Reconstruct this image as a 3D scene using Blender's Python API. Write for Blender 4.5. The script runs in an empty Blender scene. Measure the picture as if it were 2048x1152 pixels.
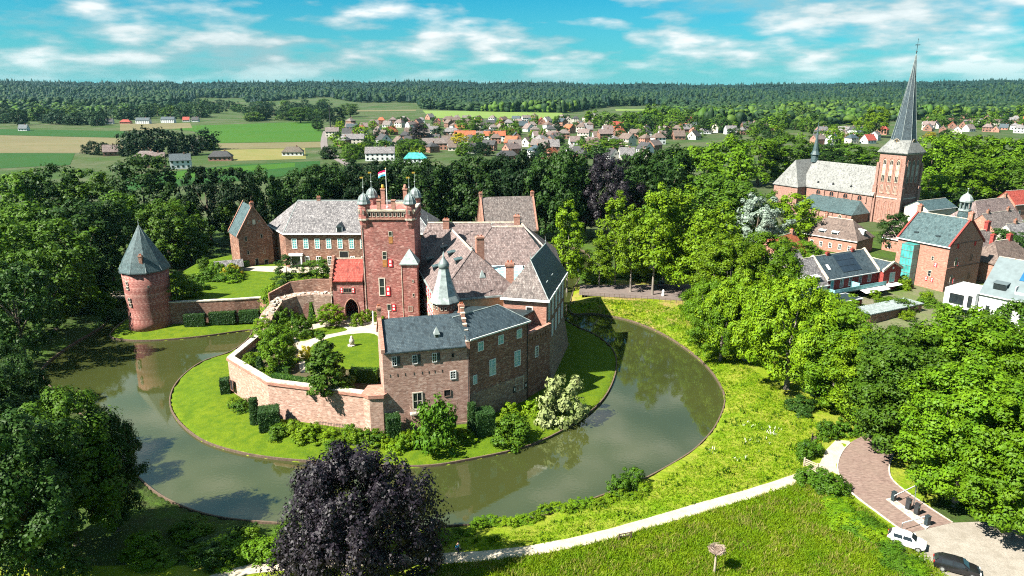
import bpy, bmesh, math, random
import numpy as np
from mathutils import Vector, Matrix
SC = bpy.context.scene
COL = SC.collection
R = math.radians
# ---------------------------------------------------------------- camera
F, H, HOR = 1420.0, 50.0, 172.0
PITCH = math.atan((576 - HOR) / F)
CP, SP = math.cos(PITCH), math.sin(PITCH)
cam = bpy.data.cameras.new('camera'); co = bpy.data.objects.new('camera', cam); COL.objects.link(co)
co.location = (0, 0, H); co.rotation_euler = (math.pi/2 - PITCH, 0, 0)
cam.sensor_width = 36; cam.lens = F/2048*36; cam.clip_end = 30000; cam.clip_start = 0.5
SC.camera = co
# ---------------------------------------------------------------- world, sun, exposure
SUNH = Vector((-0.885, -0.465)).normalized(); ELEV = R(46)
W = bpy.data.worlds.new('World'); SC.world = W; W.use_nodes = True
nt = W.node_tree; nt.nodes.clear()
def nd(t, typ, **k):
    n = t.nodes.new(typ)
    for a, b in k.items(): setattr(n, a, b)
    return n
sky = nd(nt, 'ShaderNodeTexSky', sky_type='NISHITA', sun_disc=False)
sky.sun_elevation = ELEV; sky.sun_rotation = math.atan2(SUNH.x, SUNH.y); sky.altitude = 50
sky.air_density = 1.0; sky.dust_density = 0.4; sky.ozone_density = 2.2
tint = nd(nt, 'ShaderNodeMix', data_type='RGBA', blend_type='MULTIPLY'); tint.inputs[0].default_value = 1
tint.inputs[7].default_value = (0.043, 0.53, 0.67, 1)
tc = nd(nt, 'ShaderNodeTexCoord'); sx = nd(nt, 'ShaderNodeSeparateXYZ')
nt.links.new(tc.outputs['Generated'], sx.inputs[0])
def wm(op, a, b=None, clamp=False):
    m = nd(nt, 'ShaderNodeMath', operation=op, use_clamp=clamp)
    for i, v in enumerate((a, b)):
        if v is None: continue
        if isinstance(v, (int, float)): m.inputs[i].default_value = v
        else: nt.links.new(v, m.inputs[i])
    return m.outputs[0]
def wr(v, a, b, c=0.0, d=1.0):
    m = nd(nt, 'ShaderNodeMapRange'); nt.links.new(v, m.inputs[0])
    for i, q in enumerate((a, b, c, d)): m.inputs[1+i].default_value = q
    return m.outputs[0]
zc = wm('MAXIMUM', sx.outputs[2], 0.0); za = wm('ADD', zc, 0.11)
cx = nd(nt, 'ShaderNodeCombineXYZ')
nt.links.new(wm('DIVIDE', sx.outputs[0], za), cx.inputs[0]); nt.links.new(wm('DIVIDE', sx.outputs[1], za), cx.inputs[1])
def wnoise(scale, detail, rough, w=0.0):
    n = nd(nt, 'ShaderNodeTexNoise', noise_dimensions='4D'); n.inputs['Scale'].default_value = scale; n.inputs['Detail'].default_value = detail
    n.inputs['Roughness'].default_value = rough; n.inputs['W'].default_value = w; nt.links.new(cx.outputs[0], n.inputs['Vector']); return n.outputs['Fac']
big = wnoise(0.60, 3, 0.5, 4.3)
pm = nd(nt, 'ShaderNodeMapping'); pm.inputs['Scale'].default_value = (1.0, 1.0, 3.6); nt.links.new(tc.outputs['Generated'], pm.inputs[0])
pn_ = nd(nt, 'ShaderNodeTexNoise', noise_dimensions='4D'); pn_.inputs['Scale'].default_value = 11.0; pn_.inputs['Detail'].default_value = 7; pn_.inputs['Roughness'].default_value = 0.5; pn_.inputs['W'].default_value = 2.6
nt.links.new(pm.outputs[0], pn_.inputs['Vector']); puff = pn_.outputs['Fac']
cover = wm('ADD', wm('MULTIPLY', big, 0.5), wm('MULTIPLY', puff, 0.8))
cloud = wr(cover, 0.595, 0.75)                      # broken cumulus
sheet_ = wm('MULTIPLY', wr(big, 0.44, 0.66), 0.50)   # thin grey sheet between them
veil = wr(zc, 0.0, 0.11, 0.52, 0.06)               # milky air towards the horizon
soft = wm('MAXIMUM', sheet_, veil)
lit = wr(puff, 0.40, 0.66, 0.62, 1.0)              # brighter tops, greyer bodies
ccol = nd(nt, 'ShaderNodeMix', data_type='RGBA'); ccol.inputs[6].default_value = (2.3, 3.4, 3.65, 1); ccol.inputs[7].default_value = (6.2, 6.35, 6.3, 1)
nt.links.new(wr(lit, 0.7, 1.0), ccol.inputs[0])
m1 = nd(nt, 'ShaderNodeMix', data_type='RGBA'); m1.inputs[7].default_value = (1.75, 4.0, 4.5, 1)
nt.links.new(sky.outputs[0], tint.inputs[6]); nt.links.new(tint.outputs[2], m1.inputs[6]); nt.links.new(soft, m1.inputs[0])
mixc = nd(nt, 'ShaderNodeMix', data_type='RGBA'); nt.links.new(m1.outputs[2], mixc.inputs[6]); nt.links.new(ccol.outputs[2], mixc.inputs[7])
nt.links.new(wm('MULTIPLY', wm('MULTIPLY', cloud, 0.9), wr(zc, 0.0, 0.035, 0.25, 1.0)), mixc.inputs[0])
bg = nd(nt, 'ShaderNodeBackground'); bg.inputs[1].default_value = 0.05
nt.links.new(mixc.outputs[2], bg.inputs[0])
ow = nd(nt, 'ShaderNodeOutputWorld'); nt.links.new(bg.outputs[0], ow.inputs[0])
sl = bpy.data.lights.new('sun', 'SUN'); so = bpy.data.objects.new('sun', sl); COL.objects.link(so)
sl.energy = 5.0; sl.angle = R(0.53); sl.color = (1.0, 0.95, 0.84)
sd = Vector((-SUNH.x*math.cos(ELEV), -SUNH.y*math.cos(ELEV), -math.sin(ELEV)))
so.rotation_euler = sd.to_track_quat('-Z', 'Y').to_euler(); so.location = (-60, 0, 200)
SC.view_settings.view_transform = 'Standard'; SC.view_settings.look = 'None'
SC.view_settings.exposure = 1.8; SC.view_settings.gamma = 1.0
SC.render.engine = 'CYCLES'; SC.cycles.use_denoising = False; SC.cycles.pixel_filter_type = 'BLACKMAN_HARRIS'; SC.cycles.filter_width = 1.1
SC.cycles.sample_clamp_direct = 6.0; SC.cycles.sample_clamp_indirect = 2.0
SC.cycles.max_bounces = 5; SC.cycles.diffuse_bounces = 1; SC.cycles.glossy_bounces = 2; SC.cycles.transmission_bounces = 2
SC.cycles.transparent_max_bounces = 4; SC.cycles.caustics_reflective = False; SC.cycles.caustics_refractive = False
# ---------------------------------------------------------------- layout helpers
def at(px, py, z=0.0):
    u = (px-1024)/F; v = (576-py)/F
    t = (z-H)/(-SP + v*CP)
    return Vector((u*t, (CP+v*SP)*t, z))
def hz(px, py, Y):
    v = (576-py)/F
    return H + (-SP+v*CP)*Y/(CP+v*SP)
def proj(x, y, z):
    d = y*CP-(z-H)*SP
    return (1024+F*x/d, 576-F*(y*SP+(z-H)*CP)/d)
def sc_at(y, z=0): return F/(y*CP-(z-H)*SP)
def spline(pts, n=6, closed=True):
    P = [Vector(p[:2]) for p in pts]; N = len(P); out = []
    for i in range(N if closed else N-1):
        if closed: a, b, c, d = P[i-1], P[i], P[(i+1) % N], P[(i+2) % N]
        else: a, b, c, d = P[max(i-1, 0)], P[i], P[i+1], P[min(i+2, N-1)]
        for k in range(n):
            t = k/n
            q = 0.5*((2*b)+(c-a)*t+(2*a-5*b+4*c-d)*t*t+(-a+3*b-3*c+d)*t**3)
            out.append((q.x, q.y))
    if not closed: out.append((P[-1].x, P[-1].y))
    return out
def inside(poly, X, Y):
    p = np.array(poly); x0, y0 = p[:, 0], p[:, 1]; x1, y1 = np.roll(x0, -1), np.roll(y0, -1)
    c = np.zeros(X.shape, bool)
    for a, b, d, e in zip(x0, y0, x1, y1):
        m = ((b > Y) != (e > Y))
        if e != b: c ^= m & (X < (d-a)*(Y-b)/(e-b)+a)
    return c
def edist(poly, X, Y, closed=True):
    p = np.array(poly); q = np.roll(p, -1, 0)
    if not closed: p, q = p[:-1], q[:-1]
    best = np.full(X.shape, 1e9)
    for (a, b), (d, e) in zip(p, q):
        L = (d-a)**2+(e-b)**2
        if L < 1e-9: continue
        t = np.clip(((X-a)*(d-a)+(Y-b)*(e-b))/L, 0, 1)
        best = np.minimum(best, np.hypot(X-a-t*(d-a), Y-b-t*(e-b)))
    return best
# ---------------------------------------------------------------- scene helpers
def tag(o, label=None, cat=None, group=None, kind=None):
    if label: o['label'] = label
    if cat: o['category'] = cat
    if group: o['group'] = group
    if kind: o['kind'] = kind
    return o
def thing(name, label, cat, loc=(0, 0, 0), rot=0.0, group=None):
    o = bpy.data.objects.new(name, None); COL.objects.link(o); o.empty_display_size = 0.3
    o.location = loc; o.rotation_euler = (0, 0, rot)
    return tag(o, label, cat, group)
def link(name, me, parent=None, mat=None):
    o = bpy.data.objects.new(name, me); COL.objects.link(o)
    if parent: o.parent = parent
    if mat is not None:
        if len(me.materials) == 0: me.materials.append(None)
        o.material_slots[0].link = 'OBJECT'; o.material_slots[0].material = mat
    return o
def fast_mesh(name, V, Fc, mat=None, smooth=False, uv=False):
    V = np.ascontiguousarray(V, np.float32); Fc = np.ascontiguousarray(Fc, np.int32)
    n, k = Fc.shape
    me = bpy.data.meshes.new(name); me.vertices.add(len(V)); me.vertices.foreach_set('co', V.ravel())
    me.loops.add(n*k); me.loops.foreach_set('vertex_index', Fc.ravel())
    me.polygons.add(n); me.polygons.foreach_set('loop_start', np.arange(0, n*k, k, dtype=np.int32))
    me.polygons.foreach_set('loop_total', np.full(n, k, np.int32))
    if smooth: me.polygons.foreach_set('use_smooth', np.ones(n, bool))
    me.update(calc_edges=True)
    if mat: me.materials.append(mat)
    return me
class MB:
    def __init__(s): s.v = []; s.f = []
    def poly(s, pts):
        b = len(s.v); s.v += [tuple(p) for p in pts]; s.f.append(tuple(range(b, b+len(pts))))
    def add(s, vs, fs):
        b = len(s.v); s.v += [tuple(p) for p in vs]; s.f += [tuple(b+i for i in f) for f in fs]
    def box(s, x0, y0, z0, x1, y1, z1):
        s.add([(x0,y0,z0),(x1,y0,z0),(x1,y1,z0),(x0,y1,z0),(x0,y0,z1),(x1,y0,z1),(x1,y1,z1),(x0,y1,z1)],
              [(0,3,2,1),(4,5,6,7),(0,1,5,4),(1,2,6,5),(2,3,7,6),(3,0,4,7)]); return s
    def prism(s, pts, z0, z1, top=None):
        n = len(pts); t = top or pts
        vs = [(p[0],p[1],z0) for p in pts]+[(p[0],p[1],z1) for p in t]
        fs = [tuple(range(n-1,-1,-1)), tuple(range(n,2*n))]+[(i,(i+1)%n,n+(i+1)%n,n+i) for i in range(n)]
        s.add(vs, fs); return s
    def wallrun(s, pts, th, z0, z1s):
        # a wall of thickness th along a polyline (centre line); z1s one height or one per point
        n = len(pts)
        if not hasattr(z1s, '__len__'): z1s = [z1s]*n
        Lp, Rp = [], []
        for i in range(n):
            a = Vector(pts[max(i-1,0)]); b = Vector(pts[min(i+1,n-1)]); d = (b-a).normalized()
            k = th/2
            if 0 < i < n-1:
                d1 = (Vector(pts[i])-a).normalized(); k = th/2/max(0.5, d.dot(d1))
            nn = Vector((-d.y, d.x))*k; p = Vector(pts[i]); Lp.append(p+nn); Rp.append(p-nn)
        vs = []
        for i in range(n): vs += [(Lp[i].x,Lp[i].y,z0),(Rp[i].x,Rp[i].y,z0),(Rp[i].x,Rp[i].y,z1s[i]),(Lp[i].x,Lp[i].y,z1s[i])]
        fs = [(0,1,2,3), (4*n-1,4*n-2,4*n-3,4*n-4)]
        for i in range(n-1):
            a = 4*i; b = a+4
            fs += [(a,b,b+1,a+1),(a+1,b+1,b+2,a+2),(a+2,b+2,b+3,a+3),(a+3,b+3,b,a)]
        s.add(vs, fs); return s
    def tube(s, p0, p1, r0, r1=None, n=8):
        r1 = r0 if r1 is None else r1
        p0 = Vector(p0); p1 = Vector(p1); d = (p1-p0).normalized()
        u = d.orthogonal().normalized(); w = d.cross(u)
        vs = []
        for p, r in ((p0, r0), (p1, r1)):
            for i in range(n):
                a = 2*math.pi*i/n; vs.append(p+u*(r*math.cos(a))+w*(r*math.sin(a)))
        fs = [(i,(i+1)%n,n+(i+1)%n,n+i) for i in range(n)]+[tuple(range(n-1,-1,-1)), tuple(range(n,2*n))]
        s.add(vs, fs); return s
    def path(s, pts, rs, n=7):
        for i in range(len(pts)-1): s.tube(pts[i], pts[i+1], rs[i], rs[i+1], n)
        return s
    def lathe(s, prof, cx=0, cy=0, n=12, a0=0.0):
        vs = []; m = len(prof)
        for r, z in prof:
            for i in range(n):
                a = a0+2*math.pi*i/n; vs.append((cx+r*math.cos(a), cy+r*math.sin(a), z))
        fs = []
        for j in range(m-1):
            for i in range(n):
                fs.append((j*n+i, j*n+(i+1)%n, (j+1)*n+(i+1)%n, (j+1)*n+i))
        fs.append(tuple(range(n-1,-1,-1))); fs.append(tuple((m-1)*n+i for i in range(n)))
        s.add(vs, fs); return s
    def hip(s, x0, y0, x1, y1, z, hr, il, ir, ov=0.35, axis='x', th=0.22):
        # hipped (or gabled with il=ir=0) roof over a rectangle
        x0 -= ov; x1 += ov; y0 -= ov; y1 += ov
        if axis == 'x':
            ym = (y0+y1)/2; rl = (x0+(il+ov if il else 0), ym); rr = (x1-(ir+ov if ir else 0), ym)
            c = [(x0,y0),(x1,y0),(x1,y1),(x0,y1)]
        else:
            xm = (x0+x1)/2; rl = (xm, y0+(il+ov if il else 0)); rr = (xm, y1-(ir+ov if ir else 0))
            c = [(x1,y0),(x1,y1),(x0,y1),(x0,y0)]
        vs = [(a,b,z-th) for a,b in c]+[(a,b,z) for a,b in c]+[(rl[0],rl[1],z+hr),(rr[0],rr[1],z+hr)]
        fs = [(3,2,1,0)]+[(i,(i+1)%4,4+(i+1)%4,4+i) for i in range(4)]
        fs += [(4,5,9,8),(5,6,9),(6,7,8,9),(7,4,8)]
        s.add(vs, fs); return (rl[0],rl[1],z+hr),(rr[0],rr[1],z+hr)
    def mesh(s, name):
        me = bpy.data.meshes.new(name); me.from_pydata(s.v, [], s.f); me.update()
        uvl = me.uv_layers.new(name='UVMap')
        nl = len(me.loops); vi = np.empty(nl, np.int32); me.loops.foreach_get('vertex_index', vi)
        V = np.array(s.v, np.float64); NR = np.empty(len(me.polygons)*3); me.polygons.foreach_get('normal', NR); NR = NR.reshape(-1,3)
        tot = np.empty(len(me.polygons), np.int32); me.polygons.foreach_get('loop_total', tot)
        N = np.repeat(NR, tot, 0); P = V[vi]
        U = np.stack([-N[:,1], N[:,0], np.zeros(nl)], 1); l = np.linalg.norm(U, axis=1); flat = l < 0.05
        U[flat] = (1,0,0); l[flat] = 1; U /= l[:,None]
        T_ = np.cross(N, U)
        uv = np.stack([(P*U).sum(1), (P*T_).sum(1)], 1).astype(np.float32)
        uvl.data.foreach_set('uv', uv.ravel())
        return me
    def pieces(s, name, mat, parent=None):
        # one object for each connected piece
        par = list(range(len(s.v)))
        def fd(i):
            while par[i] != i: par[i] = par[par[i]]; i = par[i]
            return i
        for f in s.f:
            for k in f[1:]: par[fd(k)] = fd(f[0])
        grp = {}
        for f in s.f: grp.setdefault(fd(f[0]), []).append(f)
        out = []
        for fs in grp.values():
            ids = sorted({i for f in fs for i in f}); m = {i: k for k, i in enumerate(ids)}
            b = MB(); b.v = [s.v[i] for i in ids]; b.f = [tuple(m[i] for i in f) for f in fs]; out.append(b.build(name, mat, parent))
        return out
    def build(s, name, mat, parent=None, smooth=False):
        me = s.mesh(name); me.materials.append(mat)
        if smooth: me.polygons.foreach_set('use_smooth', np.ones(len(me.polygons), bool))
        o = bpy.data.objects.new(name, me); COL.objects.link(o)
        if parent: o.parent = parent
        return o
# ---------------------------------------------------------------- materials
MATS = {}
def newmat(name):
    m = bpy.data.materials.new(name); m.use_nodes = True; t = m.node_tree; b = t.nodes['Principled BSDF']
    MATS[name] = m
    return m, t, b
def rgb(c): return (c[0], c[1], c[2], 1)
def nmix(t, fac, a, b, mode='MIX'):
    m = nd(t, 'ShaderNodeMix', data_type='RGBA', blend_type=mode)
    for sock, val in ((0, fac), (6, a), (7, b)):
        if isinstance(val, (int, float)): m.inputs[sock].default_value = val
        elif isinstance(val, tuple): m.inputs[sock].default_value = rgb(val)
        else: t.links.new(val, m.inputs[sock])
    return m.outputs[2]
def noise(t, vec, scale, detail=4, rough=0.6, lo=0.35, hi=0.65):
    n = nd(t, 'ShaderNodeTexNoise'); n.inputs['Scale'].default_value = scale; n.inputs['Detail'].default_value = detail; n.inputs['Roughness'].default_value = rough
    if vec is not None: t.links.new(vec, n.inputs['Vector'])
    mr = nd(t, 'ShaderNodeMapRange'); mr.inputs[1].default_value = lo; mr.inputs[2].default_value = hi
    t.links.new(n.outputs['Fac'], mr.inputs[0]); return mr.outputs[0]
def coord(t, which='Object', scale=None):
    c = nd(t, 'ShaderNodeTexCoord'); o = c.outputs[which]
    if scale:
        m = nd(t, 'ShaderNodeMapping'); m.inputs['Scale'].default_value = scale; t.links.new(o, m.inputs[0]); o = m.outputs[0]
    return o
def bump(t, b, h, strength=0.3, dist=0.05):
    n = nd(t, 'ShaderNodeBump'); n.inputs['Strength'].default_value = strength; n.inputs['Distance'].default_value = dist
    t.links.new(h, n.inputs['Height']); t.links.new(n.outputs[0], b.inputs['Normal'])
def plain(name, c, rough=0.7, var=0.25, scale=1.5, metal=0.0, spec=0.3):
    m, t, b = newmat(name); o = coord(t)
    f = noise(t, o, scale, 5)
    col = nmix(t, f, tuple(x*(1-var) for x in c), tuple(min(1, x*(1+var)) for x in c))
    t.links.new(col, b.inputs['Base Color']); b.inputs['Roughness'].default_value = rough; b.inputs['Metallic'].default_value = metal
    b.inputs['Specular IOR Level'].default_value = spec
    return m
def brick(name, c1, c2, mortar, stain=(0.10, 0.07, 0.06), stain_amt=0.55, speck=1.0):
    c1, c2, mortar, stain = [tuple(x*0.86 for x in c) for c in (c1, c2, mortar, stain)]
    m, t, b = newmat(name); uv = coord(t, 'UV'); ob = coord(t)
    bt = nd(t, 'ShaderNodeTexBrick'); t.links.new(uv, bt.inputs['Vector'])
    bt.inputs['Scale'].default_value = 1.0; bt.inputs['Brick Width'].default_value = 0.42; bt.inputs['Row Height'].default_value = 0.15
    bt.inputs['Mortar Size'].default_value = 0.014; bt.inputs['Bias'].default_value = -0.1
    bt.inputs['Color1'].default_value = rgb(c1); bt.inputs['Color2'].default_value = rgb(c2); bt.inputs['Mortar'].default_value = rgb(mortar)
    n_big = noise(t, ob, 0.28, 6, 0.62, 0.38, 0.66)
    uvs = coord(t, 'UV', (0.9, 3.2, 1)); n_row = noise(t, uvs, 1.6, 4, 0.7, 0.42, 0.72)
    c = nmix(t, n_row, bt.outputs['Color'], tuple(x*0.42 for x in c2))
    vo = nd(t, 'ShaderNodeTexVoronoi'); vo.inputs['Scale'].default_value = 1.0; t.links.new(coord(t, 'UV', (2.0, 4.6, 1)), vo.inputs['Vector'])
    vs_ = nd(t, 'ShaderNodeSeparateColor'); t.links.new(vo.outputs['Color'], vs_.inputs[0])
    vl = nd(t, 'ShaderNodeMapRange'); vl.inputs[1].default_value = 0.62; vl.inputs[2].default_value = 1.0; vl.inputs[4].default_value = 0.5*speck; t.links.new(vs_.outputs[0], vl.inputs[0])
    c = nmix(t, vl.outputs[0], c, tuple(x*0.36 for x in c2))
    vh = nd(t, 'ShaderNodeMapRange'); vh.inputs[1].default_value = 0.70; vh.inputs[2].default_value = 1.0; vh.inputs[4].default_value = 0.55*speck; t.links.new(vs_.outputs[1], vh.inputs[0])
    c = nmix(t, vh.outputs[0], c, tuple(min(1, x*1.5+0.02) for x in mortar))
    sf = nd(t, 'ShaderNodeMath', operation='MULTIPLY'); sf.inputs[1].default_value = stain_amt; t.links.new(n_big, sf.inputs[0])
    c = nmix(t, sf.outputs[0], c, stain)
    n_l = noise(t, ob, 1.1, 3, 0.6, 0.60, 0.80)
    lf = nd(t, 'ShaderNodeMath', operation='MULTIPLY'); lf.inputs[1].default_value = 0.5; t.links.new(n_l, lf.inputs[0])
    c = nmix(t, lf.outputs[0], c, tuple(min(1, x*1.35+0.03) for x in mortar))
    t.links.new(c, b.inputs['Base Color']); b.inputs['Roughness'].default_value = 0.9; b.inputs['Specular IOR Level'].default_value = 0.2
    bump(t, b, bt.outputs['Fac'], 0.35, -0.03)
    return m
def rooftile(name, c1, c2, pale=(0.4, 0.37, 0.34), tw=0.34, th=0.42, paleamt=0.4, rough=0.75):
    m, t, b = newmat(name); uv = coord(t, 'UV'); ob = coord(t)
    bt = nd(t, 'ShaderNodeTexBrick'); t.links.new(uv, bt.inputs['Vector']); bt.inputs['Scale'].default_value = 1
    c1, c2, pale = [tuple(x*0.85 for x in c) for c in (c1, c2, pale)]
    bt.inputs['Brick Width'].default_value = tw; bt.inputs['Row Height'].default_value = th; bt.inputs['Mortar Size'].default_value = 0.03
    bt.inputs['Color1'].default_value = rgb(c1); bt.inputs['Color2'].default_value = rgb(c2); bt.inputs['Mortar'].default_value = rgb(tuple(x*0.35 for x in c1))
    bt.offset = 0.5
    big = noise(t, ob, 0.35, 6, 0.65, 0.36, 0.68)
    fine = noise(t, coord(t, 'UV', (1.6, 0.8, 1)), 1.8, 4, 0.75, 0.5, 0.72)
    c = nmix(t, big, bt.outputs['Color'], tuple(x*0.62 for x in c2))
    pf = nd(t, 'ShaderNodeMath', operation='MULTIPLY'); pf.inputs[1].default_value = paleamt; t.links.new(fine, pf.inputs[0])
    c = nmix(t, pf.outputs[0], c, pale)
    vo = nd(t, 'ShaderNodeTexVoronoi'); vo.inputs['Scale'].default_value = 1.0; t.links.new(coord(t, 'UV', (2.6, 1.9, 1)), vo.inputs['Vector'])
    vs_ = nd(t, 'ShaderNodeSeparateColor'); t.links.new(vo.outputs['Color'], vs_.inputs[0])
    vl = nd(t, 'ShaderNodeMapRange'); vl.inputs[1].default_value = 0.6; vl.inputs[2].default_value = 1.0; vl.inputs[4].default_value = 0.8; t.links.new(vs_.outputs[0], vl.inputs[0])
    c = nmix(t, vl.outputs[0], c, tuple(x*0.35 for x in c2))
    t.links.new(c, b.inputs['Base Color']); b.inputs['Roughness'].default_value = rough; b.inputs['Specular IOR Level'].default_value = 0.35
    bump(t, b, bt.outputs['Fac'], 0.5, -0.05)
    return m
def leafmat(name, c1, c2, transl=0.3, spec=0.25, ns=0.45, isl=0.55):
    m, t, b = newmat(name)
    oi = nd(t, 'ShaderNodeObjectInfo'); ob = coord(t)
    g = nd(t, 'ShaderNodeNewGeometry')
    n = noise(t, g.outputs['Position'], ns, 4, 0.7, 0.3, 0.7)
    c = nmix(t, n, c1, c2)
    rr = nd(t, 'ShaderNodeMapRange'); rr.inputs[3].default_value = 0.72; rr.inputs[4].default_value = 1.22; t.links.new(oi.outputs['Random'], rr.inputs[0])
    hs = nd(t, 'ShaderNodeHueSaturation'); t.links.new(c, hs.inputs['Color']); t.links.new(rr.outputs[0], hs.inputs['Value'])
    ri = nd(t, 'ShaderNodeMath', operation='MULTIPLY'); ri.inputs[1].default_value = isl; t.links.new(g.outputs['Random Per Island'], ri.inputs[0])
    c = nmix(t, ri.outputs[0], hs.outputs['Color'], (c2[0]*0.35, c2[1]*0.35, c2[2]*0.35))
    t.links.new(c, b.inputs['Base Color']); b.inputs['Roughness'].default_value = 0.55; b.inputs['Specular IOR Level'].default_value = spec
    tr = nd(t, 'ShaderNodeBsdfTranslucent'); t.links.new(c, tr.inputs['Color'])
    ms = nd(t, 'ShaderNodeMixShader'); ms.inputs[0].default_value = transl
    t.links.new(b.outputs[0], ms.inputs[1]); t.links.new(tr.outputs[0], ms.inputs[2])
    t.links.new(ms.outputs[0], t.nodes['Material Output'].inputs['Surface'])
    return m
def groundmat(name, cols, scales=(0.08, 0.6, 4.0), rough=0.95, bmp=0.4):
    # cols: base, second (broad), third (mid), fine dark
    cols = [tuple(x*0.82 for x in c) for c in cols]
    m, t, b = newmat(name); g = nd(t, 'ShaderNodeNewGeometry'); o = g.outputs['Position']
    a = noise(t, o, scales[0], 5, 0.6, 0.38, 0.64); c_ = noise(t, o, scales[1], 5, 0.65, 0.42, 0.66); d = noise(t, o, scales[2], 3, 0.7, 0.35, 0.75)
    c = nmix(t, a, cols[0], cols[1]); c = nmix(t, c_, c, cols[2])
    df = nd(t, 'ShaderNodeMath', operation='MULTIPLY'); df.inputs[1].default_value = 0.7; t.links.new(d, df.inputs[0])
    c = nmix(t, df.outputs[0], c, cols[3])
    t.links.new(c, b.inputs['Base Color']); b.inputs['Roughness'].default_value = rough; b.inputs['Specular IOR Level'].default_value = 0.15
    bump(t, b, d, bmp, 0.15)
    return m
# ---------------------------------------------------------------- palette
BR_RED = brick('brick_red', (0.45,0.142,0.122), (0.33,0.098,0.085), (0.48,0.29,0.25), (0.14,0.07,0.06), 0.6)
BR_PALE = brick('brick_pale', (0.54,0.33,0.26), (0.44,0.25,0.19), (0.56,0.43,0.36), (0.30,0.20,0.15), 0.3, 0.7)
BR_FRONT = brick('brick_front', (0.52,0.285,0.225), (0.41,0.21,0.16), (0.56,0.43,0.37), (0.30,0.18,0.15), 0.35, 0.8)
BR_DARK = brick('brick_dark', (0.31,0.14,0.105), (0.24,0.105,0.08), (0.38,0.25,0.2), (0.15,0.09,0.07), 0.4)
BR_BROWN = brick('brick_brown', (0.34,0.155,0.105), (0.25,0.105,0.07), (0.38,0.26,0.2))
BR_OLD = brick('brick_old', (0.36,0.225,0.175), (0.28,0.17,0.13), (0.42,0.33,0.27), (0.19,0.14,0.11), 0.45)
BR_CHURCH = brick('brick_church', (0.37,0.20,0.155), (0.29,0.145,0.115), (0.43,0.31,0.25), (0.25,0.16,0.14), 0.3, 0.35)
BR_TOWN = brick('brick_town', (0.48,0.22,0.16), (0.38,0.16,0.115), (0.5,0.34,0.27), (0.24,0.13,0.1), 0.35, 0.35)
BR_NEW = brick('brick_new', (0.36,0.055,0.045), (0.29,0.04,0.035), (0.34,0.12,0.1), (0.2,0.04,0.04), 0.3, 0.25)
STONE = plain('pale_stone', (0.45,0.39,0.31), 0.85, 0.25, 2.0)
STONE_OLD = plain('weathered_stone', (0.40,0.36,0.30), 0.9, 0.4, 1.6)
PLASTER_Y = plain('cream_plaster', (0.62,0.46,0.26), 0.85, 0.2, 0.8)
PLASTER_W = plain('white_plaster', (0.58,0.59,0.59), 0.8, 0.08, 1.0)
PLASTER_C = plain('cream_render', (0.50,0.46,0.39), 0.85, 0.1, 1.0)
WHITE = plain('white_paint', (0.64,0.65,0.64), 0.5, 0.06, 3.0)
RED = plain('red_paint', (0.50,0.018,0.028), 0.5, 0.1, 3.0)
OAK = plain('oak_board', (0.30,0.13,0.04), 0.7, 0.3, 3.0)
WOOD = plain('weathered_wood', (0.30,0.25,0.19), 0.9, 0.3, 3.0)
WOOD_D = plain('dark_wood', (0.10,0.07,0.05), 0.9, 0.3, 3.0)
BARK = plain('bark', (0.10,0.08,0.06), 0.95, 0.4, 4.0)
BARK_G = plain('grey_bark', (0.19,0.165,0.14), 0.95, 0.4, 4.0)
DARK = plain('dark_iron', (0.025,0.027,0.03), 0.5, 0.2, 3.0)
GOLD = plain('gilt_metal', (0.75,0.45,0.08), 0.35, 0.1, 3.0, metal=0.8)
LEAD = plain('lead_sheet', (0.15,0.185,0.185), 0.5, 0.25, 1.4, metal=0.2)
LEAD_P = plain('pale_lead', (0.23,0.27,0.265), 0.6, 0.3, 1.4, metal=0.1)
VOID = plain('dark_opening', (0.010,0.010,0.011), 0.9, 0.1)
GLASS_D = plain('dark_window_glass', (0.015,0.02,0.024), 0.08, 0.3, 1.0, spec=0.6)
GLASS_T = plain('painted_sky_glass', (0.10,0.34,0.36), 0.10, 0.35, 1.2, spec=0.7)  # turquoise base colour paints the reflected sky into the panes
GLASS_TP = plain('turquoise_glass', (0.055,0.29,0.27), 0.12, 0.35, 0.5, spec=0.6)
GLASS_P = plain('pale_roof_glass', (0.22,0.46,0.49), 0.12, 0.2, 0.8, spec=0.6)
SLATE = rooftile('blue_slate', (0.068,0.100,0.120), (0.048,0.076,0.096), (0.135,0.17,0.18), 0.34, 0.26, 0.5, 0.5)
SLATE_T = rooftile('teal_slate', (0.085,0.14,0.15), (0.06,0.11,0.12), (0.20,0.255,0.25), 0.36, 0.3, 0.5, 0.5)
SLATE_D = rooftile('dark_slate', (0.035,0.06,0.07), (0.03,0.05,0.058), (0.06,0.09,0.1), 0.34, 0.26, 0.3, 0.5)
SLATE_L = rooftile('pale_slate', (0.30,0.305,0.29), (0.24,0.245,0.24), (0.44,0.43,0.40), 0.4, 0.3, 0.5, 0.7)
TILE_G = rooftile('grey_pantile', (0.215,0.17,0.155), (0.15,0.12,0.115), (0.45,0.41,0.38), 0.30, 0.42, 0.75)
TILE_GL = rooftile('silver_grey_slate', (0.235,0.22,0.225), (0.15,0.14,0.15), (0.52,0.49,0.47), 0.5, 0.45, 0.85)
TILE_P = rooftile('pinkish_pantile', (0.265,0.19,0.175), (0.175,0.125,0.12), (0.48,0.41,0.39), 0.30, 0.42, 0.7)
TILE_B = rooftile('brown_pantile', (0.20,0.145,0.12), (0.15,0.105,0.09), (0.32,0.27,0.23), 0.3, 0.4, 0.5)
TILE_R = rooftile('red_pantile', (0.46,0.075,0.05), (0.36,0.05,0.035), (0.55,0.25,0.2), 0.30, 0.40, 0.5)
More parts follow.
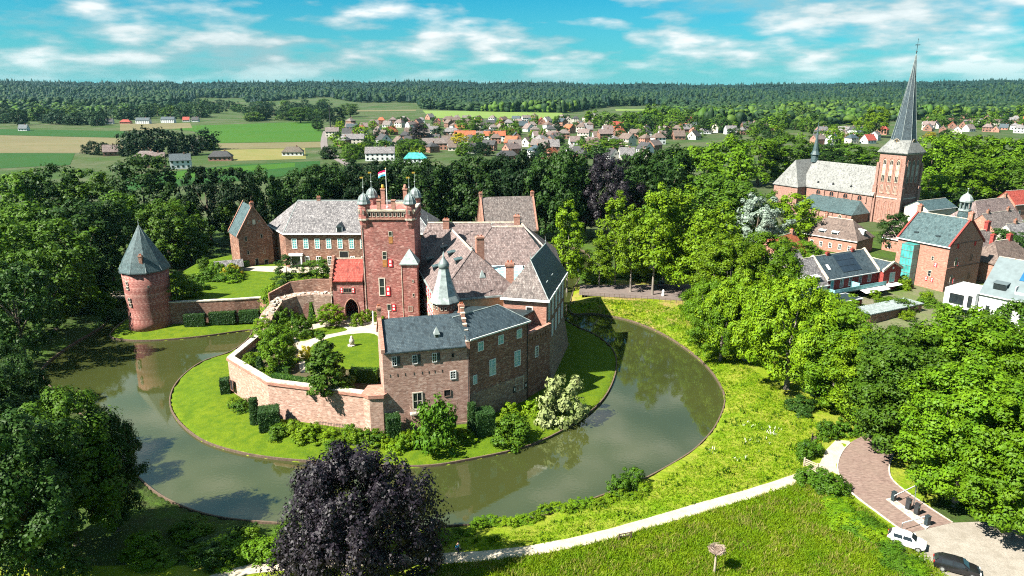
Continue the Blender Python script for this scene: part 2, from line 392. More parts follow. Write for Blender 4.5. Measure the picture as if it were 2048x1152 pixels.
TILE_O = rooftile('orange_pantile', (0.56,0.15,0.055), (0.46,0.11,0.045), (0.62,0.34,0.22), 0.30, 0.40, 0.4)
TILE_D = rooftile('anthracite_tile', (0.07,0.07,0.075), (0.05,0.05,0.055), (0.16,0.16,0.17), 0.3, 0.4, 0.4)
THATCH = rooftile('thatch', (0.16,0.13,0.10), (0.12,0.10,0.08), (0.24,0.2,0.16), 0.6, 0.9, 0.4)
ZINC = plain('zinc_roof', (0.10,0.13,0.14), 0.55, 0.15, 0.6, metal=0.15)
SOLAR = plain('solar_panel_glass', (0.012,0.022,0.035), 0.12, 0.2, 0.5, spec=0.6)
SOLAR_B = plain('blue_solar_glass', (0.012,0.075,0.17), 0.15, 0.3, 0.5, spec=0.6)
# leaves
L_OAK = leafmat('leaf_oak', (0.046,0.128,0.003), (0.120,0.215,0.005), 0.16, 0.15)
L_LIME = leafmat('leaf_lime', (0.066,0.156,0.003), (0.165,0.255,0.005), 0.18, 0.15)
L_DARK = leafmat('leaf_dark', (0.014,0.046,0.008), (0.034,0.078,0.008), 0.15, 0.15)
L_DEEP = leafmat('leaf_deep', (0.006,0.020,0.006), (0.013,0.034,0.008), 0.1, 0.1)
L_MID = leafmat('leaf_mid', (0.034,0.094,0.005), (0.078,0.150,0.007), 0.18, 0.15)
L_YEL = leafmat('leaf_yellow', (0.34,0.30,0.012), (0.46,0.38,0.015), 0.3)
L_PURP = leafmat('leaf_purple', (0.004,0.003,0.006), (0.014,0.008,0.016), 0.06, 0.3)
L_BLUE = leafmat('leaf_blue', (0.145,0.195,0.150), (0.26,0.33,0.265), 0.15)
L_PALE = leafmat('leaf_pale', (0.15,0.22,0.05), (0.28,0.31,0.13), 0.2)
L_HEDGE = leafmat('leaf_hedge', (0.034,0.100,0.005), (0.075,0.160,0.007), 0.15, 0.15)
L_YEW = leafmat('leaf_yew', (0.016,0.050,0.012), (0.030,0.075,0.012), 0.15)
L_GRASS = leafmat('leaf_grass', (0.105,0.240,0.004), (0.235,0.330,0.010), 0.4, 0.1, 0.25)
L_GRASS2 = leafmat('leaf_grass_dry', (0.42,0.39,0.12), (0.32,0.33,0.05), 0.4, 0.1)
L_FAR = leafmat('leaf_far', (0.012,0.040,0.020), (0.036,0.070,0.022), 0.05, 0.1, 0.006, 0.5)
L_FARB = leafmat('leaf_far_conifer', (0.006,0.024,0.022), (0.014,0.036,0.026), 0.03, 0.1, 0.005, 0.5)
L_FARL = leafmat('leaf_far_light', (0.030,0.085,0.012), (0.075,0.12,0.018), 0.1, 0.1, 0.008, 0.5)
# ground
G_LAWN = groundmat('lawn_grass', ((0.096,0.160,0.003),(0.135,0.182,0.005),(0.062,0.118,0.003),(0.042,0.088,0.003)), (0.06,0.7,5.0))
G_MEADOW = groundmat('meadow_grass', ((0.135,0.225,0.004),(0.20,0.245,0.009),(0.27,0.26,0.04),(0.07,0.14,0.004)), (0.05,0.25,1.6), bmp=0.8)
G_WOOD = groundmat('woodland_floor', ((0.040,0.085,0.010),(0.065,0.125,0.010),(0.050,0.060,0.020),(0.020,0.040,0.008)), (0.05,0.3,1.5), bmp=0.8)
G_BANK = groundmat('bank_grass', ((0.15,0.24,0.006),(0.27,0.27,0.012),(0.36,0.20,0.11),(0.09,0.16,0.005)), (0.10,0.16,1.5), bmp=0.8)
G_TOWN = groundmat('garden_ground', ((0.09,0.15,0.02),(0.20,0.17,0.13),(0.15,0.14,0.09),(0.05,0.08,0.02)), (0.06,0.3,2.0))
G_FAR = groundmat('far_pasture', ((0.030,0.070,0.012),(0.055,0.085,0.022),(0.10,0.10,0.06),(0.028,0.055,0.012)), (0.004,0.02,0.1))
F_GREEN = groundmat('field_green', ((0.028,0.100,0.006),(0.042,0.12,0.008),(0.046,0.105,0.010),(0.026,0.085,0.006)), (0.01,0.05,0.3))
F_GREEND = groundmat('field_dark_green', ((0.014,0.065,0.010),(0.02,0.075,0.010),(0.028,0.07,0.014),(0.014,0.06,0.009)), (0.01,0.05,0.3))
F_TAN = groundmat('field_tan', ((0.14,0.12,0.066),(0.175,0.15,0.08),(0.12,0.12,0.05),(0.12,0.105,0.055)), (0.008,0.05,0.3))
F_YEL = groundmat('field_yellow', ((0.18,0.165,0.06),(0.21,0.18,0.07),(0.14,0.155,0.04),(0.15,0.14,0.045)), (0.01,0.05,0.3))
F_PALE = groundmat('field_pale_green', ((0.14,0.22,0.05),(0.18,0.24,0.06),(0.13,0.2,0.045),(0.13,0.18,0.04)), (0.008,0.04,0.3))
SAND = groundmat('sandy_gravel', ((0.50,0.44,0.34),(0.56,0.49,0.39),(0.42,0.36,0.26),(0.36,0.31,0.23)), (0.1,0.9,6.0), bmp=0.2)
GRAVEL = groundmat('carpark_gravel', ((0.31,0.28,0.24),(0.38,0.34,0.29),(0.25,0.22,0.18),(0.2,0.18,0.15)), (0.12,0.6,5.0), bmp=0.3)
PAVE = groundmat('street_paving', ((0.18,0.145,0.13),(0.22,0.17,0.15),(0.13,0.11,0.10),(0.11,0.09,0.085)), (0.1,0.8,4.0), bmp=0.2)
ASPH = groundmat('asphalt', ((0.20,0.17,0.16),(0.24,0.20,0.19),(0.16,0.14,0.14),(0.13,0.12,0.12)), (0.05,0.4,3.0), bmp=0.1)
SOIL = groundmat('flower_bed_soil', ((0.10,0.075,0.045),(0.14,0.10,0.06),(0.08,0.09,0.03),(0.05,0.04,0.03)), (0.2,1.0,5.0))
BRICKROAD = brick('brick_paving', (0.27,0.185,0.155), (0.215,0.14,0.12), (0.2,0.15,0.125), (0.20,0.15,0.12), 0.4, 0.5)
def watermat():
    m, t, b = newmat('moat_water_surface'); g = nd(t, 'ShaderNodeNewGeometry')
    n = noise(t, g.outputs['Position'], 0.03, 3, 0.5, 0.35, 0.65)
    c = nmix(t, n, (0.027,0.034,0.010), (0.040,0.047,0.013))
    t.links.new(c, b.inputs['Base Color']); b.inputs['Roughness'].default_value = 0.02; b.inputs['IOR'].default_value = 1.6
    b.inputs['Specular IOR Level'].default_value = 0.85
    w = nd(t, 'ShaderNodeTexNoise'); w.inputs['Scale'].default_value = 2.2; w.inputs['Detail'].default_value = 3
    t.links.new(g.outputs['Position'], w.inputs['Vector'])
    bump(t, b, w.outputs['Fac'], 0.012, 0.25)
    return m
WATER = watermat()
# ---------------------------------------------------------------- ground with the moat
WZ = -1.0
def wp(l, z=WZ): return [tuple(at(x, y, z))[:2] for x, y in l]
OUTER = wp([(1142,627),(1185,629),(1250,640),(1310,662),(1365,694),(1412,733),(1440,772),(1449,806),(1432,852),(1403,888),(1368,916),(1290,960),(1210,992),(1080,1036),(990,1050),
            (870,1056),(700,1058),(560,1050),(430,1036),(335,1002),(270,950),(195,860),(120,795),(84,742),(140,694),(190,664),(214,645)])
OUTER += [(-95,160),(-98,178),(-92,205),(-70,228),(-20,236),(18,229),(24,208),(19,190),(15.5,174)]
OUTER = spline(OUTER, 5)
ISLE = wp([(340,800),(352,838),(400,880),(470,905),(560,920),(700,930),(840,935),(940,921),(1060,893),(1150,848),(1208,798),(1232,742),(1226,702),(1192,672),(1156,656)])
ISLE += [(11.2,156),(11.2,172),(12,192),(11.5,208),(-20,220),(-62,212),(-82,192),(-90,172),(-88,158)]
ISLE += wp([(222,668),(238,680),(300,683),(400,675),(498,662),(503,668),(492,684),(460,706),(402,727),(358,762)])
ISLE = spline(ISLE, 5)
GX0, GX1, GY0, GY1, GS = -150.0, 190.0, 24.0, 250.0, 0.85
nx, ny = int((GX1-GX0)/GS), int((GY1-GY0)/GS)
xs = np.linspace(GX0, GX1, nx+1); ys = np.linspace(GY0, GY1, ny+1); XX, YY = np.meshgrid(xs, ys)
inO = inside(OUTER, XX, YY); inI = inside(ISLE, XX, YY); dO = edist(OUTER, XX, YY); dI = edist(ISLE, XX, YY)
def sm(a, b, x): t = np.clip((x-a)/(b-a), 0, 1); return t*t*(3-2*t)
rng = np.random.default_rng(5)
def wob(X, Y, s): return (np.sin(X*s+1.3)*np.cos(Y*s*1.3+.4)+np.sin(X*s*2.3+Y*s*1.7))*0.5
land_out = -0.7 + 0.7*sm(0, 5, dO) + 0.05*wob(XX, YY, 0.45)*sm(1, 4, dO)
land_in = -0.75 + 0.8*sm(0, 7, dI)
Z = np.where(inI, land_in, np.where(inO, np.maximum(-2.6, -0.7-2.0*np.minimum(dO, dI)), land_out))
# the north-east bank below the street rises a little; the west bank carries a wooded slope
edge = np.minimum(np.minimum(XX-GX0, GX1-XX), np.minimum(YY-GY0, GY1-YY))
bank = sm(2, 7, dO)*(~inO)*sm(12, 16, XX)*sm(146, 154, YY)
Z += 0.5*bank*sm(0, 12, edge)
Z += (~inO)*1.6*sm(3, 16, dO)*sm(-62, -78, XX)*sm(90, 110, YY)*sm(0, 14, edge)
Z = Z*sm(-0.1, 1, edge) + 0.0
def gz(x, y):
    i = int(round((x-GX0)/GS)); j = int(round((y-GY0)/GS))
    if 0 <= i <= nx and 0 <= j <= ny: return float(Z[j, i])
    return 0.0
V = np.stack([XX.ravel(), YY.ravel(), Z.ravel()], 1)
I, J = np.meshgrid(np.arange(nx), np.arange(ny)); a = (J*(nx+1)+I).ravel()
Fc = np.stack([a, a+1, a+nx+2, a+nx+1], 1)
me = fast_mesh('ground', V, Fc, None, smooth=True)
for m_ in (G_MEADOW, G_LAWN, G_WOOD, G_BANK, G_TOWN): me.materials.append(m_)
fx = (xs[:-1]+GS/2)[I].ravel(); fy = (ys[:-1]+GS/2)[J].ravel()
mi = np.zeros(len(fx), np.int32)
fI = inside(ISLE, fx, fy); fO = inside(OUTER, fx, fy); fdO = edist(OUTER, fx, fy)
mi[fI] = 1
wood = (fx < -16+0.0*fx) & (~fO) & ~((fx > -60) & (fy < 66)); mi[wood & ~fI] = 2
mi[(~fO) & (fx > 8) & (fy > 146) & (fdO < 22)] = 3
mi[(~fO) & (fx > 58) & (fy > 105)] = 4
mi[(~fO) & (fx > 48) & (fy < 106) & (fx > 0.9*(fy-70)+46)] = 2
mi[(fy > 182) & (~fI)] = 2
me.polygons.foreach_set('material_index', mi)
ground = bpy.data.objects.new('ground', me); COL.objects.link(ground); tag(ground, 'grass and woodland ground sheet around the moat', None, None, 'structure')
# far ground: four sheets round the inner one, the far one rising to low hills
def hill(X, Y):
    r = np.hypot(X, Y)
    return 47*sm(1900, 3900, r)*(0.86+0.14*np.sin(X*0.0013+0.6)*np.cos(Y*0.0007)) + 6*sm(1500, 2600, r)*np.sin(X*0.0021+2)
yy = np.concatenate([np.linspace(GY1, 1000, 12)[:-1], np.linspace(1000, 7000, 50)]); nxf = 60
tt = np.linspace(-1, 1, nxf+1)
XF = tt[None, :]*(yy[:, None]*1.1+300); YF = np.repeat(yy[:, None], nxf+1, 1)
ZF = hill(XF, YF)
V = np.stack([XF.ravel(), YF.ravel(), ZF.ravel()], 1); I, J = np.meshgrid(np.arange(nxf), np.arange(len(yy)-1)); a = (J*(nxf+1)+I).ravel()
me = fast_mesh('far_ground', V, np.stack([a, a+1, a+nxf+2, a+nxf+1], 1), G_FAR, True)
tag(link('terrain', me), 'flat pasture land rising to low wooded hills', None, None, 'structure')
for nm, x0, y0, x1, y1 in (('left', -1500, -600, GX0, GY1), ('right', GX1, -600, 1500, GY1), ('near', GX0, -600, GX1, GY0)):
    b_ = MB(); b_.poly([(x0,y0,0),(x1,y0,0),(x1,y1,0),(x0,y1,0)])
    tag(b_.build('terrain_'+nm, G_WOOD if nm != 'near' else G_MEADOW), None, None, None, 'structure')
b_ = MB(); b_.poly([(-112,56,WZ),(62,56,WZ),(62,244,WZ),(-112,244,WZ)])
tag(b_.build('moat_water', WATER), 'murky olive moat water round the castle', None, None, 'structure')
def edging(poly, name, w=0.2, z0=-1.6, z1=-0.64):
    b = MB(); p = list(poly)+[poly[0]]; b.wallrun(p, w, z0, z1); tag(b.build(name, WOOD_D), 'dark timber edging along the moat', None, None, 'structure')
edging(OUTER, 'bank_edging'); edging(ISLE, 'island_edging')
# ---------------------------------------------------------------- sheets on the ground
def sheet(name, pts, mat, z=0.03, label=None):
    b = MB(); b.poly([(p[0], p[1], z) for p in pts]); return tag(b.build(name, mat), label, None, None, 'structure')
def strip(name, pts, widths, mat, dz=0.035, n=8, label=None):
    c = spline(pts, n, False); m = len(c); b = MB(); vs = []
    for i in range(m):
        p = Vector(c[i]); d = (Vector(c[min(i+1, m-1)])-Vector(c[max(i-1, 0)])).normalized(); nn = Vector((-d.y, d.x))
        k = i/(m-1)*(len(widths)-1); j = min(int(k), len(widths)-2); w = widths[j]+(widths[j+1]-widths[j])*(k-j)
        for s in (1, 0, -1):
            q = p+nn*(w/2*s); vs.append((q.x, q.y, gz(q.x, q.y)+dz+(0.06 if s == 0 else 0)))
    fs = []
    for i in range(m-1):
        for s in (0, 1): a_ = 3*i+s; fs.append((a_, a_+1, a_+4, a_+3))
    b.add(vs, fs); return tag(b.build(name, mat), label, None, None, 'structure')
PATH = [tuple(at(x, y))[:2] for x, y in [(1652,936),(1612,952),(1520,982),(1400,1016),(1240,1063),(1100,1095),(960,1113),(840,1119),(700,1124),(560,1132),(470,1146),(380,1175)]]
strip('foot_path', PATH, [2.2,1.9,1.8,1.8,1.8,1.7,1.6], SAND, 0.05, label='pale sandy footpath beside the moat')
PLAZA = wp([(1592,958),(1640,926),(1652,900),(1672,880),(1700,882),(1682,905),(1672,930),(1676,952),(1690,980),(1660,950),(1625,950)], 0)
sheet('path_mouth', PLAZA, SAND, 0.025, 'pale sandy widening where the path meets the brick road')
ROADL = [(1735,868),(1700,886),(1684,905),(1675,930),(1680,955),(1702,985),(1760,1030),(1812,1068)]
ROADR = [(1905,1046),(1850,1010),(1790,966),(1778,938),(1788,905),(1810,868)]
sheet('brick_road', [tuple(p) for p in spline(wp(ROADL, 0), 5, False)]+[tuple(p) for p in spline(wp(ROADR, 0), 5, False)], BRICKROAD, 0.06, 'reddish brick-paved access road')
sheet('car_park', wp([(1812,1068),(1905,1046),(1960,1044),(2100,1050),(2220,1180),(2050,1300),(1880,1200),(1830,1100)], 0), GRAVEL, 0.045, 'pale gravel car park')
kb = MB(); kb.wallrun([tuple(p) for p in spline(wp(ROADL[1:], 0), 6, False)], 0.16, -0.1, 0.14); tag(kb.build('road_kerb', STONE_OLD), 'pale kerb on the meadow side of the brick road', None, None, 'structure')
kb = MB(); kb.wallrun([tuple(p) for p in spline(wp(ROADR[::-1][1:], 0), 6, False)], 0.16, -0.1, 0.14); tag(kb.build('road_kerb', STONE_OLD), 'kerb on the tree side of the brick road', None, None, 'structure')
STREET = wp([(1160,570),(1240,570),(1420,568),(1520,566),(1520,596),(1400,604),(1300,598),(1180,592),(1158,590)], 0.5)
def sheet_on(name, pts, mat, z, label):
    return sheet(name, pts, mat, z, label)
sheet('street', STREET, PAVE, 0.56, 'street paving under the lime trees beyond the moat')
# fields
def field(l, mat, z, label): return sheet('field', wp(l, 0), mat, z, label)
field([(300,254),(640,243),(645,283),(430,286),(385,262)], F_GREEN, 0.10, 'bright green field behind the black clump of trees')
field([(-40,270),(232,276),(300,300),(160,306),(-40,306)], F_TAN, 0.10, 'tan stubble field at the left')
field([(-40,258),(240,262),(300,272),(232,275),(-40,269)], F_GREEND, 0.12, 'narrow dark green field above the tan field')
field([(240,248),(380,246),(385,256),(240,262)], F_TAN, 0.14, 'thin tan strip below the red-roofed farm')
field([(435,287),(645,284),(645,295),(440,299)], F_TAN, 0.12, 'tan strip below the bright green field')
field([(-60,307),(150,307),(140,330),(-60,340)], F_GREEND, 0.10, 'dark green field at the left edge')
field([(440,300),(610,296),(612,318),(468,322)], F_YEL, 0.10, 'yellow field beside the thatched house')
field([(250,352),(470,330),(640,322),(640,345),(480,362),(240,384)], F_GREEND, 0.11, 'dark green paddock behind the castle trees')
field([(330,346),(470,333),(590,326),(590,334),(470,346),(330,362)], F_GREEN, 0.14, 'bright green paddock strip')
field([(390,205),(482,203),(485,218),(395,216)], F_PALE, 0.2, 'small pale field before the woods')
field([(712,211),(830,209),(832,222),(714,223)], F_TAN, 0.2, 'small tan field before the dark woods')
field([(845,221),(1125,226),(1125,238),(860,236)], F_PALE, 0.2, 'long pale green field behind the village')
field([(1228,214),(1322,213),(1322,221),(1232,222)], F_PALE, 0.2, 'short pale field between the woods')
field([(0,206),(38,205),(36,222),(0,224)], F_PALE, 0.2, 'pale field at the left edge')
strip('country_road', [tuple(at(x, y))[:2] for x, y in [(652,262),(648,280),(652,300),(680,320),(730,345)]], [6,6,7,7], ASPH, 0.2, label='grey country road running past the green field')
# ---------------------------------------------------------------- castle terraces
TZ = 4.8
FRONT_T = [(-47.0,111.6),(-37.4,102.0),(-18.4,96.9),(-14.5,106.0),(-10.0,119.0),(-14.0,134.5),(-35.5,136.5),(-44.5,135.5),(-48.4,129.5),(-46.6,123.5)]
b_ = MB(); b_.prism(FRONT_T, -0.5, TZ); tag(b_.build('courtyard_terrace', SOIL), 'raised garden court inside the brick rampart', None, None, 'structure')
REAR_T = [(-76.0,148.6),(-55.6,151.4),(-48.6,140.0),(-48.5,131.2),(-44.6,137.4),(-36.0,138.4),(-19.0,140.0),(-16.0,182),(-22,206),(-70,206),(-84,186),(-84,165)]
b_ = MB(); b_.prism(REAR_T, -0.5, 4.5); tag(b_.build('rear_terrace', G_LAWN), 'upper lawn behind the curtain wall', None, None, 'structure')
def gsheet(name, l, z, mat, label): return sheet(name, spline(wp(l, z), 5), mat, z, label)
gsheet('court_path', [(585,640),(700,618),(762,640),(768,672),(700,672),(640,690),(618,735),(600,742),(596,700),(580,668)], TZ+0.02, SAND, 'sandy garden path in front of the gate tower')
gsheet('court_lawn', [(612,706),(640,682),(700,668),(756,672),(757,735),(700,738),(640,746),(614,738)], TZ+0.05, G_LAWN, 'oval lawn inside the castle court')
gsheet('court_lawn_small', [(592,676),(620,660),(668,652),(694,660),(640,672),(606,682)], TZ+0.05, G_LAWN, 'small crescent lawn before the arched gateway')
sheet('wing_forecourt', wp([(470,533),(720,531),(720,548),(560,545),(470,540)], 4.5), SAND, 4.53, 'sandy forecourt before the rear wing')
# ---------------------------------------------------------------- building pieces
_WC = {}
def win(parent, x, y, z, a, w, h, frame=None, pane=None, cols=2, rows=3, ft=0.10, name='window', sill=None):
    frame = frame or WHITE; pane = pane or GLASS_D
    key = (round(w,2), round(h,2), cols, rows, ft)
    if key not in _WC:
        f = MB(); d = 0.09
        f.box(0,-d,0,ft,0,h); f.box(w-ft,-d,0,w,0,h); f.box(ft,-d,0,w-ft,0,ft); f.box(ft,-d,h-ft,w-ft,0,h)
        bw = ft*0.5
        for i in range(1, cols): c = ft+(w-2*ft)*i/cols; f.box(c-bw/2,-d*0.8,ft,c+bw/2,-0.01,h-ft)
        for j in range(1, rows): c = ft+(h-2*ft)*j/rows; f.box(ft,-d*0.7,c-bw/2,w-ft,-0.012,c+bw/2)
        p = MB(); p.poly([(ft,-0.03,ft),(w-ft,-0.03,ft),(w-ft,-0.03,h-ft),(ft,-0.03,h-ft)])
        _WC[key] = (f.mesh('window'), p.mesh('pane'))
    fm, pm = _WC[key]
    o = link(name, fm, parent, frame); o.location = (x, y, z); o.rotation_euler = (0, 0, R(a))
    link('pane', pm, o, pane)
    return o
_SH = {}
def shutter(parent, x, y, z, a, w, h):
    k = (round(w,2), round(h,2))
    if k not in _SH:
        f = MB().box(0,-0.12,0,w,-0.05,h); p = MB()
        for j in range(2): p.box(w*0.24,-0.135,h*(0.12+0.46*j),w*0.76,-0.121,h*(0.42+0.46*j))
        _SH[k] = (f.mesh('shutter'), p.mesh('panel'))
    o = link('shutter', _SH[k][0], parent, RED); o.location = (x,y,z); o.rotation_euler = (0,0,R(a)); link('panel', _SH[k][1], o, WHITE)
    return o
def along(x, y, a, s): return x+math.cos(R(a))*s, y+math.sin(R(a))*s
def wwin(parent, P, a, s, z, w, h, **k):
    x, y = along(P[0], P[1], a, s-w/2); return win(parent, x, y, z, a, w, h, **k)
def ridge(parent, pts, mat=None, r=0.16, name='ridge_cap'):
    b = MB()
    for i in range(len(pts)-1): b.tube(pts[i], pts[i+1], r, r, 6)
    return b.build(name, mat or STONE, parent)
def gable_walls(b, W_, D_, h, rh, axis='x', z0=0.0):
    if axis == 'x':   # ridge along x: gables at x=0 and x=W
        pr = [(0,z0),(D_,z0),(D_,h),(D_/2,h+rh),(0,h)]; n = 5
        b.add([(0,p,q) for p,q in pr]+[(W_,p,q) for p,q in pr], [tuple(range(n)), tuple(range(2*n-1,n-1,-1))]+[(i,(i+1)%n,n+(i+1)%n,n+i) for i in range(n) if i not in (2,3)])
    else:
        pr = [(0,z0),(W_,z0),(W_,h),(W_/2,h+rh),(0,h)]; n = 5
        b.add([(p,0,q) for p,q in pr]+[(p,D_,q) for p,q in pr], [tuple(range(n-1,-1,-1)), tuple(range(n,2*n))]+[(i,n+i,n+(i+1)%n,(i+1)%n) for i in range(n) if i not in (2,3)])
    return b
def gable_roof(b, W_, D_, h, rh, axis='x', ov=0.3, th=0.2, e=0.0):
    # two slabs just proud of the walls
    if axis == 'x':
        k = rh/(D_/2)
        for s in (0, 1):
            y0 = -ov if s == 0 else D_+ov; z0 = h-ov*k+0.02; ym = D_/2; zm = h+rh+0.02
            x0, x1 = -e, W_+e
            vs = [(x0,y0,z0),(x1,y0,z0),(x1,ym,zm),(x0,ym,zm),(x0,y0,z0+th),(x1,y0,z0+th),(x1,ym,zm+th),(x0,ym,zm+th)]
            b.add(vs, [(0,1,2,3),(4,5,6,7),(0,1,5,4),(1,2,6,5),(2,3,7,6),(3,0,4,7)])
    else:
        k = rh/(W_/2)
        for s in (0, 1):
            x0 = -ov if s == 0 else W_+ov; z0 = h-ov*k+0.02; xm = W_/2; zm = h+rh+0.02
            y0, y1 = -e, D_+e
            vs = [(x0,y0,z0),(x0,y1,z0),(xm,y1,zm),(xm,y0,zm),(x0,y0,z0+th),(x0,y1,z0+th),(xm,y1,zm+th),(xm,y0,zm+th)]
            b.add(vs, [(0,1,2,3),(4,5,6,7),(0,1,5,4),(1,2,6,5),(2,3,7,6),(3,0,4,7)])
    return b
def chimney(parent, x, y, z0, z1, w=0.9, d=0.7, mat=None):
    c = MB().box(x-w/2,y-d/2,z0,x+w/2,y+d/2,z1).box(x-w/2-.08,y-d/2-.08,z1-.35,x+w/2+.08,y+d/2+.08,z1-.12).build('chimney', mat or BR_BROWN, parent)
    MB().tube((x-w/5,y,z1),(x-w/5,y,z1+.3),.12,.1,8).tube((x+w/5,y,z1),(x+w/5,y,z1+.3),.12,.1,8).pieces('chimney_pot', TILE_O, c)
    return c
def dormer(parent, x, y, z, a, w=1.1, h=1.2, depth=1.6, roofm=None, wallm=None, style='gable'):
    # small roof dormer; faces -y before rotation; y,z at its front sill
    d = bpy.data.objects.new('dormer', None)
    roofm = roofm or SLATE; wallm = wallm or WHITE
    b = MB().box(-w/2,0,0,w/2,depth,h); o = b.build('dormer', wallm, parent); o.location = (x,y,z); o.rotation_euler = (0,0,R(a))
    bpy.data.objects.remove(d)
    r = MB()
    if style == 'gable':
        r.add([(-w/2-.12,-.15,h),(w/2+.12,-.15,h),(0,-.15,h+w*.6),(-w/2-.12,depth+.6,h),(w/2+.12,depth+.6,h),(0,depth+.6,h+w*.6)],[(0,1,2),(5,4,3),(0,2,5,3),(1,4,5,2),(0,3,4,1)])
    elif style == 'spike':
        r.add([(-w/2-.1,-.12,h),(w/2+.1,-.12,h),(w/2+.1,depth*.7,h),(-w/2-.1,depth*.7,h),(0,depth*.3,h+1.5*w)],[(0,1,4),(1,2,4),(2,3,4),(3,0,4),(3,2,1,0)])
    else:
        r.add([(-w/2-.12,-.2,h-.02),(w/2+.12,-.2,h-.02),(w/2+.12,depth+.3,h+.35),(-w/2-.12,depth+.3,h+.35),(-w/2-.12,-.2,h+.13),(w/2+.12,-.2,h+.13),(w/2+.12,depth+.3,h+.5),(-w/2-.12,depth+.3,h+.5)],[(3,2,1,0),(4,5,6,7),(0,1,5,4),(1,2,6,5),(2,3,7,6),(3,0,4,7)])
    r.build('dormer_roof', roofm, o)
    p = MB().box(-w/2+.15,-.05,.15,w/2-.15,-.01,h-.12); p.build('pane', GLASS_D, o)
    return o
def finial(parent, p, h=1.2, ball=0.16, mat=None):
    MB().tube(p,(p[0],p[1],p[2]+h),.05,.03,6).lathe([(.01,p[2]+h*.35-ball),(ball,p[2]+h*.35),(.01,p[2]+h*.35+ball)],p[0],p[1],8).build('finial', mat or LEAD_P, parent)
def stepped(b, x0, x1, P, u, z0, zmid, n, th, n2):
    pass
# ---------------------------------------------------------------- round corner tower
cx, cy = -78.6, 147.3
t = thing('round_tower', 'round brick corner tower with pointed slate roof standing at the water', 'tower', (cx, cy, -0.4))
MB().lathe([(4.75,0),(4.55,1.6),(4.45,4),(4.5,9),(4.62,13.0)],0,0,32).build('wall', BR_RED, t, True)
MB().lathe([(5.15,12.75),(5.15,12.95),(4.2,15.0),(0.06,22.2)],0,0,10,0.2).build('roof', SLATE_T, t)
ridge(t, [(0,0,22.2),(0,0,23.2)], LEAD_P, .06, 'finial')
b = MB()
for i in range(10):
    a_ = 0.2+2*math.pi*i/10; b.tube((5.17*math.cos(a_),5.17*math.sin(a_),12.97),(0.06*math.cos(a_),0.06*math.sin(a_),22.2),.07,.05,5)
b.pieces('hip_roll', LEAD_P, t)
for ang, z, w, h in ((-116,10.3,.62,.75),(-116,9.3,.62,.75),(-116,6.6,.7,.9),(-115,5.5,.7,.9),(-60,9.7,.4,.4)):
    r_ = 4.60; a2 = ang+90; x, y = r_*math.cos(R(ang)), r_*math.sin(R(ang)); x, y = along(x, y, a2, -w/2)
    win(t, x, y, z, a2, w, h, frame=STONE_OLD, pane=VOID, cols=1, rows=1, ft=.09)
chimney(t, 1.35, -3.6, 13.0, 16.6, .7, .55, BR_BROWN)
dormer(t, 3.55, -0.6, 14.1, 78, .9, .9, 1.3, SLATE_D, SLATE_D, 'gable')
# ---------------------------------------------------------------- curtain wall left of the castle
cw = thing('curtain_wall', 'long brick curtain wall between round tower and stepped rampart', 'wall', (0, 0, -0.4))
pts = [(-74.6,147.0),(-68,148.0),(-61,149.2),(-55.6,150.6)]
MB().wallrun(pts, .8, 0, 5.3).build('wall', BR_BROWN, cw)
MB().wallrun(pts, 1.0, 5.3, 5.52).build('coping', STONE_OLD, cw)
MB().wallrun([(-55.4,150.2),(-51.5,146),(-48.7,139.5),(-48.7,131.5)], .8, 0, 5.3).build('return_wall', BR_BROWN, cw)
# ---------------------------------------------------------------- garden rampart
gw = thing('garden_wall', 'pale brick rampart wall round the castle garden', 'wall', (0, 0, -0.4))
GWP = [(-46.4,124.4),(-47.3,111.6),(-37.5,101.8),(-21.4,97.2)]
b = MB(); n = len(GWP)
# battered outer face: wider at the foot
b.wallrun(GWP, .9, 0, 6.05); b.build('wall', BR_PALE, gw)
MB().wallrun(GWP, 1.25, 6.05, 6.5).build('parapet_course', BR_TOWN, gw)
MB().wallrun(GWP, 1.05, 6.5, 6.68).build('coping', STONE_OLD, gw)
px0 = Vector((-20.6,97.0))
MB().prism([(-22.0,96.6),(-20.9,95.6),(-19.0,95.9),(-18.2,97.4),(-19.0,99.5),(-21.6,99.2)], 0, 6.3).build('end_bastion', BR_PALE, gw)
MB().prism([(-22.2,96.5),(-21.0,95.4),(-18.8,95.7),(-17.9,97.4),(-19.0,99.7),(-21.8,99.4)], 6.3, 6.85).build('bastion_cap', BR_TOWN, gw)
win(gw, *along(-47.75,110.8,-45,.6), 1.2, -45, 1.1, 2.0, frame=BR_BROWN, pane=VOID, cols=1, rows=1, name='postern_opening')
fb = MB()
for i in range(26): x, y = along(-29.0, 98.35, -16, i*.26); fb.tube((x,y,.4),(x,y,2.0),.025,.025,5)
p0 = along(-29.0,98.35,-16,0); p1 = along(-29.0,98.35,-16,25*.26)
for zz in (.6,1.8): fb.tube((*p0,zz),(*p1,zz),.03,.03,5)
tag(fb.build('iron_fence', DARK), 'black iron railing against the garden wall foot', 'fence').location = (0,-1.15,-.4)
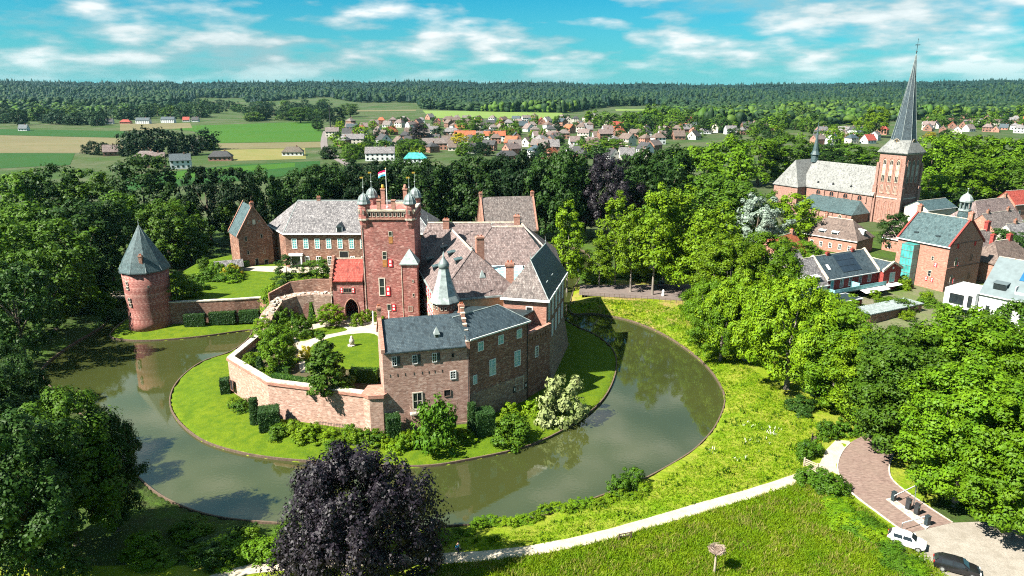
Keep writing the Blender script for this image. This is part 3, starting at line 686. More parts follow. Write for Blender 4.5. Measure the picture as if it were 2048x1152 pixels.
# ---------------------------------------------------------------- front corner house (left facade)
aA = 14.5
A = thing('corner_house', 'pink brick corner house with blue slate roof and balcony at the island front', 'house', (-18.8, 96.4, -0.4), R(aA))
WA, DA, hA, rA = 12.75, 9.0, 13.3, 3.4
b = gable_walls(MB(), WA, DA, hA, rA, 'x'); b.build('wall', BR_FRONT, A)
b = MB(); b.box(-.05,-.12,0,WA+.02,0.02,.8); b.build('plinth', BR_OLD, A)
b = gable_roof(MB(), WA, DA, hA, rA, 'x', .35, .18, -.35); b.build('roof', SLATE, A)
for x0, x1, nm in ((-.18,.36,'gable_coping'),):
    c = MB()
    for s in (-1, 1):
        y0 = DA/2+s*(DA/2+.35); z0 = hA-.1
        c.add([(x0,y0,z0),(x1,y0,z0),(x1,DA/2,hA+rA+.35),(x0,DA/2,hA+rA+.35),(x0,y0,z0+.55),(x1,y0,z0+.55),(x1,DA/2,hA+rA+.75),(x0,DA/2,hA+rA+.75)],[(0,1,2,3),(4,5,6,7),(0,1,5,4),(1,2,6,5),(2,3,7,6),(3,0,4,7)])
    c.pieces(nm, BR_TOWN, A)
# stepped gable against the right section
c = MB()
for i in range(7):
    y = -.35+i*.70; z1 = hA+.55+i*.66; c.box(WA-.45,y,hA-.6,WA+.1,y+.70,z1); y2 = DA+.35-i*.70; c.box(WA-.45,y2-.70,hA-.6,WA+.1,y2,z1)
c.pieces('gable_step', BR_TOWN, A)
c = MB()
for i in range(7): c.box(WA-.5,-.37+i*.70,hA+.55+i*.66,WA+.15,.33+i*.70,hA+.65+i*.66)
c.pieces('step_coping', STONE, A)
chimney(A, WA-.2, DA/2, hA+rA+.4, hA+rA+1.6, .8, .7, BR_TOWN)
chimney(A, .1, DA/2, hA+rA+.2, hA+rA+2.2, .6, .6, BR_TOWN)
dormer(A, 8.2, 1.2, hA+.75, 0, .75, .85, 1.2, LEAD_P, LEAD_P, 'spike')
for x in (1.3, 4.3, 7.2):
    win(A, x, 0, 11.0, 0, .72, 1.45, frame=WHITE, pane=GLASS_D, cols=2, rows=3, ft=.08)
    s_ = MB().box(x+.78,-.1,11.0,x+1.2,-.03,12.45).build('shutter', SLATE_D, A)
win(A, 10.1, 0, 11.5, 0, .42, .7, frame=BR_OLD, pane=VOID, cols=1, rows=1, ft=.06)
win(A, 9.8, 0, 8.0, 0, .95, 1.35, frame=WHITE, pane=GLASS_D, cols=2, rows=3, ft=.13)
win(A, 8.8, 0, 5.3, 0, 1.05, 1.1, frame=BR_OLD, pane=VOID, cols=1, rows=1, ft=.06, name='vent')
win(A, 4.05, 0, 3.6, 0, 1.55, 2.9, frame=PLASTER_C, pane=GLASS_D, cols=2, rows=2, ft=.16, name='balcony_door')
bal = MB().box(3.6,-1.0,3.2,6.1,-.02,3.38).build('balcony', STONE_OLD, A)
rl = MB()
for i in range(13): rl.tube((3.65+i*.2,-.95,3.38),(3.65+i*.2,-.95,4.3),.02,.02,5)
rl.tube((3.65,-.95,4.3),(6.05,-.95,4.3),.03,.03,5).tube((3.65,-.95,4.3),(3.65,-.02,4.3),.03,.03,5).tube((6.05,-.95,4.3),(6.05,-.02,4.3),.03,.03,5)
rl.build('railing', WOOD, bal)
br = MB()
for x in (3.9, 5.7): br.tube((x,-.9,3.2),(x,-.02,2.3),.08,.08,5)
br.pieces('bracket', WOOD, bal)
tb = MB()
for x in (.9,2.0,3.1,4.4,5.6,6.6,7.5,8.6): tb.box(x,-.04,9.3,x+.07,-.005,9.75)
tb.pieces('wall_tie', DARK, A)
MB().tube((WA-.15,-.1,0),(WA-.15,-.1,hA-.1),.06,.06,6).build('drain_pipe', DARK, A)
MB().box(0.2,-.48,hA-.24,WA-.5,-.36,hA-.10).build('gutter', SLATE_D, A)
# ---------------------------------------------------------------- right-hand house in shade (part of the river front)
bx, by = along(-18.8, 96.4, aA, WA+.12)
aB = 44.0
B = thing('dark_brick_house', 'dark brick house with turquoise sash windows right of the stepped gable', 'house', (bx, by, -0.4), R(aB))
WB, DB, hB, rB = 12.3, 7.0, 14.2, 2.6
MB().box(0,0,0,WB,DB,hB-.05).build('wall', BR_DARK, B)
MB().box(-.02,-.06,0,WB+.02,.01,5.2).build('plinth', BR_OLD, B)
b = MB(); rl_, rr_ = b.hip(0,0,WB,DB,hB,rB,0,3.2,.3); b.build('roof', SLATE, B)
ridge(B, [rl_, rr_], LEAD_P, .09); ridge(B, [rr_, (WB+.3,-.3,hB)], LEAD_P, .07, 'hip_roll')
MB().box(-.1,-.42,hB-.25,WB+.42,-.3,hB-.02).box(WB+.3,-.3,hB-.25,WB+.42,DB+.3,hB-.02).build('gutter', WHITE, B)
for s_ in (2.2, 6.4, 10.4): wwin(B, (0,0), 0, s_, 11.7, 1.15, 1.5, pane=GLASS_T, cols=3, rows=2, ft=.1)
for s_ in (4.6, 10.0): wwin(B, (0,0), 0, s_, 7.0, 1.35, 2.7, pane=GLASS_T, cols=4, rows=6, ft=.11)
wwin(B, (0,0), 0, .95, 6.6, .8, 1.5, pane=GLASS_T, cols=2, rows=4, ft=.1)
wwin(B, (0,0), 0, 10.5, 2.6, 1.9, 2.4, frame=STONE_OLD, pane=VOID, cols=2, rows=2, ft=.12)
for x in (9.0, 11.6): MB().box(x,-.16,2.6,x+.5,-.07,3.7).build('shutter', DARK, B); MB().box(x+.13,-.175,2.95,x+.37,-.161,3.4).build('shutter_panel', WHITE, B)
MB().tube((WB-.1,-.12,0),(WB-.1,-.12,hB-.3),.07,.07,6).build('drain_pipe', DARK, B)
ties = MB()
for x, z in ((6.0,5.4),(7.3,5.3)): ties.box(x,-.1,z,x+.35,-.062,z+.12)
ties.pieces('wall_tie', DARK, B)
# ---------------------------------------------------------------- low crenellated link
lx, ly = along(bx, by, aB, WB+.02)
aC = 54.0
C_ = thing('link_wall', 'low brick link with crenellated parapet beside the shuttered windows', 'wall', (lx, ly, -0.4), R(aC))
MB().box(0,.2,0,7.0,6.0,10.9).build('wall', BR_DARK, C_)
c = MB()
for i in range(9): c.box(.05+i*.78,.05,10.3,.5+i*.78,.199,10.9)
c.pieces('corbel', BR_BROWN, C_)
MB().box(0,.02,10.9,7.0,.5,11.7).build('parapet', BR_DARK, C_)
MB().box(-.01,-.03,11.7,7.0,.55,11.85).build('coping', BR_TOWN, C_)
wwin(C_, (0,.2), 0, 2.9, 7.0, .95, 1.9, cols=2, rows=4, pane=GLASS_D, ft=.12)
# ---------------------------------------------------------------- east wing with shuttered white windows
aD = -13.4
ox, oy = -1.5, 117.7
D_ = thing('east_wing', 'tall east wing of the castle with a row of long white shuttered windows', 'castle wing', (ox, oy, -0.4), R(aD))
WD, DD, hD, rD = 7.6, 19.0, 15.4, 5.6
MB().box(0,0,0,WD,DD,hD-.06).build('wall', BR_TOWN, D_)
# battered foot along the moat side
MB().add([(WD,-.3,0),(WD+1.3,-.3,0),(WD+1.3,DD,0),(WD,DD,0),(WD+.02,-.3,7.0),(WD+.03,-.3,7.0),(WD+.03,DD,7.0),(WD+.02,DD,7.0)],[(0,1,5,4),(1,2,6,5),(2,3,7,6),(4,5,6,7)]) if False else None
b = MB(); b.add([(WD-.5,-.02,0),(WD+1.2,-.02,0),(WD+1.2,DD,0),(WD-.5,DD,0),(WD-.5,-.02,6.5),(WD+.04,-.02,6.5),(WD+.04,DD,6.5),(WD-.5,DD,6.5)],[(0,1,5,4),(1,2,6,5),(2,3,7,6),(3,0,4,7),(4,5,6,7)]); b.build('battered_foot', BR_OLD, D_)
MB().box(WD,0.02,6.5,WD+.05,DD-.02,hD-.07).build('painted_shade_face', BR_DARK, D_)  # thin darker brick skin: shade of the moat-side wall put into its colour
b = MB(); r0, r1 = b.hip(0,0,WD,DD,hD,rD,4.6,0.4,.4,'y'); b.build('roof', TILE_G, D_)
b = MB(); b.add([(WD+.43,-.40,hD+.01),(WD+.43,DD+.4,hD+.01),(r1[0]+.03,r1[1],r1[2]+.04),(r0[0]+.03,r0[1]+.02,r0[2]+.04)],[(0,1,2,3)]); b.build('dark_slope', SLATE_D, D_)  # darker sheet laid over the moat-side roof slope
ridge(D_, [r0, r1], LEAD_P, .14); ridge(D_, [r0, (WD+.42,-.4,hD)], LEAD_P, .08, 'hip_roll')
finial(D_, r0, 1.4, .15); finial(D_, r1, 1.4, .15)
MB().box(-.45,-.62,hD-.42,WD+.62,-.41,hD-.05).box(WD+.42,-.41,hD-.42,WD+.62,DD+.4,hD-.05).build('gutter', WHITE, D_)
for k in range(5):
    y = 1.5+k*3.5
    for z0 in (11.0, 6.9):
        o = win(D_, WD+.05, y, z0, 90, 1.5, 3.1, frame=WHITE, pane=PLASTER_W if k else GLASS_T, cols=2, rows=2, ft=.12)
for yy_, zz_ in ((5.0,17.0),(10.0,17.0)):
    dormer(D_, WD-1.0, yy_, hD+.6, 90, 1.0, 1.1, 1.5, LEAD_P, LEAD, 'shed')
win(D_, 4.0, 0, 11.6, 0, 1.2, 2.3, frame=WHITE, pane=VOID, cols=1, rows=1, ft=.12, name='door')
MB().tube((WD+.1,-.08,6.4),(WD+.1,-.08,hD-.4),.07,.07,6).build('drain_pipe', DARK, D_)
# ---------------------------------------------------------------- west wing facing the court
aW = 15.0; ow_ = (-12.9, 119.5)
WW = thing('west_wing', 'cream court wing with red shutters and tall pantile roof with four flat dormers', 'castle wing', (ow_[0], ow_[1], 0), R(aW))
Ww, Dw, hW, rW = 14.6, 27.0, 14.0, 7.0
MB().box(0,0,-.4,Ww,Dw,hW-.05).build('wall', PLASTER_Y, WW)
b = MB(); r0, r1 = b.hip(0,0,Ww,Dw,hW,rW,5.6,0.1,.4,'y'); b.build('roof', TILE_P, WW)
ridge(WW, [r0, r1], STONE, .22); ridge(WW, [r0, (-.4,-.4,hW)], TILE_P, .12, 'hip_roll'); ridge(WW, [r0, (Ww+.4,-.4,hW)], TILE_P, .12, 'hip_roll')
finial(WW, r0, 1.6, .18)
MB().box(-.6,-.62,hW-.36,Ww+.6,-.41,hW-.05).box(-.62,-.41,hW-.36,-.41,Dw,hW-.05).build('gutter', LEAD_P, WW)
for k in range(6):
    y = 4.4+k*2.7
    for z0, hh in ((10.6,1.9),(7.3,2.1)):
        win(WW, 0, y+1.0, z0, -90, 1.0, hh, frame=WHITE, pane=GLASS_D, cols=2, rows=3)
        shutter(WW, 0, y-.05, z0, -90, .55, hh); shutter(WW, 0, y+1.6, z0, -90, .55, hh)
for y, up in ((21.0,1.6),(14.0,1.7),(20.0,4.1),(13.5,4.4),(7.0,4.5)):
    x = up*(Ww/2+.4)/rW-.55
    dormer(WW, x, y, hW+up-.1, -90, 1.5, .75, 1.5, SLATE_T, SLATE_D, 'shed')
dormer(WW, 8.4, 2.0, hW+1.9, 0, .9, .9, 1.3, LEAD_P, SLATE_D, 'spike')
chimney(WW, 9.4, 8.6, hW+2.5, hW+9.0, 1.5, 1.2, BR_TOWN)
# octagonal stair turret with onion on its roof
ht = thing('onion_turret', 'small brick octagonal turret with flared lead roof and onion top', 'turret', (-11.7, 118.0, 0))
MB().lathe([(2.15,-.4),(2.15,14.2)],0,0,8,R(22.5)).build('wall', BR_BROWN, ht)
MB().lathe([(2.75,14.15),(2.75,14.3),(2.2,15.3),(1.35,18.0),(.95,19.6),(.9,19.9)],0,0,8,R(22.5)).build('roof', LEAD_P, ht)
MB().lathe([(.8,19.9),(.95,20.25),(1.0,20.6),(.82,21.0),(.42,21.5),(.2,21.9),(.05,22.9)],0,0,10).build('onion', LEAD, ht, True)
MB().tube((0,0,23),(0,0,25.2),.05,.03,6).lathe([(.01,24.0),(.14,24.2),(.01,24.4)],0,0,8).build('finial', DARK, ht)
for k in range(8):
    a2 = k*45.0; mx, my = 1.99*math.cos(R(a2-90)), 1.99*math.sin(R(a2-90))
    for s_ in (-.35,.35):
        x, y = along(mx, my, a2, s_-.2); win(ht, x, y, 13.0, a2, .4, .6, frame=STONE_OLD, pane=VOID, cols=1, rows=1, ft=.06)
win(ht, *along(.76,-1.85,22.5,-.35), 10.6, 22.5, .6, .9, frame=RED, pane=WHITE, cols=1, rows=1, ft=.12, name='crest_panel')
# flat roofed infill behind the front houses
fl = thing('flat_roofed_infill', 'dark flat-roofed block between the slate houses and the pantile wing', 'building', (0,0,0))
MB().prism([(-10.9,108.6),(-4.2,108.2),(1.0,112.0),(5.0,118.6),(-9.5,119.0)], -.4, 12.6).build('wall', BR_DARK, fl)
MB().prism([(-11.0,108.5),(-4.2,108.0),(1.1,111.9),(5.1,118.5),(-9.4,118.8)], 12.6, 12.9).build('flat_roof', SLATE_D, fl)
# ---------------------------------------------------------------- north wing and inner roofs
N_ = thing('north_wing', 'long pantiled north range of the castle with a pale ridge', 'castle wing', (-21.0, 143.0, 0), R(1.0))
MB().box(0,0,-.4,31.0,16,14.0).build('wall', BR_BROWN, N_)
b = MB(); r0, r1 = b.hip(0,0,31.0,16,14.05,7.6,3.0,8.0,.4); b.build('roof', TILE_P, N_)
ridge(N_, [r0, r1], STONE, .2); ridge(N_, [r1, (31.4,-.4,14.05)], STONE, .16, 'hip_roll'); finial(N_, r0, 1.6, .18); finial(N_, r1, 1.6, .18)
chimney(N_, 22.2, 8, 20.6, 23.2, 1.3, 1.0, BR_TOWN); chimney(N_, 7.0, 7.2, 20.4, 22.6, 1.3, 1.0, BR_TOWN)
I_ = thing('inner_range', 'hipped pantile roof range in front of the north ridge', 'castle wing', (-10.0, 134.6, 0), R(2.0))
MB().box(0,2.0,-.4,19.0,16,14.0).build('wall', BR_BROWN, I_)
b = MB(); r0, r1 = b.hip(0,2.0,19.0,18,14.1,7.9,6.2,6.4,.4); b.build('roof', TILE_P, I_)
ridge(I_, [r0, r1], STONE, .18); ridge(I_, [r0, (-.4,1.6,14.1)], TILE_P, .12, 'hip_roll'); finial(I_, r0, 1.6, .18)
gr = thing('glass_court_roof', 'arched pale turquoise glass roof over the inner court', 'glass roof', (-3.6, 128.6, .5), R(2.0))
MB().box(0,0,-.4,7.2,7,14.2).build('wall', PLASTER_C, gr)
b = MB(); vs = []; nseg = 9
for i in range(nseg+1):
    a_ = R(180)*i/nseg; vs += [(-.2,3.5-3.6*math.cos(a_),14.25+1.9*math.sin(a_)),(7.0-1.2*math.sin(a_),3.5-3.6*math.cos(a_),14.25+1.9*math.sin(a_))]
b.add(vs, [(2*i,2*i+1,2*i+3,2*i+2) for i in range(nseg)]); b.build('glazing', GLASS_P, gr)
b = MB()
for i in range(nseg): b.tube(vs[2*i],vs[2*i+1],.06,.06,5)
for k in range(6):
    x = -.2+k*1.28
    for i in range(nseg): b.tube((x,vs[2*i][1],vs[2*i][2]),(x,vs[2*i+2][1],vs[2*i+2][2]),.05,.05,4)
b.build('glazing_bar', WHITE, gr)
st = thing('brick_chimney_stack', 'stout brick chimney stack beside the glass court roof', 'chimney', (-.4,125.2,0))
MB().box(-.75,-.6,8,.75,.6,19.2).build('stack', BR_TOWN, st); MB().box(-.9,-.75,18.6,.9,.75,18.9).build('cap', BR_BROWN, st)
MB().tube((-.3,0,19.2),(-.3,0,19.6),.16,.14,8).tube((.3,0,19.2),(.3,0,19.6),.16,.14,8).pieces('chimney_pot', TILE_O, st)
tb_ = thing('service_block', 'low dark service block between the inner roofs', 'building', (-1.4,123.5,0), R(4))
MB().box(0,0,0,3.0,4.6,13.0).build('wall', PLASTER_C, tb_); MB().box(-.1,-.1,13.0,3.1,4.7,13.2).build('flat_roof', SLATE_D, tb_)
# ---------------------------------------------------------------- main gate tower
tX0, tX1, tY0, tY1 = -29.2, -18.9, 135.0, 144.0
TW = thing('gate_tower', 'tall square red brick tower with four domed corner turrets', 'tower', (tX0, tY0, 0))
tw, td = tX1-tX0, tY1-tY0
MB().box(0,0,4,tw,td,25.3).build('wall', BR_RED, TW)
MB().box(-.25,-.25,25.3,tw+.25,td+.25,25.65).build('string_course', BR_TOWN, TW)
MB().box(-.1,-.1,25.65,tw+.1,td+.1,26.9).build('parapet', BR_RED, TW)
MB().box(-.32,-.32,26.9,tw+.32,.4,27.25).box(-.32,td-.4,26.9,tw+.32,td+.32,27.25).box(-.32,.4,26.9,.4,td-.4,27.25).box(tw-.4,.4,26.9,tw+.32,td-.4,27.25).build('cornice', STONE, TW)
for i in range(9):
    x = 1.9+i*(tw-4.0)/8-.26
    win(TW, x, -.1, 25.85, 0, .52, .8, frame=STONE_OLD, pane=VOID, cols=1, rows=1, ft=.07, name='parapet_opening')
for x in (3.7, tw/2+1.35):
    MB().box(x-.35,-.28,27.25,x+.35,.36,28.9).box(x-.45,-.38,28.9,x+.45,.46,29.1).build('parapet_pier', BR_TOWN, TW)
for x, m_ in ((3.1, GOLD), (7.6, BR_TOWN)):
    c_ = MB().box(x-.4,td-1.0,26.9,x+.4,td-.2,29.9).box(x-.5,td-1.1,29.9,x+.5,td-.1,30.1).build('chimney', BR_TOWN, TW)
    MB().lathe([(.3,30.1),(.34,30.5),(.22,30.9)],x,td-.6,8).build('chimney_pot', m_, c_)
rl = MB()
for x in np.arange(1.4, tw-1.2, .55): rl.tube((x,td-.1,27.25),(x,td-.1,28.3),.025,.025,4)
rl.tube((1.4,td-.1,28.3),(tw-1.3,td-.1,28.3),.03,.03,4); rl.build('roof_railing', DARK, TW)
for qx, qy in ((0.75,0.55),(tw-.75,0.55),(0.75,td-.4),(tw-.75,td-.4)):
    tu = MB().lathe([(.6,23.4),(.95,24.3),(1.1,25.2),(1.12,25.3),(1.12,28.3)],qx,qy,8,R(22.5)).build('corner_turret', BR_RED, TW)
    MB().lathe([(1.3,25.2),(1.3,25.5)],qx,qy,8,R(22.5)).build('turret_string', STONE_OLD, tu)
    MB().lathe([(1.30,28.25),(1.30,28.42),(1.14,28.75),(1.08,29.1),(.88,29.6),(.52,30.0),(.16,30.2),(.08,30.5)],qx,qy,10,R(18)).build('dome', LEAD, tu)
    rb = MB()
    for i in range(10):
        a_ = R(18)+2*math.pi*i/10; pr = [(1.31,28.42),(1.15,28.75),(1.09,29.1),(.89,29.6),(.53,30.0),(.16,30.22)]
        for j in range(5): rb.tube((qx+pr[j][0]*math.cos(a_),qy+pr[j][0]*math.sin(a_),pr[j][1]),(qx+pr[j+1][0]*math.cos(a_),qy+pr[j+1][0]*math.sin(a_),pr[j+1][1]),.05,.05,4)
    rb.build('dome_rib', LEAD_P, tu)
    MB().tube((qx,qy,30.5),(qx,qy,33.3),.06,.04,6).lathe([(.01,31.2),(.18,31.4),(.01,31.6)],qx,qy,8).build('finial', LEAD_P, tu)
    MB().add([(qx-.5,qy-.02,34.0),(qx+.2,qy-.02,34.1),(qx+.2,qy-.02,34.5),(qx-.4,qy-.02,34.4),(qx-.5,qy+.02,34.0),(qx+.2,qy+.02,34.1),(qx+.2,qy+.02,34.5),(qx-.4,qy+.02,34.4)],[(0,1,2,3),(7,6,5,4),(0,4,5,1),(1,5,6,2),(2,6,7,3),(3,7,4,0)]).build('weather_vane', GOLD, tu) if False else None
    v_ = MB(); v_.box(qx-.5,qy-.02,33.1,qx+.15,qy+.02,33.4); v_.build('weather_vane', GOLD, tu)
    for k in (-1, 0, 1):
        a2 = k*45.0; mx, my = qx+1.11*math.cos(R(a2-90)), qy+1.11*math.sin(R(a2-90))
        if qy < 1: win(TW, *along(mx,my,a2,-.14), 26.4, a2, .28, .8, frame=STONE_OLD, pane=VOID, cols=1, rows=1, ft=.04)
def tower_win(x, z, w, h, fr=PLASTER_C, pn=GLASS_D, c=1, r=2, **k): return win(TW, x, 0, z, 0, w, h, frame=fr, pane=pn, cols=c, rows=r, **k)
tower_win(5.3,22.0,.75,1.0,STONE_OLD,GLASS_D,1,1); MB().box(5.3,-.06,20.6,6.05,-.005,21.95).build('oak_shutter', OAK, TW)
tower_win(3.9,17.4,.85,1.6,STONE_OLD,GLASS_D,1,2); MB().box(3.9,-.06,15.9,4.75,-.005,17.35).build('oak_shutter', OAK, TW); shutter(TW,5.0,0,15.9,0,.8,1.5)
tower_win(2.9,10.0,1.25,3.7,PLASTER_C,GLASS_D,1,2,ft=.17); shutter(TW,4.3,0,10.0,0,.8,1.9)
tower_win(4.3,6.9,.85,1.4,STONE_OLD,GLASS_D,1,1); shutter(TW,5.3,0,6.9,0,.7,1.4)
tower_win(7.5,6.8,.6,.75,STONE,GLASS_D,1,1); MB().box(7.4,-.06,4.5,8.2,-.005,6.3).build('door', RED, TW)
MB().tube((.25,-.08,5),(.25,-.08,25),.06,.06,6).build('drain_pipe', STONE_OLD, TW)
fp = thing('flag_pole', 'white flagpole on the brick tower roof', 'flagpole', (-24.5,138.6,26.9))
MB().lathe([(.22,0),(.22,.3),(.09,.35),(.05,7.6)],0,0,8).build('pole', WHITE, fp); MB().lathe([(.01,7.55),(.12,7.7),(.01,7.85)],0,0,8).build('truck_ball', GOLD, fp)
FLR = plain('flag_red', (0.62,0.01,0.10), .8, .1); FLW = plain('flag_white', (0.8,0.78,0.8), .8, .05); FLB = plain('flag_blue', (0.05,0.30,0.45), .8, .1)
fg = thing('flag', 'red white and blue striped flag flying from the tower pole', 'flag', (-24.5,138.6,26.9))
for k, m_ in enumerate((FLR, FLW, FLB)):
    b = MB(); vs = []
    for i in range(9):
        s_ = i/8; x = -.06-1.45*s_; y = .12*math.sin(s_*7+.4)*s_; zt = 7.4-.5*s_*s_-.36*k
        for dy in (-.012,.012): vs += [(x,y+dy,zt),(x,y+dy,zt-.36)]
    fs = []
    for i in range(8):
        a_ = 4*i; fs += [(a_,a_+1,a_+5,a_+4),(a_+2,a_+6,a_+7,a_+3),(a_,a_+4,a_+6,a_+2),(a_+1,a_+3,a_+7,a_+5)]
    fs += [(0,2,3,1),(32,33,35,34)]
    b.add(vs, fs); b.build('stripe', m_, fg)
# stair turret right of the tower
ST = thing('stair_turret', 'slim square brick stair turret with pale pyramid roof', 'turret', (-21.3,132.3,0))
MB().box(0,0,4,3.0,2.7,17.1).build('wall', BR_RED, ST); b = MB(); b.add([(-.3,-.3,17.0),(3.3,-.3,17.0),(3.3,3.0,17.0),(-.3,3.0,17.0),(-.3,-.3,17.2),(3.3,-.3,17.2),(3.3,3.0,17.2),(-.3,3.0,17.2),(1.5,1.35,19.9)],[(3,2,1,0),(0,1,5,4),(1,2,6,5),(2,3,7,6),(3,0,4,7),(4,5,8),(5,6,8),(6,7,8),(7,4,8)]); b.build('roof', LEAD_P, ST)
for x, z, w, h, p_ in ((2.0,13.5,.35,.5,VOID),(2.0,10.6,.35,.7,VOID),(1.0,4.8,.9,1.9,VOID),(1.1,7.6,.8,1.1,BR_DARK)): win(ST, x, 0, z, 0, w, h, frame=STONE_OLD, pane=p_, cols=1, rows=1, ft=.06)
MB().tube((.05,-.05,5),(.05,-.05,17),.06,.06,6).build('quoin_pipe', STONE, ST)
# gatehouse annex with pointed arch
GA = thing('gatehouse', 'small gatehouse with red tiled roof and dark pointed archway', 'gatehouse', (-35.6,135.0,0))
gwid, gdep, gh = 6.15, 6.5, 13.1
arch = [(2.3,4.5),(2.3,7.0)]
for i in range(1,8):
    t_ = i/8; arch.append((2.3+1.55*math.sin(t_*math.pi/2)*1.0, 7.0+2.3*math.sin(t_*math.pi/2)**.9 if False else 7.0+2.2*(1-(1-t_)**2)))
arch2 = [(2.3,4.5),(2.3,7.2),(2.42,8.0),(2.7,8.65),(3.15,9.15),(3.7,9.45),(4.25,9.15),(4.7,8.65),(4.98,8.0),(5.1,7.2),(5.1,4.5)]
outl = [(0,4.5)]+arch2+[(gwid,4.5),(gwid,gh),(0,gh)]
b = MB(); n = len(outl)
b.add([(p,0,q) for p,q in outl]+[(p,1.0,q) for p,q in outl],[tuple(range(n)),tuple(range(2*n-1,n-1,-1))]+[(i,(i+1)%n,n+(i+1)%n,n+i) for i in range(n)])
b.build('front_wall', BR_RED, GA)
MB().box(0,1.0,4.5,.6,gdep,gh).box(gwid-.6,1.0,4.5,gwid,gdep,gh).box(.6,1.0,9.8,gwid-.6,gdep,gh).box(.6,gdep-.3,4.5,gwid-.6,gdep,9.8).build('side_wall', BR_RED, GA)
b = MB(); 
b.add([(.1,-.35,gh-.2),(gwid,-.35,gh-.2),(gwid,3.2,gh+3.5),(.1,3.2,gh+3.5),(.1,-.35,gh),(gwid,-.35,gh),(gwid,3.2,gh+3.7),(.1,3.2,gh+3.7)],[(0,1,2,3),(4,5,6,7),(0,1,5,4),(1,2,6,5),(2,3,7,6),(3,0,4,7)])
b.add([(.1,6.9,gh-.2),(gwid,6.9,gh-.2),(gwid,3.2,gh+3.5),(.1,3.2,gh+3.5),(.1,6.9,gh),(gwid,6.9,gh),(gwid,3.2,gh+3.7),(.1,3.2,gh+3.7)],[(0,1,2,3),(4,5,6,7),(0,1,5,4),(1,2,6,5),(2,3,7,6),(3,0,4,7)]); b.build('roof', TILE_R, GA)
ridge(GA, [(.1,3.2,gh+3.75),(gwid,3.2,gh+3.75)], STONE, .14)
c = MB()
for i in range(6):
    y = -.4+i*.62; zt = gh+.7+i*.72; c.box(-.35,y,gh-1.2,.2,y+.62,zt); y2 = 6.9-i*.62; c.box(-.35,y2-.62,gh-1.2,.2,y2,zt)
c.pieces('gable_step', BR_TOWN, GA)
MB().tube((-.2,-.12,5),(-.2,-.12,gh),.07,.07,6).build('drain_pipe', STONE, GA)
win(GA, 2.2, 0, 10.6, 0, 1.7, 1.0, frame=BR_OLD, pane=VOID, cols=3, rows=1, ft=.09)
shutter(GA, 1.65, 0, 10.6, 0, .5, 1.1); shutter(GA, 3.95, 0, 10.6, 0, .5, 1.1)
c = MB()
for i in range(len(arch2)-1):
    (xa,za),(xb,zb) = arch2[i],arch2[i+1]; c.tube((xa,-.03,za),(xb,-.03,zb),.13,.13,6)
c.build('arch_stone', BR_TOWN, GA)
# rampart walk left of the gatehouse
RW = thing('rampart_walk', 'curved rampart wall with ruined stone top descending to the garden', 'wall', (0,0,0))
rp = [(-35.7,136.3),(-39.5,136.6),(-43.2,136.0),(-45.9,133.9),(-47.3,130.6),(-47.6,126.8)]
rz = [10.0,10.1,10.0,9.6,7.6,5.3]
MB().wallrun(rp, 2.6, 4.3, rz).build('wall', BR_OLD, RW)
random.seed(3); c = MB()
for i in range(len(rp)-1):
    for k in range(16):
        t_ = random.random(); p = Vector(rp[i]).lerp(Vector(rp[i+1]), t_); z = rz[i]+(rz[i+1]-rz[i])*t_
        d = Vector((random.uniform(-1.2,1.2), random.uniform(-1.2,1.2))); s = random.uniform(.12,.34)
        c.box(p.x+d.x*.8-s,p.y+d.y*.8-s,z-.25,p.x+d.x*.8+s,p.y+d.y*.8+s,z+random.uniform(.04,.28))
tag(c.build('loose_stone', STONE_OLD, RW), None, None, None, 'stuff')
MB().wallrun([(-35.9,138.6),(-40.5,139.2),(-45.0,138.8),(-48.6,136.0)], .5, 4.3, [12.4,12.3,11.8,10.2]).build('back_wall', BR_BROWN, RW)
for s_, hgt in ((1.5,3.6),(5.3,3.7),(8.2,3.2)):
    # shallow blind arches
    i = 0; L = s_
    while L > (Vector(rp[i+1])-Vector(rp[i])).length: L -= (Vector(rp[i+1])-Vector(rp[i])).length; i += 1
    p = Vector(rp[i]).lerp(Vector(rp[i+1]), L/(Vector(rp[i+1])-Vector(rp[i])).length); d = (Vector(rp[i+1])-Vector(rp[i])).normalized(); nn = Vector((-d.y,d.x))
    q = p+nn*1.33-d*(-.9)
    a2 = math.degrees(math.atan2(-d.y,-d.x)); b = MB(); hw = .9
    o_ = [(0,0),(1.8,0),(1.8,hgt-1),(1.5,hgt-.35),(.9,hgt),(.3,hgt-.35),(0,hgt-1)]
    b.add([(x,-.02,z) for x,z in o_]+[(x,.25,z) for x,z in o_],[tuple(range(7)),tuple(range(13,6,-1))]+[(k,(k+1)%7,7+(k+1)%7,7+k) for k in range(7)])
    o = b.build('blind_arch', BR_DARK, RW); o.location = (q.x,q.y,4.82); o.rotation_euler = (0,0,R(a2))
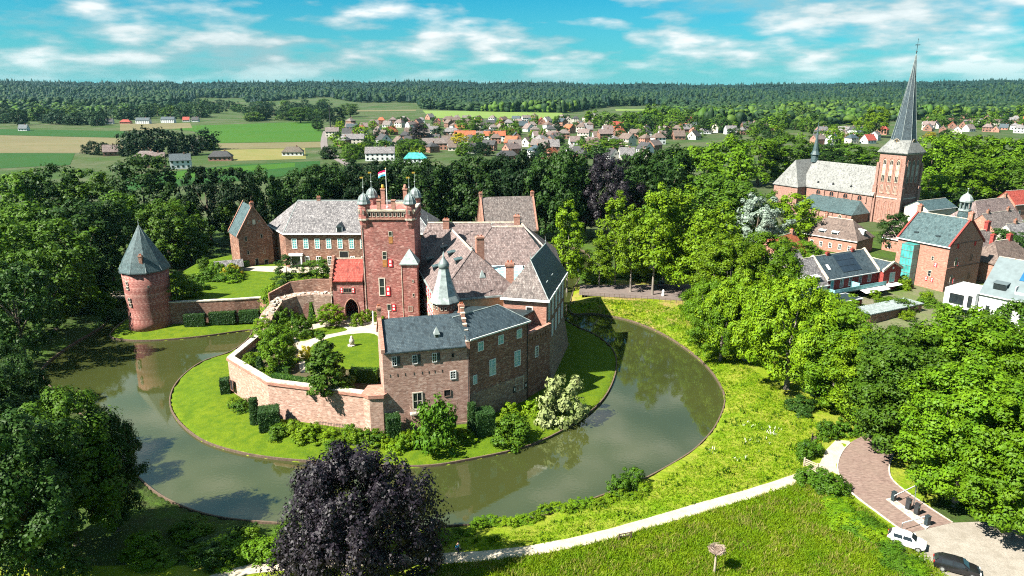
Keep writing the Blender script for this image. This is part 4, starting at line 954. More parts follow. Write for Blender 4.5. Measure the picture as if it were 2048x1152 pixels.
# ---------------------------------------------------------------- rear wing
RWg = thing('rear_wing', 'long brick wing with silver grey hipped roof and white sash windows left of the tower', 'castle wing', (0,0,0))
fp_ = [(-58.6,180.0),(-21.0,180.0),(-21.0,199.0),(-58.0,199.0),(-66.2,191.5)]
MB().prism(fp_, 4, 13.6).build('wall', BR_BROWN, RWg)
b = MB(); ov = .45
e = [(-58.9,179.5,13.5),(-20.6,179.5,13.5),(-20.6,199.5,13.5),(-58.2,199.5,13.5),(-66.9,191.6,13.5)]; q0, q1 = (-57.6,190.2,20.4), (-28.0,190.0,20.4)
b.add(e+[q0,q1],[(0,1,6,5),(1,2,6),(2,3,5,6),(3,4,5),(4,0,5),(4,3,2,1,0)]); b.build('roof', TILE_GL, RWg)
ridge(RWg, [q0,q1], LEAD_P, .15); ridge(RWg, [q0,e[0]], LEAD_P, .1, 'hip_roll'); ridge(RWg, [q1,e[1]], LEAD_P, .1, 'hip_roll')
MB().wallrun([(-66.9,191.6),(-58.9,179.45),(-20.6,179.45)], .24, 13.2, 13.5).build('gutter', WHITE, RWg)
for k in range(7):
    x = -57.0+k*2.95
    win(RWg, x, 180, 9.4, 0, 1.35, 2.7, frame=WHITE, pane=GLASS_T, cols=2, rows=4, ft=.17)
    if k not in (0, 4): win(RWg, x+.1, 180, 5.0, 0, 1.2, 2.4, frame=WHITE, pane=GLASS_D, cols=2, rows=3, ft=.16)
pt = MB().box(-57.6,179.3,4.5,-57.3,179.98,7.6).box(-54.9,179.3,4.5,-54.6,179.98,7.6).box(-57.9,179.2,7.6,-54.3,179.98,8.2).build('portico', WHITE, RWg)
MB().box(-57.2,179.9,4.5,-55.0,179.97,7.5).build('door', GLASS_D, pt)
dormer(RWg, -44.5, 180.0, 12.9, 0, 1.5, 2.2, 3.0, SLATE, WHITE, 'gable')
chimney(RWg, -52, 190.4, 19.6, 21.4, 1.0, .8, BR_BROWN); chimney(RWg, -36, 190.4, 19.6, 21.4, 1.0, .8, BR_BROWN)
# coach arch beside the gatehouse, seen over its roof
win(RWg, -44.9, 180, 6.2, 0, 2.4, 2.6, frame=STONE_OLD, pane=VOID, cols=1, rows=1, ft=.12, name='coach_arch')
# ---------------------------------------------------------------- gable house left of the rear wing
aQ = 34.0
Q = thing('gable_house', 'narrow steep brick gable house at the left end of the castle court', 'house', (-70.6,179.6,0), R(aQ))
gable_walls(MB(), 8.6, 9.5, 12.7, 7.2, 'y', 4).build('wall', BR_BROWN, Q)
gable_roof(MB(), 8.6, 9.5, 12.7, 7.2, 'y', .25, .18, -.3).build('roof', SLATE_T, Q)
c = MB()
for s in (0, 1):
    x0 = -.3 if s == 0 else 8.9
    for y0, y1 in ((-.12,.35),(9.2,9.6)):
        c.add([(x0,y0,12.4),(x0,y1,12.4),(4.3,y1,20.0),(4.3,y0,20.0),(x0,y0,12.85),(x0,y1,12.85),(4.3,y1,20.5),(4.3,y0,20.5)],[(0,1,2,3),(4,5,6,7),(0,1,5,4),(1,2,6,5),(2,3,7,6),(3,0,4,7)])
c.pieces('gable_coping', BR_TOWN, Q)
chimney(Q, 4.3, .4, 19.9, 21.2, .9, .7, BR_TOWN)
for x, z, w, h, p_ in ((3.9,15.4,.8,1.3,PLASTER_C),(1.6,11.2,.6,1.2,VOID),(5.6,11.6,.6,1.1,VOID),(1.8,7.6,.6,1.1,VOID),(5.9,7.4,.6,1.0,BR_DARK),(3.6,4.4,.95,2.0,VOID),(6.0,4.5,1.0,1.3,VOID),(2.6,15.6,.35,.5,VOID),(5.4,15.8,.35,.5,VOID)):
    win(Q, x, 0, z, 0, w, h, frame=STONE_OLD, pane=p_, cols=1, rows=1, ft=.07)
MB().box(8.7,3.0,4,11.5,7.0,12.2).build('link_wall', BR_DARK, Q)
# ---------------------------------------------------------------- rear gabled house right
K = thing('rear_gabled_house', 'dark tiled gable house rising behind the castle roofs', 'house', (-8.2,201.5,0), R(10))
gable_walls(MB(), 16.0, 14.0, 9.5, 8.8, 'x', 0).build('wall', BR_BROWN, K)
gable_roof(MB(), 16.0, 14.0, 9.5, 8.8, 'x', .3, .2, -.45).build('roof', TILE_G, K)
c = MB()
for x0 in (-.15, 15.6):
    for s in (-1, 1):
        y0 = 7+s*7.4
        c.add([(x0,y0,9.3),(x0+.5,y0,9.3),(x0+.5,7,18.5),(x0,7,18.5),(x0,y0,9.8),(x0+.5,y0,9.8),(x0+.5,7,19.0),(x0,7,19.0)],[(0,1,2,3),(4,5,6,7),(0,1,5,4),(1,2,6,5),(2,3,7,6),(3,0,4,7)])
c.pieces('gable_coping', BR_TOWN, K)
chimney(K, .2, 7, 18.4, 19.9, .9, .8, BR_TOWN); chimney(K, 15.7, 7, 18.4, 19.9, .9, .8, BR_TOWN)
win(K, 16, 5.9, 11.5, 90, .9, 1.5, frame=STONE_OLD, pane=VOID, cols=1, rows=1, ft=.07)
# ---------------------------------------------------------------- foot bridge
fbx = thing('foot_bridge', 'pale timber footbridge over the dark moat arm left of the round tower', 'bridge', (-97.5,165.2,.5), R(2))
MB().box(0,0,0,15,1.8,.18).build('deck', WOOD, fbx)
for y in (0.05,1.75):
    r_ = MB().tube((0,y,1.1),(15,y,1.1),.06,.06,6).tube((0,y,.65),(15,y,.65),.05,.05,6)
    for x in np.arange(0,15.1,1.5): r_.box(x-.05,y-.05,.18,x+.05,y+.05,1.1)
    r_.build('railing', WOOD, fbx)
for x in (4,11): MB().box(x-.15,.1,-3,x+.15,1.7,0).build('trestle', WOOD_D, fbx)
# ---------------------------------------------------------------- vegetation
def quad_leaves(P, N, size, rng, asp=0.62, hw=1.0):
    P = P*np.array([1,1,hw]); n = len(P); r = rng.normal(size=(n,3)); T_ = np.cross(N, r); T_ /= np.linalg.norm(T_,axis=1)[:,None]+1e-9; B_ = np.cross(N, T_)
    s = size*(0.45+1.1*rng.random(n)**1.5)[:,None]
    V = np.empty((n,4,3)); V[:,0] = P-T_*s; V[:,1] = P+B_*s*asp; V[:,2] = P+T_*s; V[:,3] = P-B_*s*asp
    V[:,1] -= N*s*0.15; V[:,3] -= N*s*0.15
    V[:,:,2] /= hw
    return V.reshape(-1,3), np.arange(n*4).reshape(n,4)
def prof(style, t):
    if style == 'round': return np.sqrt(np.clip(1-((t-0.42)/0.585)**2, 0, 1))**0.85
    if style == 'tall': return np.clip(np.sqrt(np.clip(1-((t-0.36)/0.65)**2,0,1)),0,1)*(1-0.25*t)
    if style == 'dome': return np.sqrt(np.clip(1-((t-0.12)/0.89)**2, 0, 1))**0.8
    if style == 'cone': return np.clip(1.02-t, 0, 1)**0.8*np.clip(t*9+0.35, 0, 1)
    if style == 'column': return np.clip((1-t)*4, 0, 1)**0.6*np.clip(t*8+0.4, 0, 1)
def crown_mesh(name, seed, ncl, nl, leaf, style='round', z0=0.16, cr=(0.085,0.15), droop=0.0, h_over_w=1.15):
    rng = np.random.default_rng(seed); Ps, Ns = [], []
    t = []
    while len(t) < ncl:
        q = rng.random(); 
        if rng.random() < prof(style, np.array([q]))[0]: t.append(q)
    t = np.array(t); a = rng.random(ncl)*2*np.pi; ph = rng.random(4)*6.28
    lob = 1+0.20*np.sin(3*a+ph[0]+3*t)+0.13*np.sin(5*a+ph[1]-5*t)+0.10*np.sin(2*a+ph[2])
    rad = 0.5*prof(style, t)*lob*(1-0.55*rng.random(ncl)**1.7)
    C = np.stack([rad*np.cos(a), rad*np.sin(a), z0+(1-z0)*(t*0.94)+0.02*rng.normal(size=ncl)], 1)
    crs = rng.uniform(*cr, ncl)*(0.75+0.4*prof(style, t))
    for c, r in zip(C, crs):
        m = int(nl*(0.6+0.8*rng.random())); d = rng.normal(size=(m,3)); d /= np.linalg.norm(d,axis=1)[:,None]
        k = (0.55+0.5*rng.random(m))[:,None]
        p = c+d*r*k*np.array([1,1,0.85/h_over_w]); p[:,2] -= droop*r*(1-d[:,2])
        out = np.array([c[0],c[1],0.25*(c[2]-0.4)]); out /= np.linalg.norm(out)+1e-6
        nn = d*0.9+out*0.35+np.array([0,0,0.45])+rng.normal(size=(m,3))*0.33
        nn /= np.linalg.norm(nn,axis=1)[:,None]; Ps.append(p); Ns.append(nn)
    V, Fq = quad_leaves(np.concatenate(Ps), np.concatenate(Ns), leaf, rng, hw=h_over_w)
    return fast_mesh(name, V, Fq, None)
def trunk_mesh(name, seed, r=0.028, top=0.62, style='round'):
    random.seed(seed); b = MB()
    if style in ('cone','column'):
        b.path([(0,0,-.02),(0.003,0,.5),(0,0,.95)],[r*.8,r*.5,r*.08],7)
    else:
        f = .30; b.path([(0,0,-.02),(0,0,.02),(random.uniform(-.01,.01),random.uniform(-.01,.01),f),(random.uniform(-.03,.03),random.uniform(-.03,.03),top)],[r*1.6,r*1.1,r*.8,r*.3],8)
        for k in range(6):
            a = k*1.05+random.uniform(-.3,.3); z = random.uniform(.22,.45); L = random.uniform(.18,.32)
            m = (math.cos(a)*L*.5, math.sin(a)*L*.5, z+.12); e = (math.cos(a)*L, math.sin(a)*L, z+random.uniform(.2,.36))
            b.path([(0,0,z),m,e],[r*.5,r*.32,r*.1],5)
    return b.mesh(name)
PROTO = {}
def proto(key, seeds, ncl, nl, leaf, style, **k):
    PROTO[key] = [(crown_mesh('crown', s, ncl, nl, leaf, style, **k), trunk_mesh('trunk', s, style=style)) for s in seeds]
proto('near', (11,12,13), 230, 215, 0.0112, 'round', z0=0.2, cr=(0.04,0.092), h_over_w=1.0)
proto('neartall', (14,15), 260, 190, 0.0155, 'round', z0=0.16, cr=(0.055,0.12), h_over_w=1.8)
proto('beech', (21,), 380, 170, 0.0105, 'dome', z0=0.03, cr=(0.04,0.08), droop=0.6, h_over_w=0.9)
proto('mid', (31,32,33,34), 130, 80, 0.024, 'round', cr=(0.06,0.12), h_over_w=1.6)
proto('tall', (41,42,43), 120, 85, 0.028, 'tall', z0=0.22, cr=(0.08,0.16), h_over_w=2.6)
proto('far', (51,52,53), 60, 24, 0.05, 'round', z0=0.04, cr=(0.08,0.16), h_over_w=1.1)
proto('cone', (61,62), 130, 60, 0.030, 'cone', z0=0.03, cr=(0.06,0.12), h_over_w=1.5)
proto('cedar', (63,), 150, 90, 0.018, 'dome', z0=0.06, cr=(0.04,0.09), h_over_w=1.1)
proto('bush', (71,72,73), 50, 75, 0.036, 'dome', z0=-0.02, cr=(0.09,0.18), h_over_w=0.8)
proto('column', (81,), 70, 60, 0.04, 'column', z0=0.0, cr=(0.10,0.18), h_over_w=2.5)
GROUPS = {}
random.seed(77)
def terrace_z(px, py):
    # highest terrace whose surface is met at this pixel, else the ground
    for z, poly in ((TZ, FRONT_T), (4.5, REAR_T)):
        p = at(px, py, z)
        if inside(poly, np.array([p.x]), np.array([p.y]))[0]: return z
    return None
def tree(pxc, pyb, pyt, wpx, kind='mid', mat=None, z=None, group=None, desc='green tree', name='tree', cat='tree', bark=None, var=None):
    p = at(pxc, pyb, 0 if z is None else z); zz = gz(p.x, p.y) if z is None else z
    p = at(pxc, pyb, zz); Y = p.y; h = max(0.4, hz(pxc, pyt, Y)-zz)
    zm = zz+0.6*h; X = (pxc-1024)/F*(Y*CP-(zm-H)*SP); w = wpx/sc_at(Y, zm)
    return tree_at(X, Y, zz, w, h, kind, mat, group, desc, name, cat, bark, var)
def tree_at(X, Y, zz, w, h, kind='mid', mat=None, group=None, desc='green tree', name='tree', cat='tree', bark=None, var=None):
    if kind == 'near' and h/w > 1.4: kind = 'neartall'
    V = PROTO[kind]; cm_, tm_ = V[(var if var is not None else random.randrange(len(V))) % len(V)]
    o = thing(name, desc, cat, (X, Y, zz-0.05), random.random()*6.28, group); o.scale = (w*1.0, w*1.0, h)
    link('crown', cm_, o, mat or L_MID)
    if kind not in ('bush',): link('trunk', tm_, o, bark or BARK)
    if group: GROUPS.setdefault(group, []).append((o, desc))
    return o
def ordw(n):
    w = ['first','second','third','fourth','fifth','sixth','seventh','eighth','ninth','tenth','eleventh','twelfth']
    if n <= 12: return w[n-1]
    return '%d%s' % (n, 'th' if 10 <= n % 100 <= 20 else {1:'st',2:'nd',3:'rd'}.get(n % 10, 'th'))
def label_groups():
    for g, L in GROUPS.items():
        bydesc = {}
        for o, d in L: bydesc.setdefault(d, []).append(o)
        for d, os in bydesc.items():
            os.sort(key=lambda o: proj(o.location.x, o.location.y, o.location.z)[0])
            for i, o in enumerate(os):
                if len(os) == 1: o['label'] = d
                else: o['label'] = ('leftmost ' if i == 0 else 'rightmost ' if i == len(os)-1 else ordw(i+1)+' from left, ')+d
GT = 'lime trees along the street beyond the moat'
for q in [(1136,592,390,70),(1200,574,470,54),(1234,568,380,70),(1266,584,398,66),(1312,590,364,86),(1368,578,356,96),(1330,566,448,80),(1404,604,412,88),(1440,590,392,84)]:
    tree(*q, kind='tall', mat=L_LIME, group=GT, desc='bright lime tree lining the street across the moat', name='lime_tree', bark=BARK_G)
GT = 'big trees on the right bank'
for q in [(1462,650,462,130),(1532,640,458,132),(1418,668,556,100),(1500,720,540,150),(1588,778,545,186),(1446,722,604,108),(1648,705,578,94),(1680,812,600,146)]:
    tree(*q, kind='near', mat=L_LIME if q[0] in (1500,1588,1462,1648) else L_OAK, group=GT, desc='dense green tree on the bank right of the moat', name='broadleaf_tree', bark=BARK_G)
GT = 'oaks by the car park road'
for q in [(1738,850,655,150),(1806,905,640,195),(1912,900,606,205),(2012,880,596,200),(1942,1012,716,220),(2052,1072,775,215),(1762,872,730,110),(1862,930,700,140),(2095,960,640,210)]:
    tree(*q, kind='near', mat=L_MID if q[0] in (1806,2012,1762) else L_LIME if q[0] == 1738 else L_OAK, group=GT, desc='spreading oak beside the brick access road', name='oak_tree', bark=BARK_G)
GT = 'garden trees in the old town'
for q, k, m, d in [((1584,488,384,96),'mid',L_LIME,'yellow-green round tree left of the church nave'),((1516,508,384,112),'cedar',L_BLUE,'silvery blue cedar left of the church'),
                   ((1606,545,478,74),'mid',L_OAK,'small green tree before the brown hipped house'),((1795,500,425,62),'mid',L_DARK,'small dark tree at the foot of the church tower'),((1990,520,455,80),'mid',L_DARK,'dark tree behind the glass stair gable'),((2040,520,462,70),'mid',L_DARK,'dark tree at right edge below the white inn'),
                   ((1480,470,425,70),'mid',L_DARK,'small olive tree left of the blue cedar'),((1905,430,370,60),'mid',L_DARK,'dark tree behind the domed lantern')]:
    tree(*q, kind=k, mat=m, group=GT, desc=d, name='garden_tree')
GT = 'park trees between castle and church'
for q in [(1285,470,295,112),(1340,462,288,112),(1398,450,280,122),(1458,430,274,122),(1520,372,268,110),(1575,366,266,105),(1640,360,284,90),(1335,505,378,112),(1425,480,336,122),(1482,492,356,122),(1690,345,285,88),(1740,340,290,60)]:
    tree(*q, kind='mid', mat=random.choice([L_MID,L_OAK,L_DARK]), group=GT, desc='park tree in the belt between castle and church', name='park_tree')
GT = 'trees behind the church'
for q in [(1865,400,268,100),(1910,395,262,110),(1960,395,262,110),(2010,400,270,100),(2060,400,268,100),(1885,370,300,90),(1940,420,310,110),(2000,415,310,100),(2040,425,320,90),(1860,430,340,80)]:
    tree(*q, kind='mid', mat=random.choice([L_MID,L_OAK,L_OAK]), group=GT, desc='green tree in the belt behind the church tower', name='park_tree')
tree(1215,480,310,124,'near',L_PURP,desc='dark copper beech in the park right of the castle roofs',name='copper_beech')
GT = 'dark trees behind the castle'
for q in [(600,482,330,92),(648,474,322,92),(702,470,318,92),(752,474,312,102),(802,468,308,102),(852,474,312,102),(905,468,314,102),(952,474,298,102),(1002,474,306,92),(1048,480,300,102),(1092,484,306,92),(1132,484,290,100),(1172,474,326,92),(880,430,322,100),(780,425,318,90),(1000,428,312,100),(1090,430,300,90),(660,430,318,90),
          (530,505,330,72),(482,495,328,84),(412,485,322,94),(565,470,345,70),(1150,440,310,80),(1250,430,318,80)]:
    tree(*q, kind='mid', mat=L_DEEP if random.random() < .7 else L_DARK, group=GT, desc='dark tree in the row behind the castle', name='park_tree')
GT = 'trees of the left wood'
for q in [(285,485,302,132),(38,505,330,122),(110,495,322,122),(182,485,332,112),(60,565,392,142),(150,575,388,142),(212,565,392,112),(108,615,426,152),(18,625,418,122),(28,725,516,132),(92,655,476,122),(330,535,398,100),(374,525,425,84),(345,500,392,92),(455,490,398,52),(240,520,380,100),(-40,560,400,130),(-50,680,480,150)]:
    tree(*q, kind='mid', mat=L_DARK if random.random() < .4 else L_MID, group=GT, desc='dark tree in the wood left of the round tower', name='wood_tree')
GT = 'trees in the lower left corner'
for q in [(5,810,678,84),(40,930,704,110),(118,1090,772,205),(210,1062,806,105),(30,1200,810,240),(-60,1000,700,190)]:
    tree(*q, kind='near', mat=L_DARK if q[0] != 118 else L_MID, group=GT, desc='large shaded tree in the lower left corner by the water', name='bank_tree')
tree(705,1165,888,300,'beech',L_PURP,desc='broad dark purple copper beech at the front moat bank',name='copper_beech',var=0)
# court and garden trees
GT = 'trees and shrubs in the castle gardens'
for q, k, m, z, d in [((650,784,658,112),'cone',L_MID,TZ,'cone-shaped green tree overhanging the garden wall'),((553,738,648,72),'mid',L_OAK,TZ,'leafy tree beside the garden path'),
                   ((542,640,568,52),'tall',L_LIME,3.0,'tall light green tree at the curtain wall end'),((528,690,628,48),'tall',L_LIME,1.0,'light green tree rising from the garden bed'),
                   ((572,570,505,46),'column',L_DARK,4.5,'weeping dark tree before the rear wing'),((632,566,515,62),'mid',L_MID,4.5,'round tree before the rear wing windows'),((350,602,540,58),'mid',L_MID,4.5,'rounded garden tree right of the round tower'),
                   ((660,652,606,52),'mid',L_LIME,TZ,'spreading small tree beside the arched gateway'),((638,636,612,36),'mid',L_LIME,TZ,'pale shrub tree before the rampart arches')]:
    tree(*q, kind=k, mat=m, z=terrace_z(q[0], q[1]), group=GT, desc=d, name='garden_tree')
# bushes
def bush(px, pyb, pyt, w, mat, z, d, g='bushes on the castle island', kind='bush', name='bush', cat='bush'):
    if z is not None and z > 4: z = terrace_z(px, pyb)
    return tree(px, pyb, pyt, w, kind, mat, z, g, d, name, cat)
for q in [(870,892,798,84,L_HEDGE,None,'tall dense bush before the pink corner house'),(1022,880,832,74,L_MID,None,'round bush with reddish tips near the water'),(1130,838,748,92,L_PALE,None,'large white-flowering bush at the castle corner'),
          (1020,832,806,38,L_LIME,None,'small bright bush at the shaded wall'),(1072,826,800,46,L_LIME,None,'low bush left of the white-flowering bush')]: bush(*q)
rb_ = random.Random(9)
for i in range(24):
    f = i/23; px = 470+f*330; py = (800+ (px-462)*0.7 if px < 545 else 858+(px-545)*0.115)+rb_.uniform(0,14)
    if 488 < px < 556: continue
    bush(px, py, py-rb_.uniform(12,30), rb_.uniform(26,46), rb_.choice([L_LIME,L_MID,L_HEDGE,L_LIME,L_OAK]), None, 'shrub in the border at the foot of the garden wall')
for i in range(7):
    px = 815+i*20; bush(px, 884+rb_.uniform(-6,8), 862, 34, rb_.choice([L_LIME,L_MID]), None, 'low plant in the bed before the corner house')
for i in range(18):
    px = rb_.uniform(490,590); py = rb_.uniform(690,745)-(px-490)*-0.15
    bush(px, py, py-rb_.uniform(10,22), rb_.uniform(18,34), rb_.choice([L_LIME,L_OAK,L_LIME,L_YEL if rb_.random()<.12 else L_OAK]), TZ, 'shrub in the garden bed inside the rampart')
for i in range(16):
    px = rb_.uniform(548,604); py = rb_.uniform(600,690)
    bush(px, py, py-rb_.uniform(18,40), rb_.uniform(24,44), rb_.choice([L_LIME,L_MID,L_OAK]), 4.6 if py < 640 else TZ, 'shrub on the slope beside the rampart ramp')
for i in range(26):
    px = rb_.uniform(345,480); py = rb_.uniform(548,600) if px < 400 else rb_.uniform(540,562)
    bush(px, py, py-rb_.uniform(12,28), rb_.uniform(20,40), rb_.choice([L_LIME,L_MID,L_HEDGE,L_OAK]), 4.5, 'shrub in the border of the upper lawn')
for px, py, m in [(468,552,L_YEL),(455,556,L_YEL),(610,716,L_YEL),(735,640,L_LIME),(752,640,L_LIME),(765,636,L_MID),(715,650,L_LIME)]:
    bush(px, py, py-24, 26, m, 4.5 if px < 500 else TZ, 'flowering shrub in the castle garden')
for i in range(40):
    px = rb_.uniform(100,330); py = 560+ (px-100)*.25+rb_.uniform(-20,60)
    if px > 225: continue
    bush(px, py, py-rb_.uniform(14,36), rb_.uniform(26,60), rb_.choice([L_MID,L_DARK,L_OAK]), None, 'undergrowth bush on the left moat bank', 'undergrowth on the left bank')
for i in range(20):
    f = i/19; px = 870+f*420; py = 1072-f*92+rb_.uniform(-6,12)
    bush(px, py, py-rb_.uniform(8,15), rb_.uniform(26,46), rb_.choice([L_LIME,L_OAK,L_LIME]), None, 'leafy clump along the front moat bank', 'clumps on the front bank')
for i in range(26):
    px = rb_.uniform(285,600); py = 1062+rb_.uniform(0,70)
    bush(px, py, py-rb_.uniform(14,34), rb_.uniform(40,80), rb_.choice([L_MID,L_DARK,L_OAK]), None, 'undergrowth bush left of the copper beech', 'undergrowth on the lower left bank')
for px, py, w, h in [(1240,985,50,34),(1268,970,48,34),(1612,915,38,34),(1632,905,30,26),(1655,875,40,34),(1690,868,46,30),(1640,968,60,30),(1668,985,64,34),(1612,962,46,24)]:
    bush(px, py, py-h, w, L_HEDGE, None, 'dense green bush beside the footpath', 'bushes by the path')
for i in range(36):
    f = rb_.random(); px = 1672+f*180; py = 1000+f*150+rb_.uniform(0,30)
    bush(px, py, py-rb_.uniform(10,18), rb_.uniform(40,64), rb_.choice([L_OAK,L_HEDGE,L_LIME]), None, 'leafy mound in the long hedge beside the brick road', 'hedge beside the brick road')
for i in range(40):
    px = rb_.uniform(1800,2048); py = rb_.uniform(930,1030)
    if px < 1815+(py-930)*1.15: continue
    bush(px, py, py-rb_.uniform(12,22), rb_.uniform(36,70), rb_.choice([L_DARK,L_HEDGE,L_MID]), None, 'undergrowth bush beneath the oaks', 'undergrowth beneath the oaks')
for i in range(30):
    px = rb_.uniform(1380,1700); py = rb_.uniform(640,860) if px > 1600 else rb_.uniform(600,690)
    if px < 1480 and py > 650: continue
    bush(px, py, py-rb_.uniform(16,30), rb_.uniform(30,60), rb_.choice([L_MID,L_OAK,L_DARK]), None, 'bush in the undergrowth below the right bank trees', 'undergrowth on the right bank')
for i in range(24):
    px = rb_.uniform(1640,1900); py = rb_.uniform(570,640)
    bush(px, py, py-rb_.uniform(12,26), rb_.uniform(22,46), rb_.choice([L_LIME,L_OAK,L_YEL if rb_.random()<.2 else L_MID]), None, 'garden shrub behind the brick terrace houses', 'shrubs in the town gardens')
for i in range(16):
    px = rb_.uniform(1140,1400); py = rb_.uniform(545,562)
    bush(px, py, py-rb_.uniform(14,26), rb_.uniform(24,50), rb_.choice([L_LIME,L_MID,L_OAK,L_YEL]), None, 'shrub in the park beyond the street', 'shrubs in the park beyond the street')
# clipped hedges and topiary: leaf faces over a clipped solid
def clipped(name, label, cx, cy, z, L, D, h, rot, mat, taper=1.0, group=None, leaf=0.11, dens=55, cat='hedge', round_=False):
    rng = np.random.default_rng(int(abs(cx*37+cy*11)) % 9973); P, N = [], []
    for ax, s, area in ((0,1,D*h),(0,-1,D*h),(1,1,L*h),(1,-1,L*h),(2,1,L*D)):
        n = int(area*dens)+8; u = rng.random(n)-.5; v = rng.random(n)
        if ax == 0: p = np.stack([np.full(n,s*L/2), u*D, v*h],1); nn = np.array([s,0,0.2])
        elif ax == 1: p = np.stack([u*L, np.full(n,s*D/2), v*h],1); nn = np.array([0,s,0.2])
        else: p = np.stack([u*L, (v-.5)*D, np.full(n,h)],1); nn = np.array([0,0,1.])
        P.append(p); N.append(np.repeat(nn[None],n,0)+rng.normal(size=(n,3))*.45)
    P = np.concatenate(P); N = np.concatenate(N); N /= np.linalg.norm(N,axis=1)[:,None]
    k = 1-(1-taper)*(P[:,2]/h); P[:,0] *= k; P[:,1] *= k; P += rng.normal(size=P.shape)*.035
    if round_:
        r = np.hypot(P[:,0]/(L/2), P[:,1]/(D/2))+1e-6; m = np.maximum(np.abs(P[:,0])/(L/2), np.abs(P[:,1])/(D/2)); P[:,:2] *= (m/r)[:,None]
    V, Fq = quad_leaves(P, N, leaf, rng)
    o = thing(name, label, cat, (cx,cy,z), rot, group)
    link('foliage', fast_mesh('foliage', V, Fq), o, mat)
    c = MB(); n = 10
    if round_: c.lathe([(L/2*.94,0),(L/2*.94*max(taper,.05),h*.98)],0,0,10)
    else: c.prism([(-L/2*.96,-D/2*.96),(L/2*.96,-D/2*.96),(L/2*.96,D/2*.96),(-L/2*.96,D/2*.96)],0,h*.97,[(x*taper,y*taper) for x,y in [(-L/2*.96,-D/2*.96),(L/2*.96,-D/2*.96),(L/2*.96,D/2*.96),(-L/2*.96,D/2*.96)]])
    c.build('inner_growth', MATS['leaf_yew'], o)
    return o
def hedge_px(a_, b_, z, D, h, mat, label, name='hedge'):
    p, q = at(*a_, z), at(*b_, z); m = (p+q)/2; d = q-p
    return clipped(name, label, m.x, m.y, z, d.length, D, h, math.atan2(d.y,d.x), mat)
hedge_px((545,762),(628,776),TZ,1.3,1.3,L_HEDGE,'clipped hedge left of the cone-shaped garden tree')
hedge_px((702,762),(757,764),TZ,1.5,2.2,L_HEDGE,'tall clipped hedge between the cone tree and the corner house')
hedge_px((545,745),(580,748),TZ,1.0,1.2,L_HEDGE,'low hedge piece at the garden path end')
hedge_px((370,652),(412,650),0,1.4,2.6,L_YEW,'dark ivy hedge piece in the tower shadow')
hedge_px((420,648),(472,645),0,1.6,2.6,L_YEW,'wide dark hedge on the curtain wall')
hedge_px((480,644),(520,642),0,1.6,2.6,L_YEW,'dark hedge at the right end of the curtain wall')
hedge_px((428,546),(498,532),4.5,1.2,1.6,L_HEDGE,'clipped hedge beside the garden shed')
for (px, py), L, h, tp, rd, lab in [((507,852),1.5,4.2,.85,True,'clipped column yew at the foot of the garden wall'),((537,860),3.0,3.2,1,False,'square clipped yew block at the foot of the garden wall'),
        ((786,878),2.0,3.4,1,False,'dark clipped yew against the corner house'),((944,868),1.6,4.6,.8,True,'narrow clipped yew column right of the corner house'),((968,868),2.8,3.6,1,False,'clipped yew block in the shade of the dark house'),
        ((448,790),1.5,2.6,1,False,'clipped yew block beside the postern'),((518,748),1.6,2.6,.5,True,'clipped yew inside the rampart corner')]:
    p = at(px,py,TZ if px==518 else 0); clipped('clipped_yew', lab, p.x, p.y+.8, gz(p.x,p.y) if px != 518 else TZ, L, L, h, .3, L_YEW, tp, 'clipped yews', round_=rd, cat='topiary')
for (px,py),h,r_,lab in [((588,660),3.6,1.5,'cone topiary left of the path'),((625,646),4.2,1.8,'tall conical topiary before the rampart arch'),((670,632),2.6,1.2,'small cone topiary beside the gatehouse'),((522,712),2.6,1.2,'cone topiary in the garden bed')]:
    p = at(px,py,TZ); clipped('cone_topiary', lab, p.x, p.y, TZ, r_, r_, h, 0, L_HEDGE, .25, 'cone topiary', round_=True, cat='topiary')
# grass: tall tufts over the meadow, short ones along banks
def tufts(name, label, poly, n, h, seed, mat, w=0.05, lean=0.35, avoid=None, clump=0.0):
    rng = np.random.default_rng(seed); p = np.array(poly); x0, y0 = p.min(0); x1, y1 = p.max(0)
    X = rng.uniform(x0,x1,n*3); Y = rng.uniform(y0,y1,n*3); m = inside(poly, X, Y) & ~inside(OUTER, X, Y)
    if avoid:
        for a_, d_ in avoid: m &= edist(a_, X, Y, False) > d_
    X, Y = X[m][:n], Y[m][:n]
    if clump:
        k = (np.sin(X*.9+np.sin(Y*.7)*2)+np.sin(Y*1.1+1.7*np.sin(X*.5)))>-clump; X, Y = X[k], Y[k]
    n = len(X); Zg = np.array([gz(a_,b_) for a_,b_ in zip(X,Y)])
    nb = 4; X, Y, Zg = np.repeat(X,nb), np.repeat(Y,nb), np.repeat(Zg,nb); N_ = len(X)
    X = X+rng.normal(size=N_)*.14; Y = Y+rng.normal(size=N_)*.14
    a = rng.random(N_)*6.28; hh = h*(.5+.8*rng.random(N_)); la = rng.random(N_)*6.28; ll = lean*hh*rng.random(N_)
    ww = w*(.7+.9*rng.random(N_))
    V = np.empty((N_,3,3)); dx, dy = np.cos(a)*ww, np.sin(a)*ww
    V[:,0] = np.stack([X-dx,Y-dy,Zg-.02],1); V[:,1] = np.stack([X+dx,Y+dy,Zg-.02],1); V[:,2] = np.stack([X+np.cos(la)*ll,Y+np.sin(la)*ll,Zg+hh],1)
    me = fast_mesh(name, V.reshape(-1,3), np.arange(N_*3).reshape(N_,3), mat)
    return tag(link(name, me), label, 'grass', None, 'stuff')
MEAD = wp([(860,1135),(960,1124),(1100,1106),(1240,1074),(1400,1028),(1520,992),(1620,958),(1680,985),(1760,1040),(1815,1085),(1850,1110),(1900,1160),(1960,1220),(700,1220)], 0)
roads = [(PATH, 0.85), ([tuple(at(x,y))[:2] for x,y in ROADL], .25)]
